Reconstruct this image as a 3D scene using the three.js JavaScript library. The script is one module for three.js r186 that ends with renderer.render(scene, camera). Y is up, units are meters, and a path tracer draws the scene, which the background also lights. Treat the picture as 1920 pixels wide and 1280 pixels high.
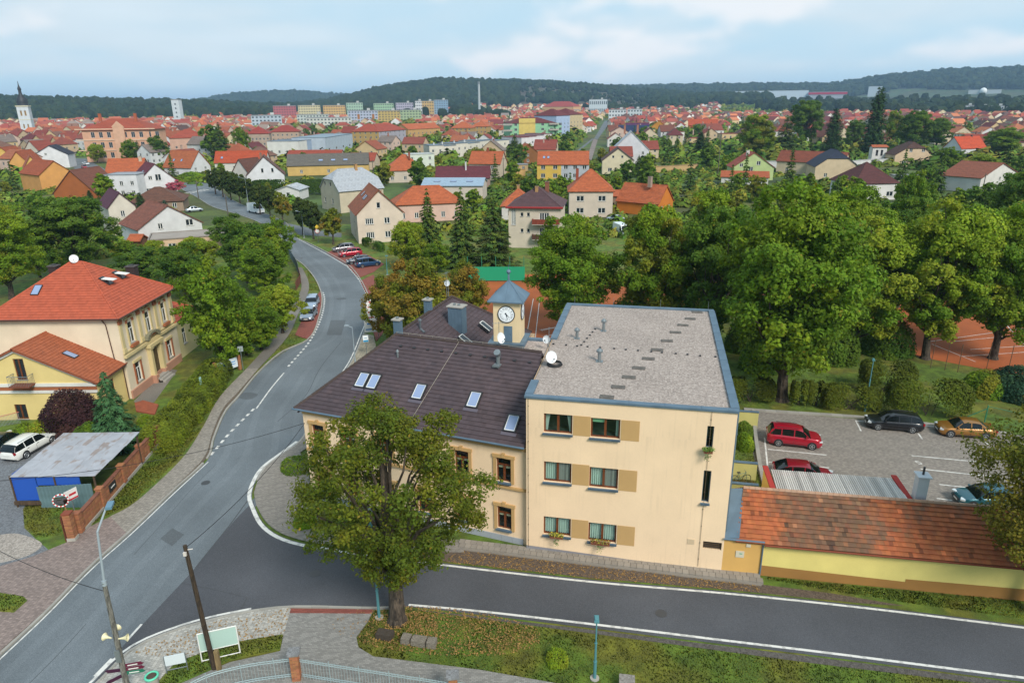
import * as THREE from 'three';
import { mergeGeometries, toCreasedNormals } from 'three/addons/utils/BufferGeometryUtils.js';
import { ImprovedNoise } from 'three/addons/math/ImprovedNoise.js';

// ---------------------------------------------------------------- camera, sky, sun, exposure
const scene = new THREE.Scene();
const camera = new THREE.PerspectiveCamera(52.42, 1.5, 0.5, 14000);
camera.position.set(0, 28, 0);
camera.rotation.set(-0.33327, 0, 0);
camera.rotateZ(-0.0104);
const renderer = new THREE.WebGLRenderer({ antialias: true });
renderer.toneMapping = THREE.LinearToneMapping;
renderer.toneMappingExposure = 1.16;
renderer.shadowMap.enabled = true;
const perlin = new ImprovedNoise();
const SKY_STRENGTH = 0.9;
{
  const W = 1024, Hh = 512, d = new Float32Array(W * Hh * 4);
  const fbm = (x, y, z, n) => { let s = 0, a = 0.5, t = 0; for (let i = 0; i < n; i++) { s += a * perlin.noise(x, y, z); t += a; a *= 0.52; x *= 2.03; y *= 2.03; z *= 2.03; } return s / t; };
  const sm = (a, b, x) => { x = Math.min(1, Math.max(0, (x - a) / (b - a))); return x * x * (3 - 2 * x); };
  for (let j = 0; j < Hh; j++) for (let i = 0; i < W; i++) {
    const el = ((j + 0.5) / Hh - 0.5) * Math.PI, az = ((i + 0.5) / W - 0.5) * 2 * Math.PI;
    const x = Math.cos(el) * Math.cos(az), y = Math.sin(el), z = Math.cos(el) * Math.sin(az);
    const e = Math.max(0, y);
    // veil of high cloud over pale blue, whiter towards the horizon
    const k = 1 / (e * 2.2 + 0.16);
    const n1 = fbm(x * k * 0.9 + 3.1, z * k * 0.9 + 7.7, 2.5, 6), n2 = fbm(x * k * 2.1 + 11, z * k * 2.1 - 4, 8.5, 5);
    let c = sm(-0.34, 0.3, n1 + 0.4 * n2);
    // a cumulus bank low over the hills
    const n3 = fbm(x * 5 + 1.3, y * 15 + 4.4, z * 5 + 0.2, 6);
    const bank = sm(-0.02, 0.16, n3 + 0.16 - Math.abs(y - 0.075) * 2.6 - 0.42 * Math.abs(x - 0.14)) * sm(0.0, 0.03, y);
    const deep = [0.41, 0.67, 0.86], pale = [0.57, 0.78, 0.91], white = [0.80, 0.885, 0.94], t = sm(0, 0.55, e);
    const p = (i + j * W) * 4;
    for (let q = 0; q < 3; q++) {
      let v = pale[q] * (1 - t) + deep[q] * t;
      v = v * (1 - 0.66 * c) + (white[q] * (0.95 + 0.14 * n2)) * 0.66 * c;
      v = v * (1 - 0.8 * bank) + [0.95, 0.96, 0.98][q] * 0.8 * bank;
      if (y < 0) v *= 0.55;
      d[p + q] = v * SKY_STRENGTH;
    }
    d[p + 3] = 1;
  }
  const sky = new THREE.DataTexture(d, W, Hh, THREE.RGBAFormat, THREE.FloatType);
  sky.mapping = THREE.EquirectangularReflectionMapping; sky.magFilter = THREE.LinearFilter; sky.needsUpdate = true;
  scene.background = sky; scene.environment = sky;
}
const sun = new THREE.DirectionalLight(new THREE.Color(1, 0.94, 0.85), 3.4);
sun.position.set(38, 66, 6); sun.target.position.set(0, 0, -60);
sun.castShadow = true; sun.shadow.radius = 36; sun.shadow.mapSize.set(2048, 2048);
Object.assign(sun.shadow.camera, { left: -180, right: 180, top: 180, bottom: -180, near: 1, far: 600 });
scene.add(sun, sun.target);
scene.fog = new THREE.FogExp2(0x9fc2e2, 0.00011);

// ---------------------------------------------------------------- helpers
let seed = 7; const rnd = () => { seed = (seed + 0x6D2B79F5) | 0; let t = Math.imul(seed ^ (seed >>> 15), 1 | seed); t = (t + Math.imul(t ^ (t >>> 7), 61 | t)) ^ t; return ((t ^ (t >>> 14)) >>> 0) / 4294967296; };
const rr = (a, b) => a + (b - a) * rnd(), pick = (a) => a[Math.floor(rnd() * a.length) % a.length];
const C = (h) => new THREE.Color(h), V3 = (x, y, z) => new THREE.Vector3(x, y, z);
const taken = new Map();
const numbered = (n) => { const k = taken.get(n) ?? 0; taken.set(n, k + 1); return k ? n + '_' + String(k).padStart(3, '0') : n; };
function tag(o, label, category, group, kind) { o.userData.label = label; if (category) o.userData.category = category; if (group) o.userData.group = group; if (kind) o.userData.kind = kind; return o; }
function thing(name, label, category, [x, y, z] = [0, 0, 0], turn = 0, group) {
  const o = new THREE.Group(); o.name = numbered(name); o.position.set(x, y, z); o.rotation.y = turn; scene.add(o);
  return tag(o, label, category, group);
}
function part(name, geo, mat, parent, pos, ry) {
  if (geo.build) geo = geo.build();
  const m = new THREE.Mesh(geo, mat); m.name = name; m.castShadow = m.receiveShadow = true;
  if (pos) m.position.set(...pos); if (ry) m.rotation.y = ry; parent.add(m); return m;
}
function structure(name, geo, mat) { const m = part(numbered(name), geo, mat, scene); m.userData.kind = 'structure'; return m; }
function dup(root, [x, y, z], turn, label, group, scale = 1) {
  const r = root.clone(); r.name = numbered(root.name.replace(/_\d{3}$/, '')); scene.add(r); r.position.set(x, y, z); r.rotation.y = turn;
  if (Array.isArray(scale)) r.scale.set(...scale); else r.scale.setScalar(scale);
  r.userData = { ...root.userData, label, ...(group ? { group } : {}) }; return r;
}
// mesh builder: flat faces, uv in metres
class MB {
  constructor() { this.p = []; this.u = []; this.c = []; this.col = [1, 1, 1]; }
  color(c) { this.col = c.isColor ? [c.r, c.g, c.b] : c; return this; }
  tri(a, b, c, ua, ub, uc) {
    this.p.push(...a, ...b, ...c);
    if (!ua) {
      const n = [(b[1] - a[1]) * (c[2] - a[2]) - (b[2] - a[2]) * (c[1] - a[1]), (b[2] - a[2]) * (c[0] - a[0]) - (b[0] - a[0]) * (c[2] - a[2]), (b[0] - a[0]) * (c[1] - a[1]) - (b[1] - a[1]) * (c[0] - a[0])].map(Math.abs);
      const w = n[1] >= n[0] && n[1] >= n[2] ? (q) => [q[0], q[2]] : n[0] > n[2] ? (q) => [q[2], q[1]] : (q) => [q[0], q[1]];
      ua = w(a); ub = w(b); uc = w(c);
    }
    this.u.push(...ua, ...ub, ...uc); for (let i = 0; i < 3; i++) this.c.push(...this.col); return this;
  }
  quad(a, b, c, d, uv) { if (uv) { this.tri(a, b, c, uv[0], uv[1], uv[2]); return this.tri(a, c, d, uv[0], uv[2], uv[3]); } this.tri(a, b, c); return this.tri(a, c, d); }
  poly(pts) { for (let i = 1; i < pts.length - 1; i++) this.tri(pts[0], pts[i], pts[i + 1]); return this; }
  // box by centre-bottom, size, turn
  box(x, y, z, sx, sy, sz, ry = 0) {
    const c = Math.cos(ry), s = Math.sin(ry), P = (a, b, e) => [x + a * c + e * s, y + b, z - a * s + e * c], X = sx / 2, Z = sz / 2;
    const v = [P(-X, 0, Z), P(X, 0, Z), P(X, sy, Z), P(-X, sy, Z), P(-X, 0, -Z), P(X, 0, -Z), P(X, sy, -Z), P(-X, sy, -Z)];
    const q = (a, b, c2, d, w, h) => this.quad(v[a], v[b], v[c2], v[d], [[0, 0], [w, 0], [w, h], [0, h]]);
    q(0, 1, 2, 3, sx, sy); q(5, 4, 7, 6, sx, sy); q(1, 5, 6, 2, sz, sy); q(4, 0, 3, 7, sz, sy); q(3, 2, 6, 7, sx, sz); q(4, 5, 1, 0, sx, sz); return this;
  }
  // round bar between two points
  bar(a, b, r, r2 = r, n = 8) {
    const A = V3(...a), B = V3(...b), d = B.clone().sub(A).normalize(), s = Math.abs(d.y) > 0.9 ? V3(1, 0, 0) : V3(0, 1, 0), u = s.clone().cross(d).normalize(), w = d.clone().cross(u);
    const ring = (P, R) => Array.from({ length: n }, (_, i) => { const t = i / n * Math.PI * 2; return P.clone().addScaledVector(u, Math.cos(t) * R).addScaledVector(w, Math.sin(t) * R).toArray(); });
    const p = ring(A, r), q = ring(B, r2), L = A.distanceTo(B);
    for (let i = 0; i < n; i++) { const j = (i + 1) % n, k = 2 * Math.PI * r / n; this.quad(p[i], p[j], q[j], q[i], [[i * k, 0], [(i + 1) * k, 0], [(i + 1) * k, L], [i * k, L]]); }
    this.poly(q); this.poly(p.slice().reverse()); return this;
  }
  geo(g, m) { g = g.index ? g.toNonIndexed() : g; const a = g.attributes.position, u = g.attributes.uv, v = V3(); for (let i = 0; i < a.count; i++) { v.fromBufferAttribute(a, i); if (m) v.applyMatrix4(m); this.p.push(v.x, v.y, v.z); this.u.push(u ? u.getX(i) : v.x, u ? u.getY(i) : v.y); this.c.push(...this.col); } return this; }
  build(crease) {
    let g = new THREE.BufferGeometry();
    g.setAttribute('position', new THREE.Float32BufferAttribute(this.p, 3)); g.setAttribute('uv', new THREE.Float32BufferAttribute(this.u, 2)); g.setAttribute('color', new THREE.Float32BufferAttribute(this.c, 3));
    if (crease) g = toCreasedNormals(g, crease); else g.computeVertexNormals(); return g;
  }
}
// textures: grey detail multiplied by a material's colour, tiling
const lat = new Map();
function vnoise(x, y, per, sd) { // tileable value noise
  const xi = Math.floor(x), yi = Math.floor(y), fx = x - xi, fy = y - yi, s = (t) => t * t * (3 - 2 * t);
  const h = (a, b) => { a = ((a % per) + per) % per; b = ((b % per) + per) % per; let n = Math.imul(a + 1, 374761393) ^ Math.imul(b + 1, 668265263) ^ Math.imul(sd + 1, 1442695041); n = Math.imul(n ^ (n >>> 13), 1274126177); return ((n ^ (n >>> 16)) >>> 0) / 4294967296; };
  const a = h(xi, yi), b = h(xi + 1, yi), c = h(xi, yi + 1), d = h(xi + 1, yi + 1), u = s(fx), v = s(fy);
  return a + (b - a) * u + (c - a) * v + (a - b - c + d) * u * v;
}
function fbmT(x, y, per, oct, sd, gain = 0.5) { let s = 0, a = 1, t = 0; for (let i = 0; i < oct; i++) { s += a * vnoise(x * per, y * per, per, sd + i); t += a; a *= gain; per *= 2; } return s / t; }
function tex(size, metres, fn, srgb = true) {
  const d = new Uint8Array(size * size * 4);
  for (let j = 0; j < size; j++) for (let i = 0; i < size; i++) {
    let v = fn(i / size, j / size, i, j); if (!Array.isArray(v)) v = [v, v, v];
    const o = (j * size + i) * 4; for (let q = 0; q < 3; q++) d[o + q] = Math.max(0, Math.min(255, v[q] * 255)); d[o + 3] = 255;
  }
  const t = new THREE.DataTexture(d, size, size, THREE.RGBAFormat); t.wrapS = t.wrapT = THREE.RepeatWrapping; t.magFilter = THREE.LinearFilter; t.minFilter = THREE.LinearMipmapLinearFilter;
  if (srgb) t.colorSpace = THREE.SRGBColorSpace; t.repeat.set(1 / metres, 1 / metres); t.needsUpdate = true; return t;
}
const hash2 = (i, j, s = 0) => { let n = Math.imul(i + 11, 374761393) ^ Math.imul(j + 7, 668265263) ^ Math.imul(s + 3, 974634541); n = Math.imul(n ^ (n >>> 13), 1274126177); return ((n ^ (n >>> 16)) >>> 0) / 4294967296; };
const T = {
  asphalt: tex(1024, 20, (x, y, i, j) => 0.74 + 0.2 * (fbmT(x, y, 5, 5, 3) - 0.5) + 0.24 * (hash2(i, j) - 0.5) + (hash2(i, j, 9) > 0.985 ? 0.16 : 0)),
  asphaltBump: tex(512, 6, (x, y, i, j) => hash2(i, j), false),
  stucco: tex(512, 5, (x, y, i, j) => 0.9 + 0.1 * (fbmT(x, y, 4, 5, 21) - 0.5) + 0.05 * (hash2(i, j) - 0.5)),
  streak: tex(512, 9, (x, y, i, j) => { const st = fbmT(x * 1, y * 0.12, 8, 1, 41) ; const v = vnoise(x * 96, y * 4, 96, 5); const m = Math.max(0, v - 0.72) * fbmT(x, y, 4, 3, 60); return 0.95 - 0.17 * m + 0.07 * (fbmT(x, y, 5, 5, 31) - 0.5) + 0.05 * (hash2(i, j) - 0.5); }),
  gravel: tex(1024, 7, (x, y, i, j) => { const a = hash2(i >> 1, j >> 1, 1), b = hash2(i >> 2, j >> 2, 2), f = fbmT(x, y, 4, 4, 8); const e = hash2(i >> 4, j >> 4, 7), v = 0.84 + 0.26 * (a - 0.5) + 0.2 * (b - 0.5) + 0.2 * (e - 0.5) + 0.1 * (f - 0.5); return [v * 1.01, v * 0.985, v * 0.97]; }),
  grass: tex(1024, 14, (x, y, i, j) => { const f = fbmT(x, y, 6, 6, 71), g = fbmT(x, y, 24, 4, 75), h = hash2(i, j) - 0.5; const v = 0.74 + 0.4 * (g - 0.5) + 0.3 * h, d = Math.max(0, Math.min(1, (f - 0.42) * 4)); return [v * (0.86 + 0.14 * d), v * (0.98 - 0.05 * d), v * 0.74]; }),
  land: tex(1024, 420, (x, y, i, j) => { const f = fbmT(x, y, 8, 7, 91), g = fbmT(x, y, 40, 3, 95); const d = Math.max(0, Math.min(1, (f - 0.42) * 5)); const v = 0.72 + 0.6 * (g - 0.5) + 0.18 * (hash2(i, j) - 0.5); return [v * (0.84 + 0.12 * d), v * (0.96 - 0.06 * d), v * 0.76]; }),
  paver: tex(512, 1.6, (x, y, i, j) => { const row = Math.floor(y * 16), fx = (x * 8 + (row % 2) * 0.5) % 1, fy = (y * 16) % 1; const jn = fx < 0.05 || fy < 0.1; const t = hash2(Math.floor(x * 8 + (row % 2) * 0.5) % 8, row, 4); return jn ? 0.62 : 0.82 + 0.16 * (t - 0.5) + 0.1 * (hash2(i, j) - 0.5); }),
  slab: tex(512, 3.2, (x, y, i, j) => { const fx = (x * 10) % 1, fy = (y * 16 + 0.5 * (Math.floor(x * 10) % 2)) % 1; const jn = fx < 0.07 || fy < 0.1; const t = hash2(Math.floor(x * 10), Math.floor(y * 16 + 0.5 * (Math.floor(x * 10) % 2)) % 16, 5); return jn ? 0.64 : 0.84 + 0.18 * (t - 0.5) + 0.05 * (fbmT(x, y, 5, 4, 55) - 0.5) + 0.06 * (hash2(i, j) - 0.5); }),
  wood: tex(256, 1.2, (x, y, i, j) => 0.75 + 0.4 * (fbmT(x, y * 0.15, 16, 4, 44) - 0.5)),
  bark: tex(256, 1.5, (x, y, i, j) => 0.6 + 0.8 * (fbmT(x, y * 0.3, 16, 4, 47) - 0.5)),
  metal: tex(512, 3, (x, y, i, j) => 0.84 + 0.16 * (fbmT(x, y, 6, 5, 61) - 0.5) + 0.03 * (hash2(i, j) - 0.5)),
  rust: tex(512, 5, (x, y, i, j) => { const f = fbmT(x, y * 0.35, 10, 5, 66), m = Math.max(0, Math.min(1, (f - 0.57) * 9)) * 0.45; const v = 0.86 + 0.16 * (fbmT(x, y, 8, 4, 68) - 0.5); return [v * (1 - 0.25 * m), v * (1 - 0.42 * m), v * (1 - 0.55 * m)]; }),
  tiles: tex(256, 2, (x, y, i, j) => 0.86 + 0.09 * (hash2(Math.floor(x * 8), Math.floor(y * 6), 6) - 0.5) + 0.1 * (fbmT(x, y, 4, 4, 77) - 0.5)),
};
T.slabS = T.slab.clone(); T.slabS.repeat.set(1 / 1.9, 1 / 1.9); T.gravelBump = T.gravel.clone(); T.gravelBump.colorSpace = THREE.NoColorSpace;
const mats = new Map();
function mat(key, color, o = {}) {
  const k = key + '|' + (color?.isColor ? color.getHexString() : color); if (mats.has(k)) return mats.get(k);
  const m = new (o.physical ? THREE.MeshPhysicalMaterial : THREE.MeshStandardMaterial)(); delete o.physical;
  m.name = key; m.color = color?.isColor ? color : C(color); m.roughness = 0.9; m.side = THREE.DoubleSide; Object.assign(m, o); mats.set(k, m); return m;
}
const wallMat = (c) => mat('render_' + c, c, { map: T.stucco });
const roofMat = mat('roof_tiles', '#ffffff', { vertexColors: true, map: T.tiles, roughness: 0.85 });
const vcMat = mat('painted', '#ffffff', { vertexColors: true, roughness: 0.7 });
const glass = mat('window_glass', '#232b30', { roughness: 0.08, metalness: 0, physical: true, specularIntensity: 1 });
const white = mat('white_frame', '#d9d9d4', { roughness: 0.5 }), brownFrame = mat('brown_frame', '#8a4a22', { roughness: 0.5, map: T.wood });
const zinc = mat('zinc', '#6d8699', { map: T.metal, roughness: 0.55, metalness: 0.15 }), galv = mat('galvanised', '#9aa3a6', { map: T.metal, roughness: 0.45, metalness: 0.5 });
const darkMetal = mat('dark_metal', '#2b2b2d', { roughness: 0.5 }), concrete = mat('concrete', '#a9a49b', { map: T.stucco });
const skyTintGlass = mat('roof_glass', '#8595b4', { roughness: 0.08, physical: true }), brickMat = mat('brick', '#ffffff', { vertexColors: true, map: T.tiles });  // skylight panes: reflected sky put into the base colour as pale blue

// ---------------------------------------------------------------- ground, roads, pavements
function flatPoly(pts, y) {
  const m = new MB(), v = pts.map((p) => new THREE.Vector2(p[0], p[1]));
  for (const [a, b, c] of THREE.ShapeUtils.triangulateShape(v.slice(), [])) { const P = (i) => [v[i].x, y, v[i].y]; const n = (v[b].x - v[a].x) * (v[c].y - v[a].y) - (v[b].y - v[a].y) * (v[c].x - v[a].x); n < 0 ? m.tri(P(a), P(b), P(c)) : m.tri(P(a), P(c), P(b)); }
  return m;
}
function slabPoly(pts, y0, y1) { const m = flatPoly(pts, y1); let l = 0; for (let i = 0; i < pts.length; i++) { const a = pts[i], b = pts[(i + 1) % pts.length], k = Math.hypot(b[0] - a[0], b[1] - a[1]); m.quad([a[0], y0, a[1]], [b[0], y0, b[1]], [b[0], y1, b[1]], [a[0], y1, a[1]], [[l, 0], [l + k, 0], [l + k, y1 - y0], [l, y1 - y0]]); l += k; } return m; }
function smooth(pts, n = 6) { const c = new THREE.CatmullRomCurve3(pts.map((p) => V3(p[0], 0, p[1])), false, 'centripetal'); return c.getPoints((pts.length - 1) * n).map((p) => [p.x, p.z]); }
function along(pts) { const L = [0]; for (let i = 1; i < pts.length; i++) L.push(L[i - 1] + Math.hypot(pts[i][0] - pts[i - 1][0], pts[i][1] - pts[i - 1][1])); return L; }
function at(pts, L, s) { s = Math.max(0, Math.min(L[L.length - 1], s)); let i = 1; while (i < L.length - 1 && L[i] < s) i++; const t = (s - L[i - 1]) / (L[i] - L[i - 1] || 1), a = pts[i - 1], b = pts[i], k = Math.hypot(b[0] - a[0], b[1] - a[1]) || 1; return [a[0] + (b[0] - a[0]) * t, a[1] + (b[1] - a[1]) * t, (b[0] - a[0]) / k, (b[1] - a[1]) / k]; }
function stripe(m, pts, w, y, off = 0, s0 = 0, s1 = 1e9, step = 0.6) {
  const L = along(pts), end = Math.min(s1, L[L.length - 1]); let prev = null;
  for (let s = s0; ; s = Math.min(end, s + step)) { const [x, z, dx, dz] = at(pts, L, s), nx = -dz, nz = dx, A = [x + nx * (off - w / 2), y, z + nz * (off - w / 2)], B = [x + nx * (off + w / 2), y, z + nz * (off + w / 2)]; if (prev) m.quad(prev[0], prev[1], B, A); prev = [A, B]; if (s >= end) break; }
  return m;
}
function kerbRun(m, pts, w, y0, y1, off = 0) { // stones of about a metre with open joints
  const L = along(pts), tot = L[L.length - 1], n = Math.max(1, Math.round(tot / 1)); 
  for (let i = 0; i < n; i++) { const [x, z, dx, dz] = at(pts, L, (i + 0.5) * tot / n); { const k = rr(0.8, 1); m.color([k, k, k]); }; m.box(x - dz * off, y0, z + dx * off, tot / n - 0.015, y1 - y0 + rr(-0.006, 0.006), w, Math.atan2(-dz, dx)); }
  return m;
}
structure('ground', new MB().quad([-9000, -0.06, 400], [9000, -0.06, 400], [9000, -0.06, -12000], [-9000, -0.06, -12000]), mat('land', '#6b7838', { map: T.land }));
structure('lawn', flatPoly([[-120, 20], [110, 20], [110, -170], [-120, -170]], -0.012), mat('lawn', '#84903a', { map: T.grass, bumpMap: T.asphaltBump, bumpScale: 0.03 }));
const roadLeft = smooth([[-28.29,-26.1],[-27.79,-29.88],[-27.37,-33.17],[-27.14,-37.61],[-26.6,-41.29],[-26.06,-46.5],[-25.53,-51.69],[-26.53,-55.61],[-27.66,-61.27],[-27.71,-64.47],[-27.95,-71.49],[-27.38,-77.87],[-25.55,-82.31],[-26.75,-92.66],[-28.65,-101.58],[-30.11,-106.34],[-33.5,-115.28],[-38,-124.86],[-42.05,-131.97],[-45.17,-139.26],[-48.33,-146.74],[-51.95,-155.02],[-56.38,-163.52],[-64.62,-176.42],[-74.94,-189.53],[-85.93,-202.4],[-100.06,-224.73],[-112.9,-244.08],[-130.54,-274.53]]);
const roadRight = smooth([[-134.03,-295.2],[-111.02,-263.56],[-88.5,-221.25],[-76.11,-201.69],[-65.41,-187.01],[-56.01,-172.61],[-48.16,-153.51],[-42.59,-145.26],[-36.14,-135.15],[-29.89,-124.48],[-25.32,-113.07],[-21.72,-101.32],[-20.15,-92.42],[-19.27,-85.74],[-18.47,-74.03],[-18.83,-66.29],[-18.94,-60.45],[-18.79,-54.62],[-19.53,-52.49],[-20.3,-50.06],[-20.23,-47.72],[-19.8,-45.77],[-19.04,-44.3],[-17.64,-42.09],[-16.19,-40.73],[-14.47,-39.85],[-11.48,-39.03],[-4.54,-37.5],[4.96,-35.67],[12.7,-34.51],[20.38,-33.13],[28.51,-31.4],[35.47,-29.85]]);
const sideLow = smooth([[32.19,-26.23],[25.73,-27.43],[15.86,-29.36],[11.42,-30.19],[4.47,-31.5],[-2.64,-32.81],[-6.27,-33.4],[-8.3,-33.38],[-13.21,-33.55],[-15.45,-33.22],[-17.38,-32.58],[-19.15,-31.76],[-20.85,-30.36],[-21.54,-27.99],[-22.41,-24.26]]);
const asphaltMain = mat('asphalt_old', '#868f95', { map: T.asphalt, bumpMap: T.asphaltBump, bumpScale: 0.006, roughness: 0.92 });
const asphaltNew = mat('asphalt_new', '#64666c', { map: T.asphalt, bumpMap: T.asphaltBump, bumpScale: 0.006, roughness: 0.92 });
structure('road', flatPoly([...roadLeft, ...roadRight, ...sideLow], 0), asphaltMain);
{ const seam = smooth([[-22.29,-25.66],[-21.72,-27.82],[-21.5,-30.77],[-21.01,-33.76],[-20.44,-37.23],[-19.9,-42.59],[-19.43,-45.17]], 3);
  const i0 = roadRight.reduce((b, p, i) => (Math.hypot(p[0] - seam[seam.length - 1][0], p[1] - seam[seam.length - 1][1]) < Math.hypot(roadRight[b][0] - seam[seam.length - 1][0], roadRight[b][1] - seam[seam.length - 1][1]) ? i : b), 0);
  structure('side_road', flatPoly([...seam, ...roadRight.slice(i0 + 1), ...sideLow], 0.004), asphaltNew);
  const tar = new MB(); stripe(tar, [[-20.44,-37.23],[-20.03,-41.94],[-19.88,-45.77]], 0.07, 0.009); stripe(tar, [[-20.65,-35.77],[-18.41,-35.14],[-16.08,-34.38],[-16.08,-33.23]], 0.05, 0.009); stripe(tar, smooth([[-25.02,-27.86],[-24.72,-30.03],[-24.56,-32.26]]), 0.04, 0.005); stripe(tar, smooth([[-21.23,-81.56],[-21.52,-72.45],[-21.03,-64.29],[-21.97,-58.77]]), 0.06, 0.005); stripe(tar, smooth([[-24.49,-50.77],[-24.85,-47.02],[-24.95,-42.03],[-25.11,-38.68]]), 0.03, 0.005);
  structure('road_seam', tar, mat('tar', '#3f4042', { roughness: 0.8 })); }
{ const m = new MB(); for (const o of [1.3, 3.0, 5.2, 6.9]) stripe(m, roadLeft.slice(2, 150), 0.6, 0.0028, o, 0, o > 4 ? 46 : 1e9, 1.2); structure('wheel_track', m, mat('asphalt_worn', '#8c959b', { map: T.asphalt })); }
{ const m = new MB(), blot = (x, z, r, sd) => { const P = []; for (let i = 0; i < 14; i++) { const a = i / 14 * 6.283, k = r * (1 + 0.35 * perlin.noise(Math.cos(a) + sd, Math.sin(a), sd)); P.push([x + Math.cos(a) * k, 0.0075, z + Math.sin(a) * k * 0.8]); } m.poly(P.reverse()); }; blot(-27.04,-64.85, 1.1, 2); blot(-25.79,-101.47, 0.8, 5); m.poly([[-24.19,-40.44], [-23.96,-41.69], [-22.76,-40.91], [-22.99,-39.58]].map((p) => [p[0], 0.0075, p[1]])); m.poly([[-24.75,-90.59], [-22.7,-90.52], [-21.8,-84.08], [-23.73,-84.15]].map((p) => [p[0], 0.0075, p[1]])); structure('road_patch', m, mat('patch', '#71777b', { map: T.asphalt })); const q = new MB(); for (const [x, z] of [[-40.2,-130.91], [-24.14,-47.8], [-12.59,-36.57], [8.45,-32.64]]) q.bar([x, 0.0, z], [x, 0.014, z], 0.34, 0.34, 18); structure('manhole_cover', q, mat('cast_iron', '#4c4d4f', { roughness: 0.6, metalness: 0.4 })); }
// painted lines, worn through in places
const paintTex = tex(512, 4, (x, y, i, j) => { const f = fbmT(x, y, 16, 5, 88) + 0.12 * (hash2(i, j) - 0.5); return f > 0.6 ? 0.82 : 0.96; });
const paint = mat('road_paint', '#d8d6d0', { map: paintTex, roughness: 0.8 });
{ const m = new MB();
  stripe(m, smooth([[-18.79,-54.62],[-19.53,-52.49],[-20.3,-50.06],[-20.23,-47.72],[-19.8,-45.77],[-19.04,-44.3],[-17.64,-42.09],[-16.19,-40.73],[-14.47,-39.85],[-11.48,-39.03]]), 0.28, 0.010, 0.2);
  stripe(m, smooth([[-11.45,-38.91],[-4.53,-37.4],[4.95,-35.57],[12.67,-34.42],[20.34,-33.04],[28.45,-31.32],[35.4,-29.77]]), 0.17, 0.010, 0.12);
  stripe(m, smooth([[32.33,-26.38],[25.85,-27.6],[15.94,-29.55],[11.48,-30.38],[4.5,-31.71],[-2.64,-32.98],[-6.28,-33.49]]), 0.17, 0.010, 0.1);
  stripe(m, smooth([[-15.37,-33],[-17.3,-32.41],[-19.07,-31.59],[-20.77,-30.21],[-21.47,-27.85]]), 0.16, 0.012, 0.42);
  stripe(m, smooth([[-25.22,-51.14],[-25.85,-46.04],[-26.4,-40.91],[-26.95,-37.28],[-27.2,-32.91],[-27.58,-29.58]]), 0.09, 0.006, 0.1);
  stripe(m, smooth([[-19.34,-88.96],[-19.13,-85.74],[-18.36,-74.37],[-18.62,-66.57]]), 0.13, 0.006, 0.35);
  stripe(m, smooth([[-24.97,-61.69],[-25.19,-67.17],[-25.17,-71.1]]), 0.14, 0.006); stripe(m, [[-21.84,-28.41],[-21.6,-29.61]], 0.25, 0.010); stripe(m, [[-21.51,-30.97],[-21.34,-32.21]], 0.14, 0.010);
  stripe(m, smooth([[-29.99,-123.18],[-35.52,-132.62],[-41.95,-142.94],[-47.35,-151.56]]), 0.12, 0.006, 0.3);
  const dash = (pts, on, off, w) => { const L = along(pts), t = L[L.length - 1]; for (let s = 0; s < t; s += on + off) stripe(m, pts, w, 0.006, 0, s, Math.min(t, s + on)); };
  dash(smooth([[-25.58,-52.34],[-25.56,-56.43],[-25.15,-62.2]]), 0.55, 0.55, 0.24); dash(smooth([[-25.29,-73.05],[-25.24,-81.69],[-26.52,-92.65],[-28.4,-101.57],[-29.69,-105.68]]), 0.55, 0.55, 0.24);
  dash(smooth([[-19.62,-90.41],[-20.54,-95.58],[-22.18,-102.85],[-25.75,-113.82],[-30.39,-124.94]]), 0.6, 0.6, 0.26);
  dash(smooth([[-18.45,-54.41],[-18.41,-57.56],[-18.42,-60.44],[-18.38,-65.58]]), 0.55, 0.55, 0.24);
  for (let k = 0; k < 6; k++) { const t = k / 6; m.box(...(() => { const a = [-108.2,-236.32], b = [-105.88,-248.12]; return [a[0] + (b[0] - a[0]) * t, 0.004, a[1] + (b[1] - a[1]) * t]; })(), 0.55, 0.004, 4, 0.9); }
  structure('road_marking', m, paint); }
// kerbs
{ const m = new MB(); const kerbMat = mat('kerb_stone', '#a9a59c', { vertexColors: true, map: T.stucco });
  kerbRun(m, roadLeft.slice(0, 36), 0.16, -0.02, 0.11, -0.1); kerbRun(m, roadLeft.slice(36), 0.16, -0.02, 0.1, -0.1);
  kerbRun(m, roadRight.slice(12, 120), 0.16, -0.02, 0.1, -0.1); kerbRun(m, sideLow.slice(38), 0.16, -0.02, 0.1, -0.1);
  structure('kerb', m, kerbMat); }
{ const m = new MB(); stripe(m, roadLeft.slice(6, 60), 0.5, 0.04, -0.4); structure('gutter', m, mat('gutter_dirt', '#6f6455', { map: T.gravel })); const n = new MB(); stripe(n, roadRight.slice(98, 160), 1.2, 0.092, -0.78); structure('kerb_strip', n, mat('corner_slabs', '#a29a90', { map: T.paver, bumpMap: T.paver, bumpScale: 0.008 })); const q = new MB(); stripe(q, sideLow.slice(48), 0.4, 0.07, -0.36); structure('kerb_strip', q, mat('pavers_light', '#c3bfb6', { map: T.slabS, bumpMap: T.slabS, bumpScale: 0.01 })); }
const paverGrey = mat('pavers_grey', '#a3a09a', { map: T.paver, bumpMap: T.paver, bumpScale: 0.01 }), paverLight = mat('pavers_light', '#c3bfb6', { map: T.slabS, bumpMap: T.slabS, bumpScale: 0.01 });
const paverPink = mat('pavers_pink', '#9d8b83', { map: T.slabS, bumpMap: T.slabS, bumpScale: 0.01 }), paverRed = mat('pavers_red', '#a0584a', { map: T.paver, bumpMap: T.paver, bumpScale: 0.01 });
const pathGrey = mat('path_tarmac', '#9a9389', { map: T.asphalt });
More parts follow.
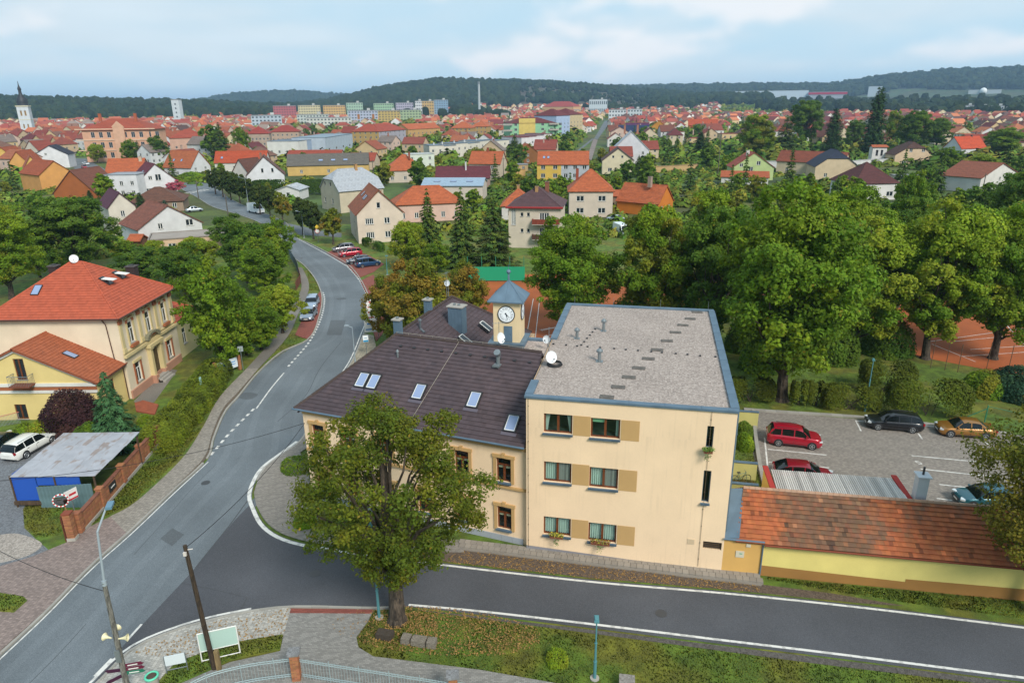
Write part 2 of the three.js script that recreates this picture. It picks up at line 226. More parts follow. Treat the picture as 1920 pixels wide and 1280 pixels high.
structure('pavement', slabPoly([...smooth([[-29.73,-72.35],[-29.62,-64.51],[-28.53,-58.13],[-27.85,-53.63],[-27.7,-51.74],[-27.86,-47.87],[-28.32,-44.47],[-29.06,-43.1]], 4), ...smooth([[-26.73,-40.98],[-26.61,-43.26],[-26.2,-47.44],[-25.93,-51.88],[-27.11,-56.46],[-28.22,-62.02],[-28.23,-65.56],[-28.41,-72.32]], 4)], -0.05, 0.09), mat('pavement_slabs', '#a59c90', { map: T.slabS, bumpMap: T.slabS, bumpScale: 0.008 }));
structure('footpath', slabPoly([...smooth([[-29.73,-72.35],[-30.14,-83.93],[-31.5,-94.12],[-32.57,-101.73],[-33.75,-108.15],[-36.07,-115.39],[-38.94,-122.74]], 4), ...smooth([[-37.77,-122.69],[-34.17,-113.45],[-32.53,-108.1],[-30.93,-100.19],[-30.13,-94.07],[-28.56,-83.88],[-28.41,-72.32]], 4)], -0.05, 0.085), pathGrey);
structure('forecourt', slabPoly([[-29.06,-43.1],[-26.73,-40.98],[-27.27,-37.23],[-27.59,-33.18],[-28.08,-29.89],[-28.58,-25.49],[-32.98,-25.55],[-38.61,-31.62],[-36.16,-34.93],[-33.11,-37.54],[-31.68,-38.51],[-30.01,-40.42],[-30.15,-41.29]], -0.05, 0.08), paverPink);
structure('yard', flatPoly([[-58.89,-48.9],[-53.14,-53.22],[-45.38,-55.21],[-42.79,-54.16],[-39.17,-55.07],[-37.52,-50.16],[-37.04,-46.87],[-36.13,-44.27],[-34.43,-41.87],[-32.66,-40.46],[-31.17,-39.36],[-31.68,-38.51],[-33.11,-37.54],[-36.16,-34.93],[-41.24,-31.25]], 0.0), mat('yard_gravel', '#7c8288', { map: T.gravel, bumpMap: T.gravelBump, bumpScale: 0.03 }));
structure('yard_patch', flatPoly(smooth([[-36.74,-40.66],[-34.94,-41.25],[-33.61,-40.91],[-31.9,-39.85],[-32.05,-38.8],[-33.42,-37.98],[-35.32,-37.74],[-36.74,-40.66]]), 0.006), mat('yard_concrete', '#b1aaa1', { map: T.gravel }));
structure('grass_island', slabPoly([[-33.47,-35.23],[-31.28,-34.91],[-29.61,-34.54],[-29.17,-34.21],[-29.29,-33.2],[-32.17,-33.47]], 0, 0.12), mat('lawn2', '#84903a', { map: T.grass }));
structure('parking_bay', slabPoly([[-27.79,-84.28],[-28.53,-89.27],[-29.73,-97.29],[-30.2,-106.02],[-28.57,-100.98],[-26.75,-92.66],[-25.47,-82.52],[-26.59,-83.18]], -0.05, 0.05), paverRed);
structure('parking_bay', slabPoly([[-36.59,-135.68],[-30.19,-124.93],[-25.9,-114.58],[-24.15,-118.77],[-23.36,-125.05],[-27.87,-133.23],[-35.08,-142.02]], -0.05, 0.05), paverRed);
structure('parking_bay', slabPoly([[-25.17,-112.33],[-21.84,-101.92],[-20.1,-92.93],[-16.89,-81.43],[-15.96,-90.28],[-19.28,-101.22],[-23.78,-116.78]], -0.05, 0.05), paverRed);
structure('bus_stop_pavement', slabPoly([[-19.01,-84.42],[-17.61,-83.52],[-16.53,-79.43],[-16.12,-72.29],[-15.48,-62.21],[-17.26,-55.92],[-18.61,-59.61],[-18.54,-66],[-18.28,-74.03]], -0.05, 0.09), mat('stop_slabs', '#b3a892', { map: T.slab }));
structure('corner_pavement', slabPoly([...smooth([[-19.77,-46.15],[-20.17,-49.29],[-19.3,-51.74],[-18.63,-53.43]], 4), ...[[-16.98,-50.61],[-15.22,-45.68],[-13.53,-41.5],[-9.57,-40.18],[-3.74,-39.84],[-3.3,-38.54],[-11.53,-39.26]], ...smooth([[-14.56,-40.15],[-16.22,-41.04],[-17.61,-42.35],[-19.01,-44.44]], 4)], -0.05, 0.1), mat('corner_slabs', '#a29a90', { map: T.paver, bumpMap: T.paver, bumpScale: 0.008 }));
structure('gate_forecourt', slabPoly([[-13.14,-33.32],[-8.25,-33.11],[-8.4,-32.24],[-8.81,-30.99],[-8.52,-30.19],[-7.59,-29.53],[-1.85,-28.53],[4.1,-27.11],[3.93,-25.7],[-18.6,-25.98],[-17.1,-27.86],[-15.17,-29.22],[-12.72,-29.98],[-12.91,-31.25]], -0.05, 0.07), paverGrey);
structure('pavement', slabPoly([[-22.04,-23.7],[-21.31,-27.57],[-20.63,-29.94],[-18.96,-31.34],[-17.2,-32.15],[-15.31,-32.82],[-13.12,-33.28],[-12.91,-31.25],[-15.43,-30.68],[-18.03,-29.3],[-18.48,-27.6],[-18.93,-24.22]], -0.05, 0.08), paverLight);
structure('paver_band', flatPoly([[-13.14,-33.32],[-8.26,-33.16],[-8.29,-32.8],[-13.14,-32.92]], 0.076), paverRed);
structure('dirt_verge', flatPoly([[-9.28,-38.64],[-3.67,-38.89],[5.97,-37.06],[14.99,-35.11],[19,-34.22],[22.83,-33.05],[20.47,-33.31],[12.74,-34.66],[4.98,-35.82],[-4.55,-37.67]], 0.0), mat('dirt', '#6b5d50', { map: T.gravel, bumpMap: T.gravelBump, bumpScale: 0.05 }));
structure('roadside_gravel', flatPoly([[-6.25,-33.26],[-2.63,-32.67],[4.46,-31.37],[11.39,-30.07],[15.82,-29.25],[25.66,-27.33],[25.42,-27],[15.63,-28.8],[11.28,-29.69],[4.43,-31.09],[-2.62,-32.5]], 0.0), mat('dirt2', '#63605c', { map: T.gravel, bumpMap: T.gravelBump, bumpScale: 0.05 }));
structure('car_park', flatPoly([[21.91,-60.29],[23.76,-59.76],[35.88,-57.16],[43.08,-54.85],[49.34,-52.7],[41.72,-38.7],[34.26,-40.65],[18.84,-44.66],[19.51,-48.98]], 0.0), mat('carpark_pavers', '#9d948a', { map: T.slabS, bumpMap: T.slabS, bumpScale: 0.01 }));
structure('tennis_court', flatPoly([[-10.86,-116.21],[31.07,-115.52],[53.25,-104.59],[80.1,-86.93],[70.29,-65.32],[53.34,-68.43],[46.32,-74.2],[44.47,-85.84],[33.31,-99.19],[8.26,-84.83],[1.56,-76.99],[-3.96,-81.01]], 0.0), mat('clay', '#cf6c2e', { map: T.asphalt }));
structure('garden_path', flatPoly([[-37.99,-63.8],[-38.95,-72.95],[-37.44,-72.25],[-35.83,-63.75],[-35.76,-61.47]], 0.0), pathGrey);
structure('grass_patch', slabPoly([[-18.02,-29.26],[-15.42,-30.64],[-12.96,-31.21],[-12.74,-30.06],[-15.2,-29.3],[-16.91,-28.03],[-18.18,-27.26],[-18.45,-27.27]], -0.02, 0.1), mat('lawn2', '#84903a', { map: T.grass }));
// streets of the town
const farAsphalt = mat('street_asphalt', '#80868a', { map: T.asphalt });
structure('street', flatPoly([[-252.09,-408.95],[-239.08,-403.3],[-179.37,-318.59],[-159.62,-283.17],[-156.7,-267.78],[-202.5,-331.44]], 0.0), farAsphalt);
structure('street', flatPoly([[-55.61,-172.59],[-44.5,-161.38],[-38.65,-157.58],[-37.43,-152.26],[-47.95,-156.11]], 0.002), farAsphalt);
structure('street', flatPoly([[36.06,-343.4],[38.84,-343.05],[66.31,-543.42],[64.94,-559.51]], 0.0), mat('street_brick', '#a39289', { map: T.asphalt }));
structure('street', flatPoly([[39.93,-427.25],[41.81,-426.96],[65.34,-559.43],[63.72,-559.76]], 0.0), farAsphalt); structure('street', flatPoly([[65.34,-559.43],[67.23,-551.03],[148.55,-1064.2],[139.64,-1067.74]], 0.004), farAsphalt);
structure('street', flatPoly([[-128.75,-270.62],[-133.03,-292.93],[-160.59,-326.75],[-157.45,-311.35]], 0.001), farAsphalt);

const lerpC = (pts, x) => { if (x <= pts[0][0]) return pts[0][1]; for (let i = 1; i < pts.length; i++) if (x <= pts[i][0]) { const t = (x - pts[i - 1][0]) / (pts[i][0] - pts[i - 1][0]); return pts[i - 1][1] + (pts[i][1] - pts[i - 1][1]) * t; } return pts[pts.length - 1][1]; };
// ---------------------------------------------------------------- walls with real openings, roofs laid in courses, windows
function facade(m, pts, holes, depth, xf, back) { // pts [u,v], holes [u0,v0,u1,v1]; xf(u,v,w) -> xyz, w outwards
  const cw = (r) => THREE.ShapeUtils.isClockWise(r) ? r.slice().reverse() : r;
  const o = cw(pts.map((p) => new THREE.Vector2(p[0], p[1]))), H = holes.map(([a, b, c, d]) => [[a, b], [a, d], [c, d], [c, b]].map((p) => new THREE.Vector2(...p)));
  const all = [...o, ...H.flat()];
  for (const [a, b, c] of THREE.ShapeUtils.triangulateShape(o.slice(), H.map((h) => h.slice()))) { const P = (i) => xf(all[i].x, all[i].y, 0), U = (i) => [all[i].x, all[i].y]; m.tri(P(a), P(b), P(c), U(a), U(b), U(c)); }
  for (const [a, b, c, d] of holes) for (const [p, q] of [[[a, b], [c, b]], [[c, b], [c, d]], [[c, d], [a, d]], [[a, d], [a, b]]]) m.quad(xf(...p, 0), xf(...p, -depth), xf(...q, -depth), xf(...q, 0));
}
function clip(poly, ax, v, keepGreater) { const r = []; for (let i = 0; i < poly.length; i++) { const a = poly[i], b = poly[(i + 1) % poly.length], A = keepGreater ? a[ax] >= v : a[ax] <= v, B = keepGreater ? b[ax] >= v : b[ax] <= v; if (A) r.push(a); if (A !== B) { const t = (v - a[ax]) / (b[ax] - a[ax]); const p = [a[0] + (b[0] - a[0]) * t, a[1] + (b[1] - a[1]) * t]; p[ax] = v; r.push(p); } } return r; }
const shade = (c, v) => { const k = 1 + rr(-v, v), h = rr(-v, v) * 0.25; return [Math.min(1, c.r * k * (1 + h)), Math.min(1, c.g * k), Math.min(1, c.b * k * (1 - h))]; };
function roofPlane(m, pts, color, o = {}) { // convex planar polygon, lower edge horizontal; o: course, tile, lip, thick, vary, tone(a,b,rnd)
  const { course = 0.36, tile = 1.6, lip = 0.035, thick = 0.14, vary = 0.12, tone } = o;
  const P = pts.map((p) => V3(...p)), n = V3(); for (let i = 0; i < P.length; i++) n.add(P[i].clone().sub(P[0]).cross(P[(i + 1) % P.length].clone().sub(P[0]))); n.normalize(); if (n.y < 0) { n.negate(); }
  const e = V3(0, 1, 0).cross(n).normalize(), s = n.clone().cross(e).normalize(); if (s.y < 0) { s.negate(); e.negate(); }
  const O = P[0], q = P.map((p) => [p.clone().sub(O).dot(e), p.clone().sub(O).dot(s)]);
  const X = (a, b, h) => O.clone().addScaledVector(e, a).addScaledVector(s, b).addScaledVector(n, h).toArray();
  const b0 = Math.min(...q.map((p) => p[1])), b1 = Math.max(...q.map((p) => p[1])), nc = Math.max(1, Math.round((b1 - b0) / course)), dh = (b1 - b0) / nc;
  for (let k = 0; k < nc; k++) {
    const lo = b0 + k * dh, hi = lo + dh, strip = clip(clip(q, 1, lo, true), 1, hi, false); if (strip.length < 3) continue;
    const a0 = Math.min(...strip.map((p) => p[0])), a1 = Math.max(...strip.map((p) => p[0])), nt = Math.max(1, Math.round((a1 - a0) / tile)), off = (k % 2) * 0.5 * tile;
    const start = Math.floor(a0 / tile) * tile - off;
    for (let a = start; a < a1; a += tile) {
      let t = clip(clip(strip, 0, a, true), 0, a + tile, false); if (t.length < 3) continue;
      m.color(tone ? tone(a + tile / 2, lo, color) : shade(color, vary)); const j = tile < 0.6 ? rr(0, 0.012) : 0;
      const h = (b) => lip * (1 - (b - lo) / dh) + j + 0.002;
      const pt = t.map((p) => X(p[0], p[1], h(p[1]))), uv = t;
      for (let i = 1; i < t.length - 1; i++) m.tri(pt[0], pt[i], pt[i + 1], uv[0], uv[i], uv[i + 1]);
      const low = t.filter((p) => p[1] - lo < 1e-4); if (low.length > 1) { const u0 = Math.min(...low.map((p) => p[0])), u1 = Math.max(...low.map((p) => p[0])); m.quad(X(u0, lo, 0), X(u1, lo, 0), X(u1, lo, lip + j), X(u0, lo, lip + j)); }
    }
  }
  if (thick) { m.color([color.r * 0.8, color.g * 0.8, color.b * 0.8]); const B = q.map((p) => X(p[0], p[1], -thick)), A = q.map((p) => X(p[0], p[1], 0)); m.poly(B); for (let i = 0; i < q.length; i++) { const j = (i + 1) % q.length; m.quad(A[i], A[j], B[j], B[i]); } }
}
function ridgeCaps(m, a, b, color, r = 0.11, step = 0.4) { const A = V3(...a), B = V3(...b), L = A.distanceTo(B), n = Math.max(1, Math.round(L / step)); for (let i = 0; i < n; i++) { const p = A.clone().lerp(B, i / n), q = A.clone().lerp(B, (i + 0.97) / n); m.color(shade(color, 0.12)); m.bar([p.x, p.y, p.z], [q.x, q.y, q.z], r, r * 0.86, 6); } }
const winGeo = new Map();
function winParts(w, h, style) { // frame facing +z, centre bottom at origin
  const k = [w.toFixed(2), h.toFixed(2), style]; const key = k.join(); if (winGeo.has(key)) return winGeo.get(key);
  const f = new MB(), g = new MB(), s = new MB(), b = Math.min(0.1, w * 0.1);
  const bar = (x0, x1, y0, y1, z = 0.03) => f.box((x0 + x1) / 2, y0, z / 2 - 0.02, x1 - x0, y1 - y0, z + 0.02);
  bar(-w / 2, w / 2, 0, b); bar(-w / 2, w / 2, h - b, h); bar(-w / 2, -w / 2 + b, b, h - b); bar(w / 2 - b, w / 2, b, h - b);
  const top = style === 't' ? h * 0.68 : h;
  if (style !== 'n') bar(-b * 0.7, b * 0.7, b, (style === 't' ? top : h - b), 0.045);
  if (style === 't') bar(-w / 2 + b, w / 2 - b, top - b * 0.5, top + b * 0.6, 0.045);
  if (style === 'm') { bar(-w / 4 - b * 0.5, -w / 4 + b * 0.5, b, h - b); bar(w / 4 - b * 0.5, w / 4 + b * 0.5, b, h - b); }
  g.quad([-w / 2, 0, 0.005], [w / 2, 0, 0.005], [w / 2, h, 0.005], [-w / 2, h, 0.005]);
  s.box(0, -0.04, 0.08, w + 0.12, 0.04, 0.24);
  const r = { f: f.build(), g: g.build(), s: s.build() }; winGeo.set(key, r); return r;
}
const farWin = new Map();
function farWinGeo(w, h) { const key = w.toFixed(1) + h.toFixed(1); if (farWin.has(key)) return farWin.get(key); const m = new MB(); m.color([0.03, 0.04, 0.05]).quad([-w / 2, 0, 0], [w / 2, 0, 0], [w / 2, h, 0], [-w / 2, h, 0]); m.color([0.55, 0.55, 0.53]); const b = 0.09; m.box(-w / 2 + b / 2, 0, 0.02, b, h, 0.04).box(w / 2 - b / 2, 0, 0.02, b, h, 0.04).box(0, 0, 0.02, b, h, 0.04).box(0, 0, 0.02, w, b, 0.038).box(0, h - b, 0.02, w, b, 0.038); const g = m.build(); farWin.set(key, g); return g; }
const farWinMat = mat('far_window', '#ffffff', { vertexColors: true, roughness: 0.25 });
function addWindow(parent, pos, ry, w, h, style = '2', frame = white, far = false, sill = true) {
  if (far) return part('window', farWinGeo(w, h), farWinMat, parent, pos, ry);
  const p = winParts(w, h, style), o = part('window', p.f, frame, parent, pos, ry); part('pane', p.g, glass, o); if (sill) part('sill', p.s, concrete, o); return o;
}
function chimney(parent, x, y, z, w, h, c = '#8d6a58', d = w) { const m = new MB(), k = C(c); m.color([k.r, k.g, k.b]).box(x, y, z, w, h, d); m.color([k.r * 0.8 + 0.05, k.g * 0.8 + 0.05, k.b * 0.8 + 0.05]).box(x, y + h, z, w + 0.16, 0.1, d + 0.16); m.color([0.06, 0.06, 0.06]).box(x, y + h + 0.1, z, w * 0.45, 0.12, d * 0.45); return part('chimney', m, mat('masonry', '#ffffff', { vertexColors: true, map: T.stucco }), parent); }
// a house: front middle at its base, local +z towards the viewer's street, body behind
function house(o) {
  const [cx, cz, w0, turn] = o.f, w = o.w ?? w0, d = o.d, h = o.h, rise = o.rise ?? 3, ov = o.ov ?? 0.4, far = !!o.far;
  const g = thing(o.n ?? 'house', o.L, o.cat ?? 'house', [cx, 0, cz], turn + (o.turn ?? 0), o.g);
  const wm = wallMat(o.wc ?? '#d8cfc0'), rc = C(o.rc ?? '#a3492c'), X = w / 2, frame = o.frame ?? white;
  const side = { f: [w, (u, v, q) => [u - X, v, q], 0, (u, v, q) => [u - X, v, q]], b: [w, (u, v, q) => [X - u, v, -d - q], Math.PI], r: [d, (u, v, q) => [X + q, v, -u], Math.PI / 2], l: [d, (u, v, q) => [-X - q, v, -d + u], -Math.PI / 2] };
  const holes = { f: [], b: [], l: [], r: [] }, spots = [];
  for (const e of o.W ?? []) {
    const [sd, ...a] = e; const s = sd[0], len = side[s][0];
    if (sd.endsWith('@')) { const [u, v, ww, wh, st] = a; spots.push([s, u, v, ww, wh, st]); }
    else { const [cols, rows, ww = 1, wh = 1.3, v0 = 1, dv = 2.8, st] = a; for (let i = 0; i < cols; i++) for (let j = 0; j < rows; j++) spots.push([s, len * (i + 0.5) / cols, v0 + j * dv, ww, wh, st]); }
  }
  const inset = 0.12;
  for (const [s, u, v, ww, wh] of spots) holes[s].push([u - ww / 2, v, u + ww / 2, v + wh]);
  const type = o.t ?? 'gx', m = new MB(), k = rise / (type === 'gz' ? X : d / 2);
  const gab = (len) => type === 'gx' || type === 'gz' ? [[0, 0], [len, 0], [len, h], [len / 2, h + rise], [0, h]] : [[0, 0], [len, 0], [len, h], [len * 0.75, h + rise * 0.5], [len * 0.25, h + rise * 0.5], [0, h]];
  const rect = (len) => [[0, 0], [len, 0], [len, h], [0, h]];
  const isG = (s) => ((type === 'gx' || type === 'hx') && (s === 'l' || s === 'r')) || ((type === 'gz' || type === 'hz') && (s === 'f' || s === 'b'));
  if (type === 'shed') { facade(m, rect(w), holes.f, inset, side.f[1]); facade(m, [[0, 0], [w, 0], [w, h + rise], [0, h + rise]], holes.b, inset, side.b[1]); facade(m, [[0, 0], [d, 0], [d, h + rise], [0, h]], holes.r, inset, side.r[1]); facade(m, [[0, 0], [d, 0], [d, h], [0, h + rise]], holes.l, inset, side.l[1]); }
  else for (const s of 'fblr') facade(m, isG(s) ? gab(side[s][0]) : rect(side[s][0]), holes[s], inset, side[s][1]);
  part('wall', m, wm, g);
  // roof
  const R = new MB(), ro = { course: far ? 0.8 : 0.36, tile: far ? 3 : 1.3, vary: o.vary ?? (far ? 0.1 : 0.13), thick: far ? 0.12 : 0.16, lip: far ? 0.03 : 0.035, ...(o.ro ?? {}) };
  const cap = (a, b) => { if (!far) ridgeCaps(R, a, b, rc); };
  let rm = roofMat;
  if (type === 'gx' || type === 'hx') {
    const kk = rise / (d / 2), el = h - ov * kk, hy = h + rise, gx = X + (o.gov ?? 0.3);
    if (type === 'gx') { roofPlane(R, [[-gx, el, ov], [gx, el, ov], [gx, hy, -d / 2], [-gx, hy, -d / 2]], rc, ro); roofPlane(R, [[gx, el, -d - ov], [-gx, el, -d - ov], [-gx, hy, -d / 2], [gx, hy, -d / 2]], rc, ro); cap([-gx, hy, -d / 2], [gx, hy, -d / 2]); }
    else { const c = rise * 0.5 / kk, my = h + rise * 0.5, ix = gx - Math.min(X * 0.6, d / 4); for (const s of [1, -1]) { const z = (q) => -d / 2 + s * (d / 2 + q); roofPlane(R, [[-gx, el, z(ov)], [gx, el, z(ov)], [gx, my, z(-d / 4)], [ix, hy, -d / 2], [-ix, hy, -d / 2], [-gx, my, z(-d / 4)]], rc, ro); roofPlane(R, [[s * gx, my, -d / 2 + d / 4], [s * gx, my, -d / 2 - d / 4], [s * ix, hy, -d / 2]], rc, ro); cap([s * gx, my, -d / 2 + d / 4], [s * ix, hy, -d / 2]); cap([s * gx, my, -d / 2 - d / 4], [s * ix, hy, -d / 2]); } cap([-ix, hy, -d / 2], [ix, hy, -d / 2]); }
  } else if (type === 'gz' || type === 'hz') {
    const kk = rise / X, el = h - ov * kk, hy = h + rise, z0 = o.gov ?? 0.3, z1 = -d - (o.gov ?? 0.3);
    if (type === 'gz') { roofPlane(R, [[X + ov, el, z0], [X + ov, el, z1], [0, hy, z1], [0, hy, z0]], rc, ro); roofPlane(R, [[-X - ov, el, z1], [-X - ov, el, z0], [0, hy, z0], [0, hy, z1]], rc, ro); cap([0, hy, z0], [0, hy, z1]); }
    else { const my = h + rise * 0.5, iz = Math.min(d * 0.3, X / 2); for (const s of [1, -1]) roofPlane(R, [[s * (X + ov), el, z0], [s * (X + ov), el, z1], [s * X / 2, my, z1], [0, hy, z1 + iz], [0, hy, z0 - iz], [s * X / 2, my, z0]], rc, ro); roofPlane(R, [[-X / 2, my, z0], [X / 2, my, z0], [0, hy, z0 - iz]], rc, ro); roofPlane(R, [[-X / 2, my, z1], [X / 2, my, z1], [0, hy, z1 + iz]], rc, ro); cap([0, hy, z0 - iz], [0, hy, z1 + iz]); for (const s of [1, -1]) cap([s * X / 2, my, z0], [0, hy, z0 - iz]); }
  } else if (type === 'hip') {
    const half = Math.min(X, d / 2), kk = rise / half, el = h - ov * kk, hy = h + rise, A = [-X - ov, el, ov], B = [X + ov, el, ov], D = [-X - ov, el, -d - ov], E = [X + ov, el, -d - ov];
    if (w >= d) { const p = [-X + half, hy, -d / 2], q = [X - half, hy, -d / 2]; roofPlane(R, [A, B, q, p], rc, ro); roofPlane(R, [E, D, p, q], rc, ro); roofPlane(R, [B, E, q], rc, ro); roofPlane(R, [D, A, p], rc, ro); if (w > d + 0.3) cap(p, q); cap(A, p); cap(D, p); cap(B, q); cap(E, q); }
    else { const p = [0, hy, -half], q = [0, hy, -d + half]; roofPlane(R, [A, B, p], rc, ro); roofPlane(R, [E, D, q], rc, ro); roofPlane(R, [B, E, q, p], rc, ro); roofPlane(R, [D, A, p, q], rc, ro); cap(p, q); cap(A, p); cap(B, p); cap(D, q); cap(E, q); }
  } else if (type === 'shed') { const kk = rise / d; roofPlane(R, [[-X - ov, h - ov * kk, ov], [X + ov, h - ov * kk, ov], [X + ov, h + rise + ov * kk, -d - ov], [-X - ov, h + rise + ov * kk, -d - ov]], rc, ro); }
  else { const c = shade(rc, 0.03); R.color(c); R.quad([-X + 0.2, h - 0.1, -0.2], [X - 0.2, h - 0.1, -0.2], [X - 0.2, h - 0.1, -d + 0.2], [-X + 0.2, h - 0.1, -d + 0.2]); R.color([c[0] * 0.8, c[1] * 0.8, c[2] * 0.8]); R.box(0, h - 0.18, -0.1 + ov * 0.3, w + ov * 0.6, 0.2, 0.25).box(0, h - 0.18, -d + 0.1 - ov * 0.3, w + ov * 0.6, 0.2, 0.25).box(-X + 0.1 - ov * 0.3, h - 0.18, -d / 2, 0.25, 0.197, d).box(X - 0.1 + ov * 0.3, h - 0.18, -d / 2, 0.25, 0.197, d); rm = o.rm ?? mat('flat_roofing', '#ffffff', { vertexColors: true, map: T.stucco }); }
  const roof = part('roof', R, o.rm ?? rm, g);
  for (const [x, z, cw, ch, cc, y] of o.ch ?? []) chimney(roof, x, y ?? h + rise * 0.35, z, cw, ch, cc);
  for (const [s, u, v, ww, wh, st] of spots) { const p = side[s][1](u, v, -0.1); addWindow(g, p, side[s][2], ww, wh, st ?? '2', frame, far, o.sill ?? true); }
  for (const [s, u, ww, wh, col] of o.doors ?? []) { const p = side[s][1](u, 0, 0.03); const m2 = new MB(); m2.box(0, 0, 0, ww, wh, 0.05); m2.box(ww * 0.35, wh * 0.45, 0.05, 0.04, 0.14, 0.05); part('door', m2, mat('door_' + col, col, { roughness: 0.6 }), g, p, side[s][2]); }
  // skylights lying on the roof: [plane f/b/l/r, x or z along, fraction up the slope, w, length]
  for (const [s, a, t, sw, sl] of o.sky ?? []) {
    const run = (s === 'f' || s === 'b') ? d / 2 : X, ang = Math.atan2(rise, run), q = run * (1 - t), y = h + rise * t, m2 = new MB();
    const grp = new THREE.Group(); m2.box(0, 0, 0, sw, 0.1, sl); const fr = part('skylight', m2, darkMetal, g); const gl = new MB(); gl.quad([-sw / 2 + 0.07, 0.104, sl / 2 - 0.08], [sw / 2 - 0.07, 0.104, sl / 2 - 0.08], [sw / 2 - 0.07, 0.104, -sl / 2 + 0.08], [-sw / 2 + 0.07, 0.104, -sl / 2 + 0.08]); part('pane', gl, skyTintGlass, fr);
    const yr = { f: 0, b: Math.PI, r: Math.PI / 2, l: -Math.PI / 2 }[s]; fr.rotation.order = 'YXZ'; fr.rotation.set(ang, yr, 0); const nrm = 0.03;
    if (s === 'f') fr.position.set(a, y + nrm, -d / 2 + q); if (s === 'b') fr.position.set(a, y + nrm, -d / 2 - q); if (s === 'r') fr.position.set(q, y + nrm, a); if (s === 'l') fr.position.set(-q, y + nrm, a);
  }
  return g;
}

// ---------------------------------------------------------------- the flat-roofed building with the peach wall
const clear = mat('clear_glass', '#e8f2ee', { physical: true, transmission: 1, roughness: 0.03, thickness: 0, specularIntensity: 1 });
const peach = mat('peach_render', '#f3d5b0', { map: T.streak, bumpMap: T.stucco, bumpScale: 0.01 }), tan = mat('tan_panel', '#c9a26a', { map: T.stucco });
const room = mat('room', '#2c3a35', {}), lace = mat('lace', '#cfe3da', { physical: true, transmission: 0.35, roughness: 1, thickness: 0 }), blind = mat('blind', '#b9bab6', { map: T.wood });
function curtainGeo(w, h, folds, amp = 0.03) { const m = new MB(), n = folds * 4; for (let i = 0; i < n; i++) { const a = -w / 2 + w * i / n, b = -w / 2 + w * (i + 1) / n, za = amp * Math.sin(i / n * folds * 6.283), zb = amp * Math.sin((i + 1) / n * folds * 6.283); m.quad([a, 0, za], [b, 0, zb], [b, h, zb], [a, h, za]); } return m; }
function litWindow(parent, x, y, z, ry, w, h, style, dress, o = {}) { // brown casement with a room behind it
  const p = winParts(w, h, style), fr = part('window', p.f, o.frame ?? brownFrame, parent, [x, y, z], ry);
  const pane = new MB(); pane.quad([-w / 2 + 0.02, 0.02, 0.002], [w / 2 - 0.02, 0.02, 0.002], [w / 2 - 0.02, h - 0.02, 0.002], [-w / 2 + 0.02, h - 0.02, 0.002]); part('pane', pane, clear, fr);
  const sill = new MB(); sill.box(0, -0.05, 0.2, w + 0.1, 0.035, 0.34); sill.box(0, -0.09, 0.36, w + 0.1, 0.075, 0.02); part('sill', sill, zinc, fr);
  const b = new MB(), D = 0.9, X = w / 2, q = (a, c, d, e) => b.quad(a, c, d, e); q([-X, 0, -D], [X, 0, -D], [X, h, -D], [-X, h, -D]); q([-X, 0, -D], [-X, 0, -0.03], [-X, h, -0.03], [-X, h, -D]); q([X, 0, -D], [X, 0, -0.03], [X, h, -0.03], [X, h, -D]); q([-X, 0, -D], [X, 0, -D], [X, 0, -0.03], [-X, 0, -0.03]); q([-X, h, -D], [X, h, -D], [X, h, -0.03], [-X, h, -0.03]); part('interior', b, room, fr);
  if (dress === 'drapes') for (const s of [-1, 1]) { const c = new MB(), n = 10; for (let i = 0; i < n; i++) { const y0 = h * i / n, y1 = h * (i + 1) / n, f = (t) => 0.2 + 0.16 * (t / h) ** 1.5; for (let k = 0; k < 6; k++) { const a = k / 6, e = (k + 1) / 6, zz = (t) => -0.16 + 0.03 * Math.sin(t * 19); c.quad([s * (X - f(y0) * a * w / 1.6), y0, zz(a)], [s * (X - f(y0) * e * w / 1.6), y0, zz(e)], [s * (X - f(y1) * e * w / 1.6), y1, zz(e)], [s * (X - f(y1) * a * w / 1.6), y1, zz(a)]); } } part('curtain', c, lace, fr); }
  if (dress === 'lace' || dress === 'net' || dress === 'laceblind') { const both = dress !== 'laceblind', c = part('curtain', curtainGeo(both ? w - 0.1 : w / 2 - 0.08, h - 0.1, both ? 12 : 6), lace, fr, [both ? 0 : -w / 4, 0.05, -0.14]); }
  if (dress === 'laceblind' || dress === 'blind') { const m = new MB(); for (let k = 0; k < 14; k++) m.box(0, h * k / 14, 0, w / 2 - 0.1, h / 14 - 0.012, 0.02); part('blind', m, blind, fr, [w / 4, 0, -0.08]); }
  if (dress === 'half') { const m = new MB(); m.box(-w / 4, h * 0.72, -0.1, w / 2 - 0.1, h * 0.26, 0.02); part('blind', m, mat('green_blind', '#8fc7a0'), fr); const c = new MB(); c.geo(curtainGeo(0.22, h - 0.1, 3).build(), new THREE.Matrix4().makeTranslation(w / 2 - 0.15, 0.05, -0.14)); part('curtain', c, lace, fr); }
  if (dress === 'topblind') { const m = new MB(); for (const s of [-1, 1]) m.box(s * w / 4, h * 0.52, -0.1, w / 2 - 0.14, h * 0.14, 0.02); part('blind', m, mat('cream_blind', '#d9d3b8'), fr); }
  return fr;
}
const leafMatA = mat('box_leaf', '#ffffff', { vertexColors: true, roughness: 0.8 });
function tuft(m, x, y, z, r, n, cols, size = 0.06, droop = 0) { for (let i = 0; i < n; i++) { const a = rr(0, 6.28), q = Math.acos(rr(-1, 1)), R = r * Math.cbrt(rnd()); const p = [x + R * Math.sin(q) * Math.cos(a), y + R * Math.cos(q) * 0.8 - droop * rnd(), z + R * Math.sin(q) * Math.sin(a)]; leafAt(m, p, size * rr(0.7, 1.3), pick(cols)); } }
